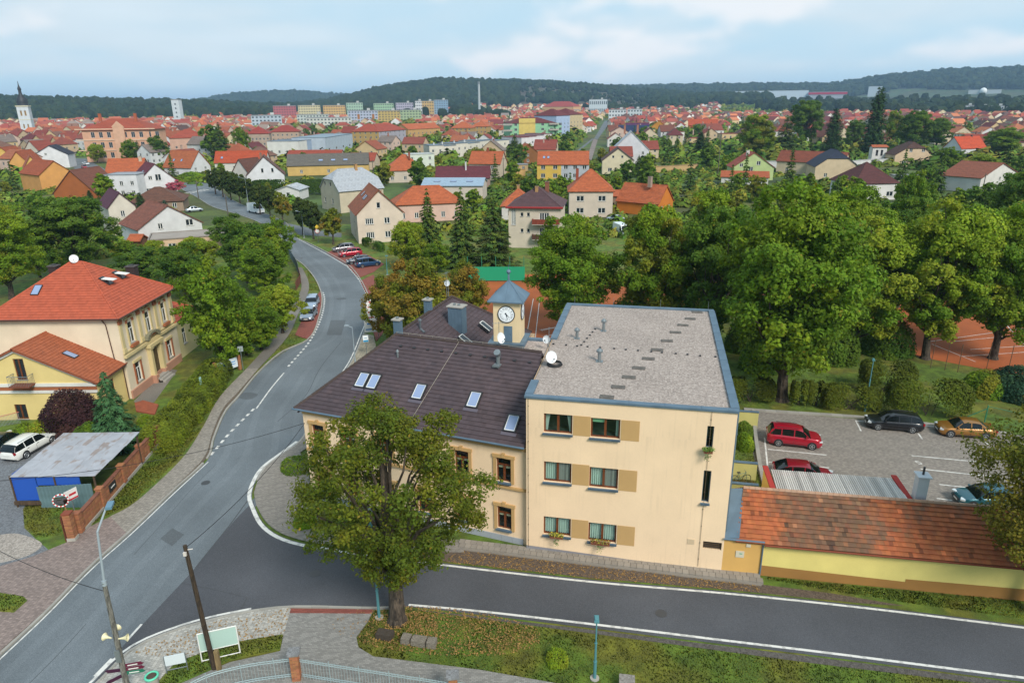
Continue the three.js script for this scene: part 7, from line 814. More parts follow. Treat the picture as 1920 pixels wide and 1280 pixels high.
// fences by the bend
{ const pts = smooth([[-43.59,-134.01],[-41.12,-128.14],[-38.63,-122.3],[-37.05,-118.15]]), L = along(pts), t = thing('metal_fence', 'curved grey sheet fence at the bend', 'fence', [pts[0][0], 0, pts[0][1]]), n = 14; for (let i = 0; i < n; i++) { const [x, z, dx, dz] = at(pts, L, L[L.length - 1] * (i + 0.5) / n), m = new MB(); m.box(0, 0.1, 0, L[L.length - 1] / n - 0.03, 1.6, 0.04, Math.atan2(-dz, dx)); part('sheet_panel', m, mat('fence_sheet', '#7f8d96', { map: T.metal }), t, [x - pts[0][0], 0, z - pts[0][1]]); } }
{ const pts = [[-36.82,-117.35],[-34.83,-111.66],[-34.12,-106.51]], L = along(pts), t = thing('wooden_fence', 'red brown board fence at the path bend', 'fence', [pts[0][0], 0, pts[0][1]]), n = 40, tot = L[2]; for (let i = 0; i < n; i++) { const [x, z, dx, dz] = at(pts, L, tot * (i + 0.5) / n), m = new MB(); m.box(0, 0.08, 0, tot / n - 0.02, 1.35 + rr(-0.02, 0.02), 0.03, Math.atan2(-dz, dx)); part('board', m, mat('fence_board', pick(['#8a4a2c', '#94522f', '#7d4228']), { map: T.wood }), t, [x - pts[0][0], 0, z - pts[0][1]]); } }
// tennis courts
{ const t = thing('windscreen', 'green court windscreen behind the turret', 'windscreen', [-2.53,0,-111.01], -0.03); const m = new MB(); m.box(0, 0.2, 0, 9.5, 2.3, 0.04); part('screen', m, mat('screen_green', '#0f8f66', { roughness: 0.7 }), t); for (let k = 0; k < 5; k++) { const q = new MB(); q.bar([-4.6 + k * 2.3, 0, -0.06], [-4.6 + k * 2.3, 4.2, -0.06], 0.05); part('post', q, ironGreen, t); } const h = new MB(); h.box(0, 0, 0, 0, 0, 0); }
{ const m = new MB(), ln = (a, b) => stripe(m, [a, b], 0.09, 0.006); ln([50.4,-78.31], [51.84,-72.32]); ln([51.11,-74.05], [59.55,-75.22]); ln([53.75,-76.31], [61.39,-77.39]); ln([53.62,-79.18], [65.23,-81.87]); ln([3.27,-100.35], [1.65,-80.84]); ln([4.22,-100.31], [2.83,-80.8]); ln([65,-87.46], [58.02,-70.17]); ln([50.76,-79.27], [65.74,-84]); structure('court_line', m, paint); }
{ const ps = [[1745, 688, 0], [1780, 696, 0], [1835, 690, 0], [1880, 700, 0]]; const t = thing('court_fence', 'wire fence with thin posts at the clay court', 'fence', [47.94,0,-69.82], 0); const base = [47.94,0,-69.82]; for (const p of [[45.74,0,-70.52], [46.92,0,-69.85], [47.9,0,-69.2], [51.34,0,-69.73], [52.99,0,-68.75]]) { const q = new MB(); q.bar([p[0] - base[0], 0, p[2] - base[2]], [p[0] - base[0], 3.2, p[2] - base[2]], 0.035); part('post', q, mat('rust_post', '#5f4a38'), t); } }
{ const t = thing('gate_frame', 'bright green gate posts and brace at the car park corner', 'gate', [41.53,0,-56.48], 0); const b = [41.53,0,-56.48], A = [40.86,0,-57.27], B = [42.41,0,-56.35], D = [44.23,0,-54.82]; const P = (p, y) => [p[0] - b[0], y, p[2] - b[2]]; for (const p of [A, B]) { const q = new MB(); q.bar(P(p, 0), P(p, 2.0), 0.05); part('post', q, ironGreen, t); } const q = new MB(); q.bar(P(A, 0.2), P(B, 1.7), 0.04); q.bar(P(B, 1.9), P(D, 1.9), 0.025); part('brace', q, ironGreen, t); const w = new MB(); for (let k = 0; k < 30; k++) { const f = (k / 30), x0 = P(B, 0.1), x1 = P(D, 0.1); w.bar([x0[0] + (x1[0] - x0[0]) * f, 0.1, x0[2] + (x1[2] - x0[2]) * f], [x0[0] + (x1[0] - x0[0]) * f, 1.9, x0[2] + (x1[2] - x0[2]) * f], 0.006, 0.006, 3); } part('mesh_infill', w, ironGreen, t).userData.kind = 'stuff'; }
{ const t = thing('play_frame', 'small yellow metal frame between the thujas', 'frame', [30.18,0,-61.44], 0.2); const q = new MB(); q.bar([-0.4, 0, 0], [-0.4, 1.5, 0], 0.03); q.bar([0.4, 0, 0], [0.4, 0.6, 0], 0.03); q.bar([-0.4, 0.6, 0], [0.4, 0.6, 0], 0.03); q.bar([-0.4, 1.5, 0], [0.3, 1.5, 0], 0.03); part('tube_frame', q, mat('frame_yellow', '#a8921f'), t); }
{ const pts = [[-49.04,-56.33],[-47.49,-58.24],[-46.09,-59.11]], L = along(pts), t = thing('yard_railing', 'grey pink railing in front of the yellow house', 'railing', [pts[0][0], 0, pts[0][1]]), tot = L[2]; const q = new MB(); for (let k = 0; k < 40; k++) { const [x, z] = at(pts, L, tot * k / 40); q.bar([x - pts[0][0], 0, z - pts[0][1]], [x - pts[0][0], 1.1, z - pts[0][1]], 0.015, 0.015, 4); } part('baluster', q, grey, t).userData.kind = 'stuff'; const r = new MB(); r.bar([0, 1.1, 0], [pts[2][0] - pts[0][0], 1.1, pts[2][1] - pts[0][1]], 0.03); part('rail', r, mat('rail_pink', '#b0645a'), t); }
// ---- grass blades, fallen leaves near the camera
{ const blade = new THREE.BufferGeometry(); blade.setAttribute('position', new THREE.Float32BufferAttribute([-0.014, 0, 0, 0.014, 0, 0, 0.03, 0.13, 0.04], 3)); blade.setAttribute('normal', new THREE.Float32BufferAttribute([0, 1, 0.3, 0, 1, 0.3, 0, 1, 0.3], 3)); blade.setIndex([0, 1, 2]);
  const inP = (p, x, z) => { let c = false; for (let i = 0, j = p.length - 1; i < p.length; j = i++) if ((p[i][1] > z) !== (p[j][1] > z) && x < (p[j][0] - p[i][0]) * (z - p[i][1]) / (p[j][1] - p[i][1]) + p[i][0]) c = !c; return c; };
  const areas = [[[[-8.26,-33.16],[-6.24,-33.22],[-2.62,-32.45],[4.42,-31],[11.27,-29.65],[15.62,-28.77],[25.4,-26.97],[29.4,-26.01],[27.45,-23.67],[3.23,-23.96],[3.56,-27.12],[-1.84,-28.5],[-7.59,-29.57],[-8.53,-30.23],[-8.8,-30.95],[-8.39,-32.19]], 34000, 0], [[[-18.02,-29.26],[-15.4,-30.6],[-12.94,-31.17],[-12.76,-30.1],[-15.21,-29.33],[-16.92,-28.06],[-18.21,-27.33]], 3000, 0.1], [[[-30.41,-53.49],[-28.63,-57.8],[-28.09,-53.44],[-28.1,-48.28],[-28.47,-44.76],[-29.45,-43.38],[-30.15,-41.41],[-30.27,-42.12]], 12000, 0], [[[15.63,-35.55],[19.08,-34.41],[22.98,-33.32],[28.86,-31.9],[29.94,-33.44],[23.53,-34.34],[15.7,-35.75]], 6000, 0], [[[-32.82,-40.71],[-34.69,-42.2],[-36.01,-44.26],[-36.79,-46.48],[-34.1,-45.31],[-30.08,-41.16]], 4000, 0], [[[-33.47,-35.23],[-31.28,-34.91],[-29.61,-34.54],[-29.17,-34.21],[-29.29,-33.2],[-32.17,-33.47]], 1500, 0.12], [[[-29.16,-65.86],[-28.79,-71.04],[-28.95,-80.8],[-28.54,-84.95],[-26.24,-83.38],[-27.93,-71.98],[-27.88,-62.52]], 2500, 0], [[[-37.38,-124.39],[-33.3,-114.52],[-30.11,-106.34],[-31.99,-106.42],[-34.08,-113.44]], 2500, 0], [[[21.83,-60.05],[22.76,-59.78],[19.72,-48.97],[18.81,-45.03],[16.91,-45.44],[20.08,-56.66]], 3000, 0], [[[24.16,-69.55],[38.93,-69.14],[34.75,-59.73],[21.6,-61.28]], 4000, 0]];
  const list = []; seed = 991; for (const [p, n, y] of areas) { const xs = p.map((q) => q[0]), zs = p.map((q) => q[1]); for (let i = 0, k = 0; i < n && k < n * 30; k++) { const x = rr(Math.min(...xs), Math.max(...xs)), z = rr(Math.min(...zs), Math.max(...zs)); if (inP(p, x, z)) { list.push([x, y, z]); i++; } } }
  const im = new THREE.InstancedMesh(blade, mat('grass_blade', '#ffffff', { roughness: 0.9, physical: true, specularIntensity: 0.2 }), list.length), M = new THREE.Matrix4(), q = new THREE.Quaternion(), e = new THREE.Euler(); list.forEach(([x, y, z], i) => { const d = perlin.noise(x * 0.35, 3.3, z * 0.35) + 0.4 * perlin.noise(x * 1.3, 1.1, z * 1.3), k = rr(0.5, 1.1) * (d > 0.2 ? 0.7 : 1); q.setFromEuler(e.set(rr(-0.5, 0.5), rr(0, 6.28), rr(-0.5, 0.5))); im.setMatrixAt(i, M.compose(V3(x, y, z), q, V3(k * 2, k * 0.75, k))); const t = Math.min(1, Math.max(0, 0.5 + d * 1.4)), v = rr(0.88, 1.12); im.setColorAt(i, new THREE.Color((0.17 + 0.12 * t) * v, (0.24 + 0.02 * t) * v, 0.034 * v)); });
  im.name = 'grass'; tag(im, 'short grass on the verges beside the roads and paths', 'grass', null, 'stuff'); scene.add(im);
  const lf = new THREE.BufferGeometry(); lf.setAttribute('position', new THREE.Float32BufferAttribute([-0.05, 0, 0, 0, 0.01, -0.035, 0.06, 0, 0, 0, 0.01, 0.035], 3)); lf.setIndex([0, 2, 1, 0, 3, 2]); lf.computeVertexNormals(); const n2 = 4400, il = new THREE.InstancedMesh(lf, mat('dry_leaf', '#ffffff', { roughness: 0.9 }), n2); const tr = [-6.73,-32.3], vg = [[-3.67,-38.78],[5.95,-36.95],[14.97,-35.06],[14.74,-34.38],[4.96,-35.72],[-4.54,-37.56]], gt = [[-20.65,-29.98],[-17.23,-32.24],[-13.12,-33.28],[-12.91,-31.25],[-18.07,-29.37]]; for (let i = 0; i < n2; i++) { let x, z, y = 0.03; if (i < 2600) { const a = rr(0, 6.28), r = Math.sqrt(rnd()); x = tr[0] + 2.2 + Math.cos(a) * r * 6; z = tr[1] + 0.55 + Math.sin(a) * r * 1.9 + (x - tr[0]) * 0.12; y = 0.06 + rr(0, 0.05); if (z < tr[1] - 0.6 + (x - tr[0]) * 0.13) y = 0.012; if (x < tr[0] - 1.6 && rnd() < 0.8) x += 4; } else { const P = i < 3900 ? vg : gt, xs = P.map((q) => q[0]), zs = P.map((q) => q[1]); do { x = rr(Math.min(...xs), Math.max(...xs)); z = rr(Math.min(...zs), Math.max(...zs)); } while (!inP(P, x, z)); y = i < 3900 ? 0.03 : 0.1; } q.setFromEuler(e.set(rr(-0.3, 0.3), rr(0, 6.28), rr(-0.3, 0.3))); const k = rr(0.6, 1.3); il.setMatrixAt(i, M.compose(V3(x, y, z), q, V3(k, k, k))); const v = rr(0.6, 1.2); il.setColorAt(i, new THREE.Color(0.3 * v, 0.17 * v, 0.05 * v)); }
  il.name = 'fallen_leaves'; tag(il, 'brown fallen leaves under the lime tree and along the kerbs', 'leaves', null, 'stuff'); scene.add(il); }

// ---------------------------------------------------------------- houses of the town, each built where it stands
const placed = [];
function ws(s, h, w = 1.1, hh = 1.35) { return (s ? s.split(' ') : []).map((e) => { const [, sd, c, r, st] = e.match(/^(\w)(\d+)x(\d+)(\w?)$/), n = +r, dv = Math.min(3, h / n); return [sd, +c, n, w, Math.min(hh, dv * 0.5), dv * 0.33, dv, st || '2']; }); }
function H(L, f, d, h, t, rise, wc, rc, W, x = {}) { placed.push([f[0] + Math.sin(f[3]) * -d / 2, f[1] - Math.cos(f[3]) * d / 2, Math.max(f[2], d) * 0.62]); return house({ L, f, d, h, t, rise, wc, rc, W: [...ws(W, h, x.ww, x.wh), ...(x.win ?? [])], ...x }); }
const OR = '#bb633a', RD = '#a64c36', BR = '#6a4436', DK = '#3a3a44', MA = '#6b2a30';
H('cream gable house with a brown roof beside the parked cars', [-27.44,-146.22,9.6,0.323], 14, 6.36, 'gz', 4.6, '#dccbb8', '#9a5636', '', { win: [['f@', 2.5, 1.0, 1.7, 1.3, 'm'], ['f@', 6.2, 1.0, 1.2, 1.3], ['f@', 2.5, 3.9, 1.7, 1.3, 'm'], ['f@', 6.2, 3.9, 1.2, 1.3], ['f@', 4.6, 7.2, 0.8, 1.2, 'n'], ['l@', 9, 3.9, 0.8, 1.3], ['l@', 9, 1, 0.8, 1.3]], sky: [['l', -4.5, 0.55, 0.8, 1.3], ['l', -6, 0.55, 0.8, 1.3], ['l', -10, 0.6, 0.8, 1.3]], ch: [[1.5, -9, 0.7, 2.6, '#9a6a4c', 7]] });
H('beige two-storey house with an orange pyramid roof', [20.31,-176.82,10.93,-0.066], 10.5, 6.82, 'hip', 4.6, '#d5c6b4', OR, 'f2x2 r2x2', { ww: 1.9, wh: 1.35, ov: 0.45, ch: [[-3.4, -6.5, 0.7, 3.4, '#9a4c34', 8]] });
{ const g = H('beige house with a purple brown hip roof and red balcony', [4.69,-138.3,10.4,-0.156], 11, 8.36, 'hip', 3.2, '#d6c9b6', '#5d4346', '', { ov: 0.5, win: [['f@', 1.0, 4.6, 0.9, 3.4, 'm'], ['f@', 2.7, 6.3, 0.6, 0.8, 'n'], ['f@', 4.0, 6.3, 0.6, 0.8, 'n'], ['f@', 2.7, 3.1, 0.6, 0.8, 'n'], ['f@', 4.0, 3.1, 0.6, 0.8, 'n'], ['f@', 7.2, 5.1, 1.9, 2.0, 'm'], ['f@', 7.2, 2.1, 1.9, 2.0, 'm']], ch: [[0, -4, 0.6, 2.2, '#b08a5a', 9.5], [1.8, -7, 0.8, 2.8, '#8b5a42', 9.5]] }); const w = g.children[0].geometry.boundingBox ?? (g.children[0].geometry.computeBoundingBox(), g.children[0].geometry.boundingBox), X = w.max.x; for (const [y, c] of [[5.0, '#a2482f'], [2.0, '#6b4436']]) { const m = new MB(); m.box(X - 2.8, y - 0.15, 0.7, 5.4, 0.15, 1.4); const s = part('balcony', m, concrete, g); const r = new MB(); r.box(X - 2.8, y, 1.37, 5.4, 1.0, 0.06).box(X - 5.45, y, 0.7, 0.06, 1.0, 1.3).box(X - 0.13, y, 0.7, 0.06, 1.0, 1.3); part('balustrade', r, mat('bal_' + c, c, { map: T.wood }), s); } const e = new MB(); e.box(0, w.max.y - 0.35, 0.3, X * 2 + 1, 0.3, 0.7); part('red_eaves', e, mat('eaves_red', '#8f2b2b'), g); }
H('white rear house with an orange roof behind the balcony house', [1.71,-173.82,7.88,-0.064], 9, 3.71, 'hip', 3.5, '#d8d4cc', OR, 'f2x1', { ch: [[0, -4.5, 0.7, 2, '#b08a5a', 6]] });
H('orange walled house with a long orange roof above the trees', [39.92,-179.91,8.14,0.386], 12, 3.4, 'gz', 4, '#cf7a26', OR, 'f2x1', { turn: 0.5, ch: [[-1.5, -4, 0.9, 2.6, '#a58f80', 6.8]] });
H('small orange garden shed with an orange roof', [33.67,-197.42,2.98,0.292], 4, 3, 'gz', 1.3, '#c8742a', OR, 'f1x1'); H('open garage with a low orange roof beside the pyramid roof house', [30.69,-198.17,3.45,-0.074], 6, 2.6, 'gx', 1.2, '#8a7260', OR, '', { n: 'garage', cat: 'garage' });
H('pink house with a long orange hip roof behind the spruces', [-20.03,-172.78,16.49,0.236], 10, 4.6, 'hip', 3.6, '#d9b8a8', OR, 'f5x1', { ww: 1 });
H('long hall with a pale blue metal roof', [-17.46,-210.82,18.28,-0.077], 12, 4.5, 'gx', 1.6, '#d3c6b8', '#a9c0d3', 'f6x1', { n: 'hall', cat: 'hall', vary: 0.03, sky: [['f', -5, 0.5, 2, 1], ['f', 0, 0.5, 2, 1], ['f', 5, 0.5, 2, 1]] });
H('house with a white sheet metal hip roof and round windows', [-49.41,-192.65,12.38,-0.567], 13, 6, 'hz', 5, '#c9bda4', '#b7bcc2', '', { vary: 0.04, win: [['f@', 3.2, 6.6, 1.0, 1.2, 'n'], ['f@', 6.8, 6.6, 1.0, 1.2, 'n'], ['f@', 2.5, 2, 1.2, 1.5], ['f@', 7.5, 2, 1.2, 1.5]], turn: -0.35, ch: [[0.5, -8, 0.7, 2, '#b58a5a', 10]] });
H('small white domed garage behind the lime row', [-68.27,-215.94,7.07,-0.077], 8, 3.2, 'gz', 1.2, '#dcdcd8', '#c3c8cc', 'f1x1', { n: 'garage', cat: 'garage' });
H('white house with a steep brown gable roof behind the long hedge', [-86.9,-252.06,12.65,0.307], 12, 4.4, 'gz', 6.2, '#dcdde0', BR, '', { win: [['f@', 5.4, 5, 0.9, 1.5, 'n'], ['f@', 8.8, 5, 0.9, 1.5, 'n']], ch: [[-1, -7, 0.8, 2.2, '#8f6d5a', 9]] });
H('house with a dark brown roof between the lime row and the white gable', [-99.39,-261.62,6.39,-0.367], 10, 5, 'gz', 4, '#cfcac2', BR, 'f2x1');
H('long workshop with a grey roof and yellow end wall', [-74.95,-293.53,32.62,0.168], 12, 4.2, 'gx', 4, '#d2b06a', '#6f6a62', 'f3x1 r1x2', { n: 'workshop', cat: 'workshop', sky: [['f', -3, 0.4, 1.8, 1.1], ['f', 2, 0.4, 1.8, 1.1], ['f', 7, 0.4, 1.8, 1.1]] });
H('low shed with a red brown roof behind the grey workshop', [-97.25,-355.32,26.57,-0.005], 8, 4, 'gx', 2, '#c8b59e', RD, '', { n: 'shed', cat: 'shed' }); H('cream barn with a dark red roof right of the workshop', [-65.89,-316.17,11.46,-0.111], 9, 4, 'gx', 3, '#cdb9a0', RD, 'r1x1', {}); H('low purple brown roofed house below the workshop', [-53.13,-251.48,9.33,0.269], 12, 3.2, 'hip', 2.4, '#bfae9c', '#56454a', 'f2x1');
H('small house with a brick red roof below the purple roof', [-48.88,-224.58,6.72,0.323], 8, 3, 'gx', 2, '#b99a86', '#8d4335', '');
H('house with an octagonal orange hip roof and wide dormer', [-38.88,-262.17,14.09,0.162], 13, 4.6, 'hip', 5, '#cfc2b2', OR, 'f3x1', { ch: [[2, -4, 0.7, 2.6, '#8d4a30', 8]] });
H('white flat roofed villa behind the octagonal roof house', [-39.39,-315.76,12,0.326], 9, 6.5, 'flat', 0, '#d5dccf', '#b9bdb9', 'f3x2', {});
H('beige house with an orange roof and front gable near the brown shed', [-9.68,-267.63,12.18,-0.251], 10, 6.2, 'gx', 4, '#cdbda6', OR, 'f2x2', { ch: [[0, -5, 0.7, 2.4, '#9a4c34', 9]] });
H('long low barn with a dark red roof and white chimney', [-16.32,-242.61,18.35,-0.003], 9, 3.6, 'gx', 3.4, '#a58b7d', '#6b3038', '', { n: 'barn', cat: 'barn', ch: [[1, -3, 0.5, 3.5, '#cfcfcf', 5]] });
H('terrace house with yellow and grey front under a long orange roof', [14.46,-264.36,8.96,-0.096], 10, 6.01, 'gx', 4.2, '#d9b452', OR, 'f2x2', { ww: 1.6, wh: 1.7, gov: 0, sky: [['f', -2, 0.5, 0.9, 1.2], ['f', -0.4, 0.5, 0.9, 1.2]] }); H('grey and white terrace house with an orange roof', [24.04,-263.43,10.28,-0.096], 10, 5.99, 'gx', 4.2, '#b8bcc2', OR, 'f3x2', { ww: 1.5, wh: 1.7, gov: 0 });
H('timber gabled house behind the yellow terrace', [8.5,-339.21,10.34,0.17], 9, 5, 'gz', 4, '#8a5a30', OR, 'f1x2'); H('small flat garage by the yellow terrace', [4.1,-298.7,5.85,-0.108], 6, 3, 'flat', 0, '#c8a878', '#8b8b8d', 'f2x1', { n: 'garage', cat: 'garage' });
H('cream house with a dark brown gable roof by the street', [43.17,-285.52,12.32,-0.105], 11, 5.43, 'gz', 4.6, '#dccfb0', '#5b3a34', 'f2x1', { ww: 1.6, wh: 1.4, win: [['f@', 4.2, 6.2, 0.9, 1, 'n'], ['f@', 7.8, 6.2, 0.9, 1, 'n']] });
H('tall white house with a white gable and phone masts', [56.43,-334.79,16.82,-0.123], 13, 6.31, 'gz', 8, '#d8d8dc', '#c7ccd2', 'f3x2', { vary: 0.03, ch: [[-3, -6, 0.9, 4, '#a5705a', 13], [3, -6, 0.9, 4, '#a5705a', 13]] });
H('purple and orange house with solar panels on its roof', [91.75,-538.36,22.41,-0.196], 12, 6, 'shed', 4, '#a04a2a', '#22345c', 'f3x1', { vary: 0.02 }); H('purple flat roofed house behind the solar roof', [112.9,-642.97,20.61,-0.234], 12, 9, 'flat', 0, '#6d3d6a', '#8d4a44', 'f4x2'); H('yellow timber house with a steep orange gable', [131.46,-638.55,15.71,-0.234], 10, 5, 'gz', 6, '#c98b30', OR, 'f2x2'); H('orange house with a solar panel band on its roof', [173.46,-650.54,25.53,-0.242], 12, 6, 'shed', 5, '#c0552a', '#c0552a', 'f4x1');
H('pale green gable house at the cemetery side', [88,-257.25,14.55,-0.096], 10, 4.8, 'gz', 5, '#b9c98a', RD, '', { win: [['f@', 3, 4.8, 1.2, 1.2], ['f@', 9, 5.4, 1.4, 1.4], ['f@', 6.5, 3.2, 1.4, 1.6]], ch: [[-1.5, -4, 1, 2.2, '#d8d8d0', 8]] }); H('low extension with a red brown roof beside the pale green house', [80.96,-244.22,15.47,-0.303], 6, 2.6, 'shed', 1.4, '#d8d6d0', OR, '', { n: 'extension', cat: 'building' });
H('cream house with a brown roof left of the solar roof', [115.23,-274.31,24.68,-1.577], 9, 5, 'gx', 3.6, '#d8c4a4', '#8d4a34', 'f3x1', { turn: 0.9 }); H('cream house with a dark blue solar tiled half hip roof', [117.93,-256.16,14.68,0.151], 16, 4.8, 'hz', 5.4, '#d8c1a0', '#2a3348', 'f2x1', { turn: -0.35, vary: 0.03 });
H('white house with a dark maroon pyramid roof', [105.33,-202.51,13.05,0.099], 13, 5, 'hip', 5.2, '#e0dcd8', '#5e3230', 'f3x1 l2x1', { ww: 2, wh: 1.4 }); H('peach house with a brown half hip roof by the cemetery', [172.36,-304.25,15.54,-0.117], 11, 5, 'hz', 5, '#dcc0a0', '#57392f', 'f2x1', { win: [['f@', 6, 6, 1.3, 1.4], ['f@', 11, 6, 1.3, 1.4]], ww: 1.8 }); H('low bungalow with a wide brown hip roof', [141.71,-230.93,9.89,-0.395], 11, 2.8, 'hip', 2.6, '#d8d2c8', '#5b3c32', 'f2x1'); H('white gable house with a brown porch at the right edge', [153.53,-221.44,23.26,0.549], 12, 4.6, 'gz', 3.8, '#dad6d0', '#9a5a42', 'f2x1 f1x2', {}); H('white house with a bright orange roof near the right edge', [221.4,-341.73,15.37,0.305], 10, 5, 'gx', 5, '#dcdcdc', '#c8502a', 'f2x1', { ch: [[3, -5, 0.7, 2.4, '#55504c', 8]] });
H('long garage with a white parapet beside the maroon roof', [137.89,-240.58,12.17,-0.092], 6, 2.8, 'flat', 0, '#cfc6b0', '#8d8f92', '', { n: 'garage', cat: 'garage' });
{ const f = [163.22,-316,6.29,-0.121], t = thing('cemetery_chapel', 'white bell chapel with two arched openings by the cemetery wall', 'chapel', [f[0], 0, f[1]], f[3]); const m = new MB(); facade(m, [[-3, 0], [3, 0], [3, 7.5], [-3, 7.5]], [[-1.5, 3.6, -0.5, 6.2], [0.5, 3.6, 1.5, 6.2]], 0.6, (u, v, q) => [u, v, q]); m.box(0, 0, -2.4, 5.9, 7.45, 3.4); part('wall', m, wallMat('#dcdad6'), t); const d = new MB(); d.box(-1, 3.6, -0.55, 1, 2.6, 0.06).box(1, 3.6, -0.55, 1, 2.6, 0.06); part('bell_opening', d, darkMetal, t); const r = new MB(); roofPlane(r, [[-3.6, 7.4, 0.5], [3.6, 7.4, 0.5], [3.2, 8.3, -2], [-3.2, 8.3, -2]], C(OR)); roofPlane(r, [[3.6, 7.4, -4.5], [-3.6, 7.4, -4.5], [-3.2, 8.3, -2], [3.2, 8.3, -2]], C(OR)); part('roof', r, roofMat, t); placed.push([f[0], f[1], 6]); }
const wallRun = (L, pts, h, c, cap) => { const t = thing('boundary_wall', L, 'wall', [pts[0][0], 0, pts[0][1]]); for (let i = 1; i < pts.length; i++) { const a = pts[i - 1], b = pts[i], m = new MB(); m.box((a[0] + b[0]) / 2 - pts[0][0], 0, (a[1] + b[1]) / 2 - pts[0][1], Math.hypot(b[0] - a[0], b[1] - a[1]), h, 0.4, Math.atan2(-(b[1] - a[1]), b[0] - a[0])); const w = part('wall_panel', m, wallMat(c), t); const k = new MB(); k.box((a[0] + b[0]) / 2 - pts[0][0], h, (a[1] + b[1]) / 2 - pts[0][1], Math.hypot(b[0] - a[0], b[1] - a[1]), 0.15, 0.7, Math.atan2(-(b[1] - a[1]), b[0] - a[0])); part('coping', k, mat('cap_' + cap, cap), w); } return t; };
wallRun('white cemetery wall behind the pale green house', [[106.05,-301.81],[121.23,-300.09],[120.47,-295.33]], 3, '#d3d3d3', '#a9a9a9'); wallRun('white cemetery wall beside the chapel', [[141.55,-297.78],[155.77,-306.2],[165.06,-307.71]], 3, '#d3d3d3', '#a9a9a9'); wallRun('ochre garden wall right of the utility pole', [[57.48,-288.4],[66.5,-291.94],[78.92,-297.58]], 2.4, '#c0a070', '#a08560'); wallRun('yellow garden wall behind the balcony house', [[-4.35,-277.83],[0.66,-275.32],[5.87,-276.8]], 3, '#cda66c', '#9c7a4c');
{ const p = [[144.27,-355.44], [169.23,-352.07], [144.87,-307.47], [123.93,-309.93]], mk = [new MB().box(0, 0, 0, 1.1, 1.3, 0.35).box(0, -0.1, 0.9, 1.3, 0.3, 2).build(), new MB().box(0, 0, 0, 0.5, 2.0, 0.3).box(0, 1.4, 0, 1.1, 0.3, 0.25).build(), new MB().box(0, 0, 0, 0.9, 1.6, 0.4).box(0, 1.6, 0, 0.5, 0.5, 0.35).build()], gm = ['#bdbdbb', '#8d8d8f', '#4a4a4e', '#a79c90'].map((c) => mat('grave_' + c, c, { map: T.stucco })); let k = 0; seed = 4242; for (let r = 0; r < 9; r++) for (let c = 0; c < 16; c++) { const u = (c + rr(0.2, 0.8)) / 16, x0 = -0.0; const A = [116.13,-310.85], B = [196.07,-312.02], D = [147.3,-384.81], E = [233.43,-380.19], v = (r + 0.5) / 9; const x = (A[0] * (1 - u) + B[0] * u) * (1 - v) + (D[0] * (1 - u) + E[0] * u) * v, z = (A[1] * (1 - u) + B[1] * u) * (1 - v) + (D[1] * (1 - u) + E[1] * u) * v; const i = Math.floor(rnd() * 3), j = Math.floor(rnd() * 4), o = part(numbered('gravestone'), mk[i], gm[j], scene, [x, 0, z], rr(-0.3, 0.3)), L = `${['pale', 'grey', 'black', 'brown'][j]} ${['slab grave', 'cross grave', 'stepped grave'][i]} in ${['the front', 'a middle', 'the back'][Math.floor(r / 3)]} cemetery row ${c < 5 ? 'by the tall thuja' : c < 11 ? 'behind the chapel' : 'behind the peach house'}`; tag(o, L, 'gravestone', L + 's'); } placed.push([172.34,-344.96, 75]); }
// left quarter
H('white house with a navy roof beside the school street', [-218.76,-341.5,14.15,0.292], 12, 6.39, 'gz', 4, '#e2e2e4', '#2c3040', '', { win: [['f@', 5, 6, 1, 1]] });
{ const ls = ['terrace house nearest the brick barn with an orange roof', 'second terrace house of the orange roofed row', 'third terrace house of the orange roofed row', 'fourth terrace house at the left edge']; const fs = [[-156.44,-244.84,10.56,0.937], [-181.55,-270.98,5.43,0.247], [-205.09,-298.06,6.75,-0.1], [-233.21,-329.57,8.05,-0.11]]; fs.forEach((f, i) => H(ls[i], f, 16, 6.2, 'gz', 4.2, ['#dca05a', '#dcb662', '#d8a25c', '#dcb662'][i], '#a9532c', i ? 'f2x1' : '', { turn: i ? 0.35 : 0 })); }
H('old brick barn with a wide brown gable roof', [-136.01,-219.94,13.86,-0.077], 14, 2.5, 'gz', 6.8, '#a8602f', '#7d4a38', '', { n: 'barn', cat: 'barn' });
H('white house with a burgundy gable roof by the roundabout', [-116.08,-232.81,11.82,0.696], 11, 4.6, 'gz', 5.4, '#dedee0', '#6b2430', '', { win: [['f@', 4, 5, 1.2, 1.2], ['f@', 6.4, 4.6, 1.8, 2], ['f@', 3, 1, 1.8, 1.3]], sky: [['l', -4, 0.5, 0.9, 1.2]] }); H('white flat roofed block joined to the burgundy roof house', [-123.52,-224.65,9.97,0.051], 9, 7.4, 'flat', 0, '#dedee0', '#9a9fa6', 'f3x2'); H('house with a large orange roof behind the white flat block', [-141.4,-259.43,12.31,0.188], 14, 4, 'gx', 5.4, '#c8a98c', OR, '', { ch: [[5, -6, 1, 3, '#c9b8a0', 7]] });
H('white house with an orange roof and bricked gable', [-135.72,-290.02,14.21,-0.248], 11, 4.2, 'gx', 6, '#dcdcdc', '#b0623a', 'f3x1 r2x2', { sky: [['f', -3, 0.4, 0.9, 1.2], ['f', 1, 0.4, 0.9, 1.2]], turn: -0.1 }); H('long low house with a bright orange roof by the lime row', [-118.88,-314.5,21.83,0.119], 10, 4, 'gx', 4.4, '#d8d4cc', '#b84f2a', 'f4x1', { sky: [['f', -8, 0.4, 1, 1.2]] });
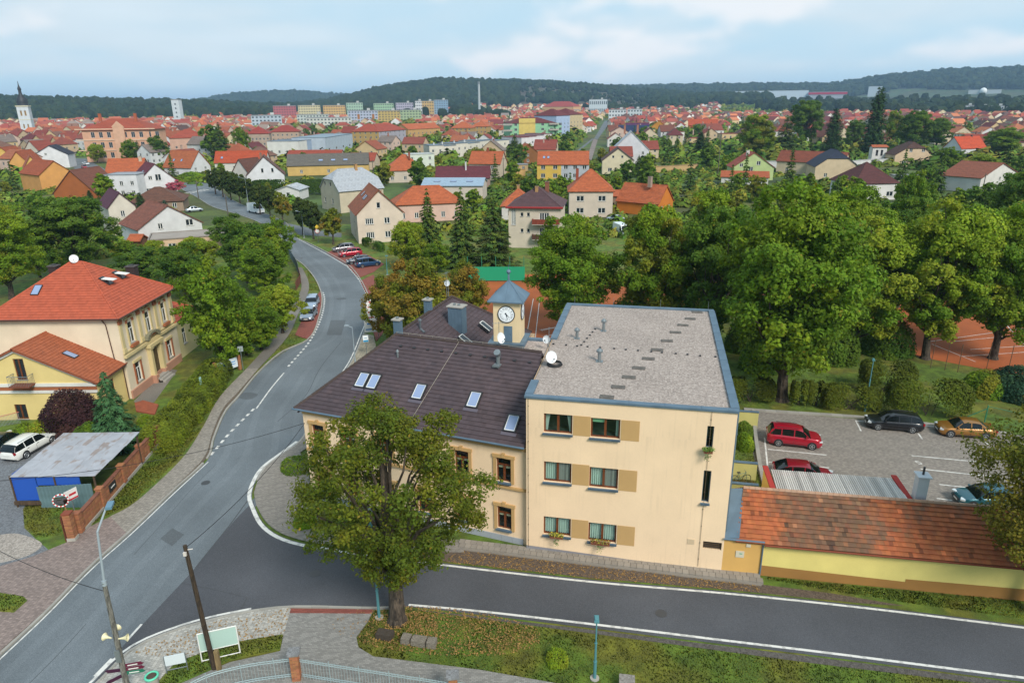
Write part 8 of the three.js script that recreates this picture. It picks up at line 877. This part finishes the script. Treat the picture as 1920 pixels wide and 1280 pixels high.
H('low brown hip roofed bungalow behind the purple roof', [-97.79,-193.53,13.46,0.303], 12, 3, 'hip', 3.2, '#a08a76', '#6f4a3a', 'f3x1'); H('house with a purple metal roof and stained white walls', [-88.62,-159.45,5.52,0.321], 11, 6.5, 'gz', 3, '#d8cfc0', '#5a2a3e', 'f1x2', { vary: 0.04, turn: 0.35, ww: 0.9 }); H('white house with a brown gable roof and red window', [-72.69,-148.16,13.01,0.641], 12, 3.8, 'gz', 4.2, '#d8d8d8', '#8a5240', '', { win: [['f@', 4.5, 3.2, 1, 1.2], ['f@', 10.5, 3.2, 1.6, 1.4]], turn: 0.12 }); H('flat roofed cream extension among the shrubs', [-63.51,-136.07,14.48,0.385], 8, 3.4, 'flat', 0, '#d8b99a', '#a59a90', '', { n: 'extension', cat: 'building', win: [['f@', 4, 0.9, 1.4, 1.5]] }); H('small garden shelter with an orange roof', [-76.58,-139.8,2.35,-0.051], 3, 2.2, 'gx', 0.9, '#6e4a34', OR, '', { n: 'garden_shed', cat: 'shed' });
// larger buildings
{ const g = H('long salmon school with three rows of white windows', [-205.32,-377.1,33.59,0.078], 22, 16.36, 'hip', 5.2, '#dca98a', '#a84e33', '', { n: 'school', cat: 'school', win: (() => { const r = []; for (let i = 0; i < 9; i++) for (let j = 0; j < 3; j++) r.push(['f@', 5.2 + i * 4.05, 2 + j * 5.1, 1.9, 2.8]); return r; })(), far: 1, ov: 0.8, ch: [[-10, -8, 1.2, 4, '#b0603f', 20], [8, -8, 1.2, 4, '#b0603f', 20]] }); const m = new MB(); m.box(2, 0, 0.5, 5.5, 17.6, 1); m.poly([[-1.2, 17.6, 1.05], [5.2, 17.6, 1.05], [2, 20.5, 1.05]]); part('centre_bay', m, wallMat('#dcae90'), g); const s = new MB(); for (const y of [5.6, 10.8, 16.2]) s.box(0, y, 0.15, 40, 0.5, 0.3); part('string_course', s, wallMat('#e0c0a4'), g); }
const far1 = { far: 1 };
H('pink block of flats with a red hip roof near the dark conifers', [-188.03,-420.63,19,0.319], 16, 10, 'hip', 4.5, '#cfa894', RD, 'f3x2 r3x3', far1); H('grey brown flats with a red roof behind the modern school', [-155.17,-445.24,13.23,0.218], 14, 11, 'hip', 4, '#b09c8c', '#9a3a30', 'f6x3', far1); H('second grey brown flats with a red roof right of the first', [-155.38,-499.13,18.58,0.158], 14, 10, 'hip', 4, '#b8a08c', '#9a3a30', 'f6x3', far1);
H('white left wing of the flat roofed modern school', [-116.66,-369.21,16.76,-0.127], 18, 10, 'flat', 0, '#e0dfd8', '#7b8894', 'f4x2', { ...far1, n: 'modern_school', cat: 'school' }); H('blue grey middle wing of the modern school', [-104.72,-381.79,17.24,0.854], 18, 10, 'flat', 0, '#8c9eb4', '#7b8894', 'f4x1', { ...far1, n: 'modern_school', cat: 'school', ww: 3 }); H('white and grey right wing of the modern school', [-95.63,-404.84,48.37,1.483], 18, 11, 'flat', 0, '#b4c0cc', '#8899a6', 'f4x2', { ...far1, n: 'modern_school', cat: 'school', ww: 2.4 });
H('yellow brick flats with a long red roof', [-93.68,-468.84,18.2,-0.161], 16, 10.69, 'hip', 4.5, '#b3955c', '#a54a34', 'f5x4', { ...far1, ch: [[-6, -6, 1.2, 3, '#b07848', 18], [4, -6, 1.2, 3, '#b07848', 18]] }); H('grey lilac end of the long red roofed flats', [-78.32,-483.73,35.09,1.199], 16, 10.63, 'hip', 4.5, '#aaa6b0', '#a54a34', 'f6x4', far1); H('ochre flats with orange hip roof left of the white terrace', [-38.01,-564.16,16.38,-0.196], 14, 9, 'hip', 4.5, '#b3925a', OR, 'f5x3', far1); H('second ochre flats with orange hip roof', [-25.09,-595.2,13.6,-0.207], 14, 9, 'hip', 4.5, '#b8975f', OR, 'f4x3', far1); H('long orange roofed flats above the bushy trees', [-69.13,-587.34,37.18,0.917], 14, 8, 'gx', 4, '#c09a62', OR, 'f8x2', far1);
{ const row = [[-37.2,-364.07,7.51,0.334], [-31.03,-371.93,8.61,0.82], [-25.44,-382.08,8.86,0.852], [-19.77,-394.84,12.61,1.081], [-13.66,-406.28,13.33,1.081], [-5.47,-418.13,15.64,0.867]], ls = ['end house of the white flat roofed terrace', 'second house of the white flat roofed terrace', 'third house of the white flat roofed terrace', 'fourth house of the white flat roofed terrace', 'fifth house of the white flat roofed terrace', 'last house of the white flat roofed terrace']; row.forEach((f, i) => H(ls[i], f, 14, 7.4 - (i % 2) * 0.6, 'flat', 0, '#d8d2c4', '#6d7d8a', 'f2x2 l2x2', { ...far1, ch: [[0, -6, 0.6, 2.4, '#d0d0d0', 6]] })); const r2 = [[9.08,-424.97,6,0.721], [13.78,-433.74,6.21,0.726], [18.89,-447.95,6.54,0.736], [24.63,-468.65,7.01,0.753]], l2 = ['nearest house of the red roofed white row', 'second house of the red roofed white row', 'third house of the red roofed white row', 'farthest house of the red roofed white row']; r2.forEach((f, i) => H(l2[i], f, 18, 8, 'flat', 0, '#dad6d8', '#8d4a4c', 'f1x2 r2x2', far1)); }
{ const g = H('mint and yellow apartment block with a maroon roof', [16.72,-516.76,33.64,0.227], 22, 13.42, 'hip', 3.6, '#8fc19a', '#6e2a2a', '', { ...far1, win: (() => { const r = []; for (let i = 0; i < 6; i++) for (let j = 0; j < 4; j++) r.push(['f@', 4 + i * 6.6, 1.5 + j * 3.3, 2, 1.8]); return r; })() }); const m = new MB(); m.box(-4.5, 0, 0.1, 12, 16.5, 0.3); part('yellow_bay', m, wallMat('#d6bd6a'), g).position.z = -0.02; for (const x of [-19, 15]) for (let j = 0; j < 3; j++) { const b = new MB(); b.box(x, 4 + j * 4, 0.8, 7, 1.1, 1.6); part('balcony', b, concrete, g); } }
H('pale blue apartment block behind the mint one', [43.41,-589.72,19.48,0.906], 22, 17, 'hip', 5, '#a9bcd8', '#6e2a2a', 'f4x4', far1); H('cream apartment block at the end of the maroon roofs', [57.26,-624.66,21.4,0.939], 22, 17, 'hip', 5, '#c9b690', '#6e2a2a', 'f4x4', far1);
H('large orange villa with a red gambrel roof far behind', [107.13,-1626.41,77.29,-0.538], 40, 16, 'hip', 11, '#dcab78', '#a83f30', 'f7x3', { ...far1, n: 'mansion', cat: 'mansion', ww: 3, wh: 4 });

// ---------------------------------------------------------------- hills and woods
const ridges = [ // [distance, breadth, crest points]
  [2100, 420, [[-1311,51,-1640], [-1194,51.6,-1728], [-1087,48.5,-1797], [-956,45.1,-1870], [-844,40.3,-1923], [-686,30.7,-1985], [-526,15,-2033]]],
  [4300, 500, [[-1657,44.4,-3968], [-1503,70.4,-4029], [-1345,80.4,-4084], [-1182,84.9,-4134], [-1071,72.8,-4164], [-842,53.7,-4217], [-604,28.2,-4257]]],
  [2700, 620, [[-816,18.4,-2574], [-639,37.9,-2623], [-489,74.6,-2655], [-376,93.7,-2674], [-261,105.5,-2687], [-107,100.7,-2698], [88,97,-2699], [243,86.2,-2689], [396,71.6,-2671], [582,54.8,-2636], [831,26.9,-2569]]],
  [3900, 760, [[127,74.8,-3898], [406,92.9,-3879], [813,95.6,-3814], [1145,95.7,-3728], [1383,91.7,-3646], [1562,90.8,-3574], [1646,101.1,-3536], [1766,121.9,-3477], [1954,137.3,-3375], [2093,141.5,-3291], [2221,143.2,-3206], [2410,141.6,-3066]]],
  [2500, 700, [[261,28.9,-2486], [607,42,-2425], [1059,45.6,-2265], [1554,42.3,-1958]]],
].map(([D, w, p]) => [D, w, p.map((q) => [Math.atan2(q[0], -q[2]), q[1]])]);
const hgt = (x, z) => { const r = Math.hypot(x, z), a = Math.atan2(x, -z); if (r < 1050) return -0.06; let h = 0; for (const [D, w, p] of ridges) { if (a < p[0][0] - 0.05 || a > p[p.length - 1][0] + 0.05) continue; const edge = Math.min(1, Math.max(0, (a - p[0][0] + 0.05) / 0.05), Math.max(0, (p[p.length - 1][0] + 0.05 - a) / 0.05)); const e = Math.max(0, lerpC(p, a) - 15) * edge, d = (r - D) / w; h = Math.max(h, e * Math.exp(-d * d * (r > D ? 0.5 : 1))); } const f = Math.min(1, (r - 1050) / 500); return h * f + 2.5 * f * perlin.noise(x * 0.006, 1.3, z * 0.006) - 0.06; };
const pxA = (px) => Math.atan((px - 960) / 1300 / 0.99);
const kindAt = (x, z) => { const r = Math.hypot(x, z), a = Math.atan2(x, -z), n = perlin.noise(x * 0.0035, 7.7, z * 0.0035); if (a > pxA(975) && a < pxA(1205) && r > 1700 && r < 2620 && n < 0.4) return 2; if (a > pxA(1280) && r > 2350 && r < 3150 - 300 * n) return n > 0.3 ? 0 : 1; if (a < pxA(560) && r > 1450) return 0; if (r > 1900) return 0; return n > 0.02 ? 0 : 1; };
{ const m = new MB(), na = 180, nr = 76, A0 = -0.86, A1 = 0.86, R0 = 1050, R1 = 6200, P = (i, j) => { const a = A0 + (A1 - A0) * i / na, r = R0 + (R1 - R0) * (j / nr) ** 1.25, x = Math.sin(a) * r, z = -Math.cos(a) * r; return [x, hgt(x, z) - (j === 0 ? 0.5 : 0), z]; }; const cols = [[0.02, 0.034, 0.014], [0.1, 0.14, 0.05], [0.13, 0.105, 0.07]];
  for (let i = 0; i < na; i++) for (let j = 0; j < nr; j++) { const p = P(i, j), q = P(i + 1, j), s = P(i + 1, j + 1), t = P(i, j + 1); m.color(vary(cols[kindAt((p[0] + s[0]) / 2, (p[2] + s[2]) / 2)], 0.08)); m.quad(p, q, s, t); } structure('hills', m, mat('hill_land', '#ffffff', { vertexColors: true, map: T.land })); }
{ const blob = (sd, tall) => { seed = sd; const g = new THREE.IcosahedronGeometry(1, 1), p = g.attributes.position; for (let i = 0; i < p.count; i++) { const x = p.getX(i), y = p.getY(i), z = p.getZ(i), k = 1 + 0.45 * perlin.noise(x * 2.2 + sd, y * 2.2, z * 2.2); p.setXYZ(i, x * k * (tall ? Math.max(0.15, 0.8 - y * 0.6) : 1), (y * k + 0.8) * (tall ? 1.5 : 1), z * k * (tall ? Math.max(0.15, 0.8 - y * 0.6) : 1)); } g.computeVertexNormals(); return g; };
  const M = new THREE.Matrix4(), q = new THREE.Quaternion(), Y = V3(0, 1, 0); const wood = (name, label, geo, n, pickPos, size, cols) => { const im = new THREE.InstancedMesh(geo, mat('wood_' + name, '#ffffff', { roughness: 0.9, physical: true, specularIntensity: 0.15 }), n); seed = 77 + n; for (let i = 0; i < n;) { const p = pickPos(); if (!p) continue; const s = rr(size[0], size[1]); im.setMatrixAt(i, M.compose(V3(p[0], p[1], p[2]), q.setFromAxisAngle(Y, rr(0, 6.28)), V3(s * rr(0.8, 1.2), s * rr(0.8, 1.3), s * rr(0.8, 1.2)))); im.setColorAt(i, new THREE.Color(...vary(pick(cols), 0.25))); i++; } im.name = name; tag(im, label, 'wood', null, 'stuff'); scene.add(im); };
  const polar = (a0, a1, r0, r1, k) => () => { const a = rr(a0, a1), r = Math.sqrt(rr(r0 * r0, r1 * r1)), x = Math.sin(a) * r, z = -Math.cos(a) * r; return kindAt(x, z) === k ? [x, hgt(x, z), z] : null; };
  const fc = [[0.02, 0.034, 0.014], [0.026, 0.04, 0.015], [0.016, 0.028, 0.013]]; wood('left_wood', 'dark wood on the low hill behind the church', blob(3), 7000, polar(-0.8, pxA(600), 1500, 2500, 0), [5, 9], fc); wood('hill_wood', 'wood covering the long central hill', blob(5), 12000, polar(pxA(540), pxA(1420), 1950, 3000, 0), [6, 11], fc); wood('right_wood', 'wood along the far right hill crest', blob(8), 11000, polar(pxA(1000), 0.8, 3000, 4700, 0), [8, 14], fc); wood('distant_wood', 'wood on the pale blue distant hill', blob(9), 3500, polar(pxA(360), pxA(780), 3700, 4700, 0), [11, 17], fc); wood('field_scrub', 'scrub dotted over the dry quarry slope', blob(12), 260, polar(pxA(960), pxA(1230), 2000, 2700, 2), [4, 8], fc); wood('plain_wood', 'copses between the town edge and the hills', blob(14), 1500, polar(pxA(560), 0.75, 1250, 1950, 0), [5, 10], fc); }
// ---------------------------------------------------------------- far town
const landmark = (px, D) => { const a = pxA(px); return [Math.sin(a) * D, -Math.cos(a) * D]; };
{ const [x, z] = [-420,18.1,-633], o = [-420,18.1,-633], t = thing('church_tower', 'white baroque church tower with a dark onion dome', 'church', [o[0], 0, o[2]], 0.35); t.scale.set(0.62, 0.85, 0.62); const m = new MB(); facade(m, [[-7, 0], [7, 0], [7, 33], [-7, 33]], [[-3.6, 24, -1.4, 29], [1.4, 24, 3.6, 29], [-3.4, 12, -1.6, 16], [1.6, 12, 3.4, 16]], 0.6, (u, v, q) => [u, v, q + 7]); facade(m, [[-7, 0], [7, 0], [7, 33], [-7, 33]], [[-1.2, 24, 1.2, 29]], 0.6, (u, v, q) => [7 + q, v, -u]); facade(m, [[-7, 0], [7, 0], [7, 33], [-7, 33]], [], 0.6, (u, v, q) => [-7 - q, v, u]); m.box(0, 0, 0, 13, 32.5, 12.5); part('wall', m, wallMat('#d3d9de'), t); const c = new MB(); c.box(0, 32.8, 0, 15.4, 1, 15.4); part('cornice', c, wallMat('#d8d3b8'), t); part('string_course', new MB().box(0, 20, 0, 14.5, 0.6, 14.5), wallMat('#d8d3b8'), t); const pr = [[7.4, 33.8], [6.4, 35], [7.0, 37], [6.2, 40], [3.4, 43], [2.0, 45.5], [1.8, 48.5], [2.5, 49.2], [1.7, 51], [0.7, 53], [0.25, 57], [0, 57.2]].map((p) => new THREE.Vector2(...p)); part('onion_dome', new THREE.LatheGeometry(pr, 20), mat('dome_slate', '#23262b', { roughness: 0.6 }), t); const w = new MB(); w.box(-2.5, 24, 6.45, 2.2, 5, 0.05).box(2.5, 24, 6.45, 2.2, 5, 0.05).box(-2.5, 12, 6.45, 1.8, 4, 0.05).box(2.5, 12, 6.45, 1.8, 4, 0.05); part('louvre', w, mat('louvre_ochre', '#8a6d3c'), t); placed.push([o[0], o[2], 14]); }
const boxBuilding = (name, L, cat, p, h, w, d, col, wins, group, turn = 0) => { const t = thing(name, L, cat, [p[0], hgt(p[0], p[2]) , p[2]], turn, group); const m = new MB(); m.box(0, 0, -d / 2, w, h, d); part('wall', m, wallMat(col), t); if (wins) { const q = new MB(); for (let i = 0; i < wins[0]; i++) for (let j = 0; j < wins[1]; j++) q.box(-w / 2 + w * (i + 0.5) / wins[0], h * (j + 0.35) / wins[1], 0.05, w / wins[0] * 0.5, h / wins[1] * 0.42, 0.1); part('windows', q, mat('block_glass', '#3a4248', { roughness: 0.3 }), t).userData.kind = 'stuff'; } const r = new MB(); r.box(0, h, -d / 2, w + 0.6, 0.8, d + 0.6); part('roof', r, mat('block_roof', '#8d8f90', { map: T.stucco }), t); return t; };
{ const o = [-415,16.4,-910]; const t = boxBuilding('white_tower', 'slim white tower block at the dark wood', 'tower', o, 34, 9, 9, '#d0d8dc', null); const m = new MB(); for (let j = 0; j < 6; j++) m.box(0, 3 + j * 5, 0.1, 1.6, 2, 0.1); part('windows', m, mat('block_glass', '#3a4248', {}), t); }
{ const o = [-62,22.4,-1499], t = thing('chimney_stack', 'tall pale factory chimney before the wooded hill', 'chimney', [o[0], 0, o[2]]); const m = new MB(); m.bar([0, 0, 0], [0, 66, 0], 2.6, 2.1, 14); part('shaft', m.build(0.6), mat('stack', '#b9c0c0', { map: T.stucco }), t); const k = new MB(); k.bar([0, 62, 0], [0, 66.5, 0], 2.6, 2.6, 14); part('collar', k, galv, t); }
const BL = (x0, x1, yb, yt, D, col, L, fl = 6) => { const a = pxA(x0), b = pxA(x1), A = [Math.sin(a) * D, -Math.cos(a) * D], B = [Math.sin(b) * D, -Math.cos(b) * D], w = Math.hypot(B[0] - A[0], B[1] - A[1]), p = [(A[0] + B[0]) / 2, 0, (A[1] + B[1]) / 2]; const hor = 190 - 0.0104 * ((x0 + x1) / 2 - 960), h = 28 + (hor - yt) / 1300 * D * 1.06; const t = boxBuilding('panel_block', L, 'apartment block', p, Math.max(9, h), w, 14, col, [Math.max(4, Math.round(w / 4)), fl], undefined, (a + b) / -2); placed.push([p[0], p[2], w * 0.6]); const s = new MB(); s.box(w * 0.2, Math.max(9, h) + 0.8, -7, 4, 2.6, 6); part('lift_house', s, wallMat('#c4c6c4'), t); return t; };
BL(544, 584, 211, 198, 1300, '#b86468', 'crimson panel block at the end of the coloured row'); BL(588, 627, 208, 197, 1300, '#d6cba0', 'cream panel block beside the crimson one'); BL(632, 671, 210, 197, 1280, '#d6b070', 'amber panel block of the coloured row'); BL(673, 702, 202, 193, 1320, '#accab2', 'mint panel block with roof aerials'); BL(721, 756, 204, 194, 1320, '#a4c6a2', 'green panel block right of the mint one'); BL(760, 791, 203, 193, 1300, '#b9b4c6', 'lilac panel block right of the green one'); BL(794, 806, 204, 190, 1280, '#d8dcde', 'white slim panel block'); BL(806, 827, 204, 190, 1290, '#cfae70', 'ochre panel block beside the white slim one'); BL(827, 852, 203, 188, 1300, '#8fadc8', 'blue panel block with red roof houses', 8);
BL(675, 727, 222, 205, 1000, '#b9c0d4', 'long pale lilac block in the second row', 5); BL(728, 766, 224, 205, 960, '#c8ae68', 'mustard block in the second row', 6); BL(767, 804, 218, 204, 1020, '#a9bb94', 'sage block in the second row', 5); BL(584, 640, 220, 211, 960, '#c5cdc8', 'long low white block in the second row', 4); BL(600, 680, 224, 216, 900, '#d2d3cb', 'long cream block in front of the second row', 3); BL(503, 557, 224, 212, 900, '#b8c4d0', 'grey blue block before the crimson one', 4);
BL(1135, 1166, 210, 203, 1050, '#d8dcdf', 'white modern block left of the grove', 3); BL(1168, 1194, 208, 202, 1100, '#d0d6da', 'second white modern block by the grove', 3); BL(1100, 1132, 195, 188, 1500, '#c9d4da', 'low white hall before the quarry slope', 2);
{ const L = ['first white row house of the far right terrace', 'second white row house of the far right terrace', 'third white row house of the far right terrace', 'fourth white row house of the far right terrace', 'fifth white row house of the far right terrace', 'sixth white row house of the far right terrace', 'seventh white row house of the far right terrace']; for (let i = 0; i < 7; i++) BL(1728 + i * 27, 1752 + i * 27, 206, 196 - (i % 2), 1330, i === 0 ? '#c08468' : '#dadde0', L[i], 2); }
{ const W = (x0, x1, D, h, col, L, band) => { const p0 = landmark(x0, D), p1 = landmark(x1, D), p = [(p0[0] + p1[0]) / 2, 0, (p0[1] + p1[1]) / 2], w = Math.hypot(p1[0] - p0[0], p1[1] - p0[1]); const t = boxBuilding('industrial_hall', L, 'hall', p, h, w, 60, col, null, undefined, -pxA((x0 + x1) / 2)); if (band) { const m = new MB(); m.box(0, h * 0.65, 0.6, w * 1.002, h * 0.3, 1); part('cladding_band', m, mat('band_' + band, band), t); } }; W(1352, 1484, 2250, 24, '#c6d6e2', 'long pale blue industrial hall below the right hill'); W(1484, 1552, 2240, 18, '#a9b0ba', 'grey industrial hall with a red band', '#a8304a'); W(1588, 1612, 2900, 40, '#b9c6d0', 'tall grey silo hall on the fields'); W(1764, 1822, 3050, 14, '#b9c2c4', 'low farm hall on the right hill'); { const p = landmark(1790, 3050), t = thing('observatory_dome', 'white dome above the farm hall on the hill', 'dome', [p[0], hgt(p[0], p[1]) + 10, p[1]]); part('dome', new THREE.SphereGeometry(11, 20, 12), mat('dome_white', '#d5d9d8'), t); } }
// ordinary houses, nearest 290 one by one
seed = 2025; const roofC = ['#a65838', '#9c5236', '#aa6240', '#904a3a', '#904434', '#8d3d30', '#6b2f30', '#7a4636', '#5b4038', '#b86e48'], wallC = ['#d8cfc0', '#d2c0a4', '#dcd8d2', '#c9b090', '#d6c6a0', '#d8d8d8', '#d4b8a8', '#d4b98c'], wallN = ['cream', 'tan', 'white', 'ochre', 'straw', 'grey white', 'pinkish', 'sandy'], redL = [...roofC.slice(0, 6), '#7d5a4a', '#84766e'], mixR = roofC.slice(3);
const inView = (x, z) => { const a = Math.atan2(x, -z); return Math.abs(a) < 0.72; }, clearOf = (x, z, r) => placed.every(([a, b, c]) => (a - x) ** 2 + (b - z) ** 2 > (r + c) ** 2);
const streets = [[64.74,-543.73, 161.14,-1192.91, 12], [38.94,-355.86, 64.74,-543.73, 12], [-230.46,-390.91, -168.53,-298.72, 16], [-112.9,-244.08, -66.43,-181.66, 13], [-248.12,-408.41, -167.19,-294.24, 14]]; const offStreet = (x, z) => streets.every(([ax, az, bx, bz, w]) => { const dx = bx - ax, dz = bz - az, t = Math.max(0, Math.min(1, ((x - ax) * dx + (z - az) * dz) / (dx * dx + dz * dz))); return Math.hypot(ax + dx * t - x, az + dz * t - z) > w; });
const cand = []; for (let z = -262; z > -1950; z -= 21 - Math.min(6, -z / 200)) for (let x = z * 0.86; x < -z * 0.86; x += 19) { const px = x + rr(-5, 5), pz = z + rr(-5, 5), a = Math.atan2(px, -pz), r = Math.hypot(px, pz); if (r < (a < pxA(700) ? 350 : 310)) continue; if (!inView(px, pz) || r > (a > pxA(420) && a < pxA(1330) ? 1900 : 1330)) continue; if (r > 1250 && rnd() < 0.45) continue; const garden = a > pxA(1215) && a < pxA(1480) && r < 520; if (garden && rnd() < 0.86) continue; if (a > pxA(1400) && r < 420 && rnd() < 0.5) continue; if (rnd() < (r > 700 ? 0.3 : r > 300 && a > pxA(700) ? 0.5 : 0.36)) continue; if (a > pxA(490) && a < pxA(870) && r > 620 && r < 1000 && rnd() < 0.6) continue; cand.push([px, pz, r, a]); }
cand.sort((p, q) => p[2] - q[2]); let made = 0; const far = [];
const posWord = (a) => a < pxA(300) ? 'behind the school quarter' : a < pxA(640) ? 'beyond the modern school' : a < pxA(1000) ? 'in the middle of the town' : a < pxA(1350) ? 'beyond the brick street' : 'beyond the cemetery';
for (const [x, z, r, a] of cand) { const w = rr(9, 13), d = rr(9, 12); if (!clearOf(x, z, 9) || !offStreet(x, z)) continue; placed.push([x, z, 7]); const turn = Math.round(rr(0, 4)) * Math.PI / 2 + 0.25 * Math.sin(x * 0.006) + 0.2 * Math.cos(z * 0.007) + rr(-0.08, 0.08), right = a > pxA(1150), rc = pick(right ? mixR : rnd() < 0.85 ? redL : roofC), type = rnd() < 0.5 ? 'gx' : rnd() < 0.55 ? 'hip' : right && rnd() < 0.5 ? 'flat' : 'gz', h = rr(3.4, 6.8) + (a < pxA(420) ? 1.8 : 0), wc = pick(wallC);
  if (made < 270) { made++; const rn = { '#6b2f30': 'maroon', '#7a4636': 'brown', '#5b4038': 'dark brown', '#7d5a4a': 'faded brown', '#84766e': 'grey' }[rc] ?? (['#904434', '#8d3d30', '#904a3a'].includes(rc) ? 'red' : 'orange'); house({ n: 'town_house', ...(() => { const s = `${h > 5.6 ? 'tall' : h > 4.4 ? 'medium' : 'low'} ${wallN[wallC.indexOf(wc)]} house with ${/^[aeiou]/.test(rn) ? 'an' : 'a'} ${rn} ${{ gx: 'gable', gz: 'end gable', hip: 'hip', flat: 'flat' }[type]} roof ${posWord(a)}`; return { L: s, g: s + ' group' }; })(), f: [x, z, w, turn], d, h, t: type, rise: rr(3, 4.6), wc, rc, far: 1, W: ws(h > 4.8 ? 'f3x2 r2x2 l2x2 b3x2' : 'f3x1 r2x1 l2x1 b3x1', h), ch: rnd() < 0.7 ? [[rr(-2, 2), -d / 2 + rr(-1, 1), 0.7, 3.2, pick(['#a5705a', '#b9a090', '#8d5a48']), h + 1.6]] : [] }); }
  else far.push([x, z, w, d, h, turn, rc, wc, type]); }
{ const m = new MB(); for (const [x, z, w, d, h, turn, rc, wc, type] of far) { const y = hgt(x, z), c = Math.cos(turn), s = Math.sin(turn), P = (a, b, e) => [x + a * c + e * s, y + b, z - a * s + e * c], W2 = w / 2, D2 = d / 2; const k = C(wc); m.color(vary([k.r, k.g, k.b], 0.08)); m.box(x, y - 0.5, z, w, h + 0.5, d, turn); const q = C(rc), rs = rr(3, 4.5); m.color([0.03, 0.035, 0.04]); for (const [u, e, ry] of [[-0.25, 1, 0], [0.25, 1, 0], [-0.25, -1, 0], [0.25, -1, 0]]) { const p = P(u * w, h * 0.4, e * (D2 + 0.02)); m.box(p[0], p[1], p[2], 1.5, 1.4, 0.06, turn); } m.color(vary([q.r, q.g, q.b], 0.12)); const o = 0.5; if (type === 'flat') { m.color([0.4, 0.42, 0.44]).box(x, y + h, z, w + 0.4, 0.3, d + 0.4, turn); continue; } const hx = type === 'hip' ? W2 * 0.45 : W2 + o * 0.5; m.quad(P(-W2 - o, h - 0.2, D2 + o), P(W2 + o, h - 0.2, D2 + o), P(hx, h + rs, 0), P(-hx, h + rs, 0)); m.quad(P(W2 + o, h - 0.2, -D2 - o), P(-W2 - o, h - 0.2, -D2 - o), P(-hx, h + rs, 0), P(hx, h + rs, 0)); if (type !== 'hip') m.color(vary([k.r, k.g, k.b], 0.05)); for (const e of [1, -1]) m.tri(P(e * (W2 + (type === 'hip' ? o : 0)), h - 0.2, D2), P(e * (W2 + (type === 'hip' ? o : 0)), h - 0.2, -D2), P(e * (type === 'hip' ? hx : W2), h + rs, 0)); }
  const o = part('far_houses', m, mat('far_house', '#ffffff', { vertexColors: true, roughness: 0.85 }), scene); tag(o, 'packed small houses with red roofs at the far edge of the town', 'houses', null, 'stuff'); }
// garden trees, nearest ones one by one, then shrubbery and far crowns
{ seed = 3131; const bush = new Leaves(110); for (let i = 0; i < 110; i++) { const d = dirOn(); bush.add(d[0] * rr(0.6, 1.05), Math.abs(d[1]) * rr(0.6, 1.05), d[2] * rr(0.6, 1.05), d[0] + rr(-0.5, 0.5), Math.abs(d[1]) + 0.3, d[2] + rr(-0.5, 0.5), rr(0.2, 0.36), [rr(0.8, 1.2), rr(0.85, 1.15), rr(0.8, 1.2)], 0.7); }
  let n = 0; for (let k = 0; n < 285 && k < 6000; k++) { const a = rr(-0.68, 0.68), r = 190 + 560 * rnd() ** 1.1, x = Math.sin(a) * r, z = -Math.cos(a) * r; if (!clearOf(x, z, 1.5) || !offStreet(x, z) || (r < 240 && a > pxA(560) && a < pxA(800))) continue; n++; const kk = pick(a > pxA(1200) ? ['farG', 'farD', 'farS', 'farG', 'farO'] : ['farG', 'farG', 'farO', 'farD', 'farO', 'farS']); const h = { farG: rr(5, 9), farD: rr(6, 11), farO: rr(4, 8), farS: rr(8, 14) }[kk]; placed.push([x, z, 1]); const nm = `${h > 8.5 ? 'tall' : h > 6.2 ? 'medium' : 'small'} ${{ farG: 'green leafy', farD: 'dark leafy', farO: 'olive leafy', farS: 'pointed dark' }[kk]} ${kk === 'farS' ? 'conifer' : 'garden tree'} ${r < 330 ? 'among the nearer houses' : r < 500 ? 'among the middle houses' : 'among the far houses'} ${posWord(a)}`; tree(kk, kk === 'farS' ? 'garden_conifer' : 'garden_tree', nm, [x, z], h, h * rr(0.7, 0.95) * (kk === 'farS' ? 0.5 : 1), nm + ' group'); }
  const M = new THREE.Matrix4(), q = new THREE.Quaternion(), Y = V3(0, 1, 0), N = 14000, g = bush.build(), im = new THREE.InstancedMesh(g, mat('shrubbery', '#ffffff', { vertexColors: true, roughness: 0.85, physical: true, specularIntensity: 0.2 }), N); const cl = [[0.11, 0.17, 0.02], [0.08, 0.13, 0.019], [0.15, 0.175, 0.023], [0.095, 0.145, 0.02], [0.18, 0.19, 0.03]]; for (let i = 0, k = 0; i < N; k++) { const near = i < 2600, a = rr(-0.72, 0.72), r = near ? 150 + 250 * rnd() : 330 + 1500 * rnd() ** 0.85, x = Math.sin(a) * r, z = -Math.cos(a) * r; if (k < 60000 && (!offStreet(x, z) || (near && !clearOf(x, z, 1)) || (r < 260 && a > pxA(340) && a < pxA(790) && !(a > pxA(480) && r > 200 && a < pxA(560))) )) continue; const s = near ? rr(0.7, 2.2) : rr(1.4, 5) * (r > 600 ? 1.25 : 1); im.setMatrixAt(i, M.compose(V3(x, hgt(x, z), z), q.setFromAxisAngle(Y, rr(0, 6.28)), V3(s * rr(0.9, 1.6), s * rr(0.7, 1.4), s * rr(0.9, 1.4)))); im.setColorAt(i, new THREE.Color(...vary(pick(cl), 0.25))); i++; } im.name = 'garden_shrubbery'; tag(im, 'bushes, hedges and small crowns filling the gardens of the town', 'shrubbery', null, 'stuff'); scene.add(im); }

scene.traverse((o) => { if (o.isMesh) { o.castShadow = true; o.receiveShadow = true; } });
renderer.render(scene, camera);
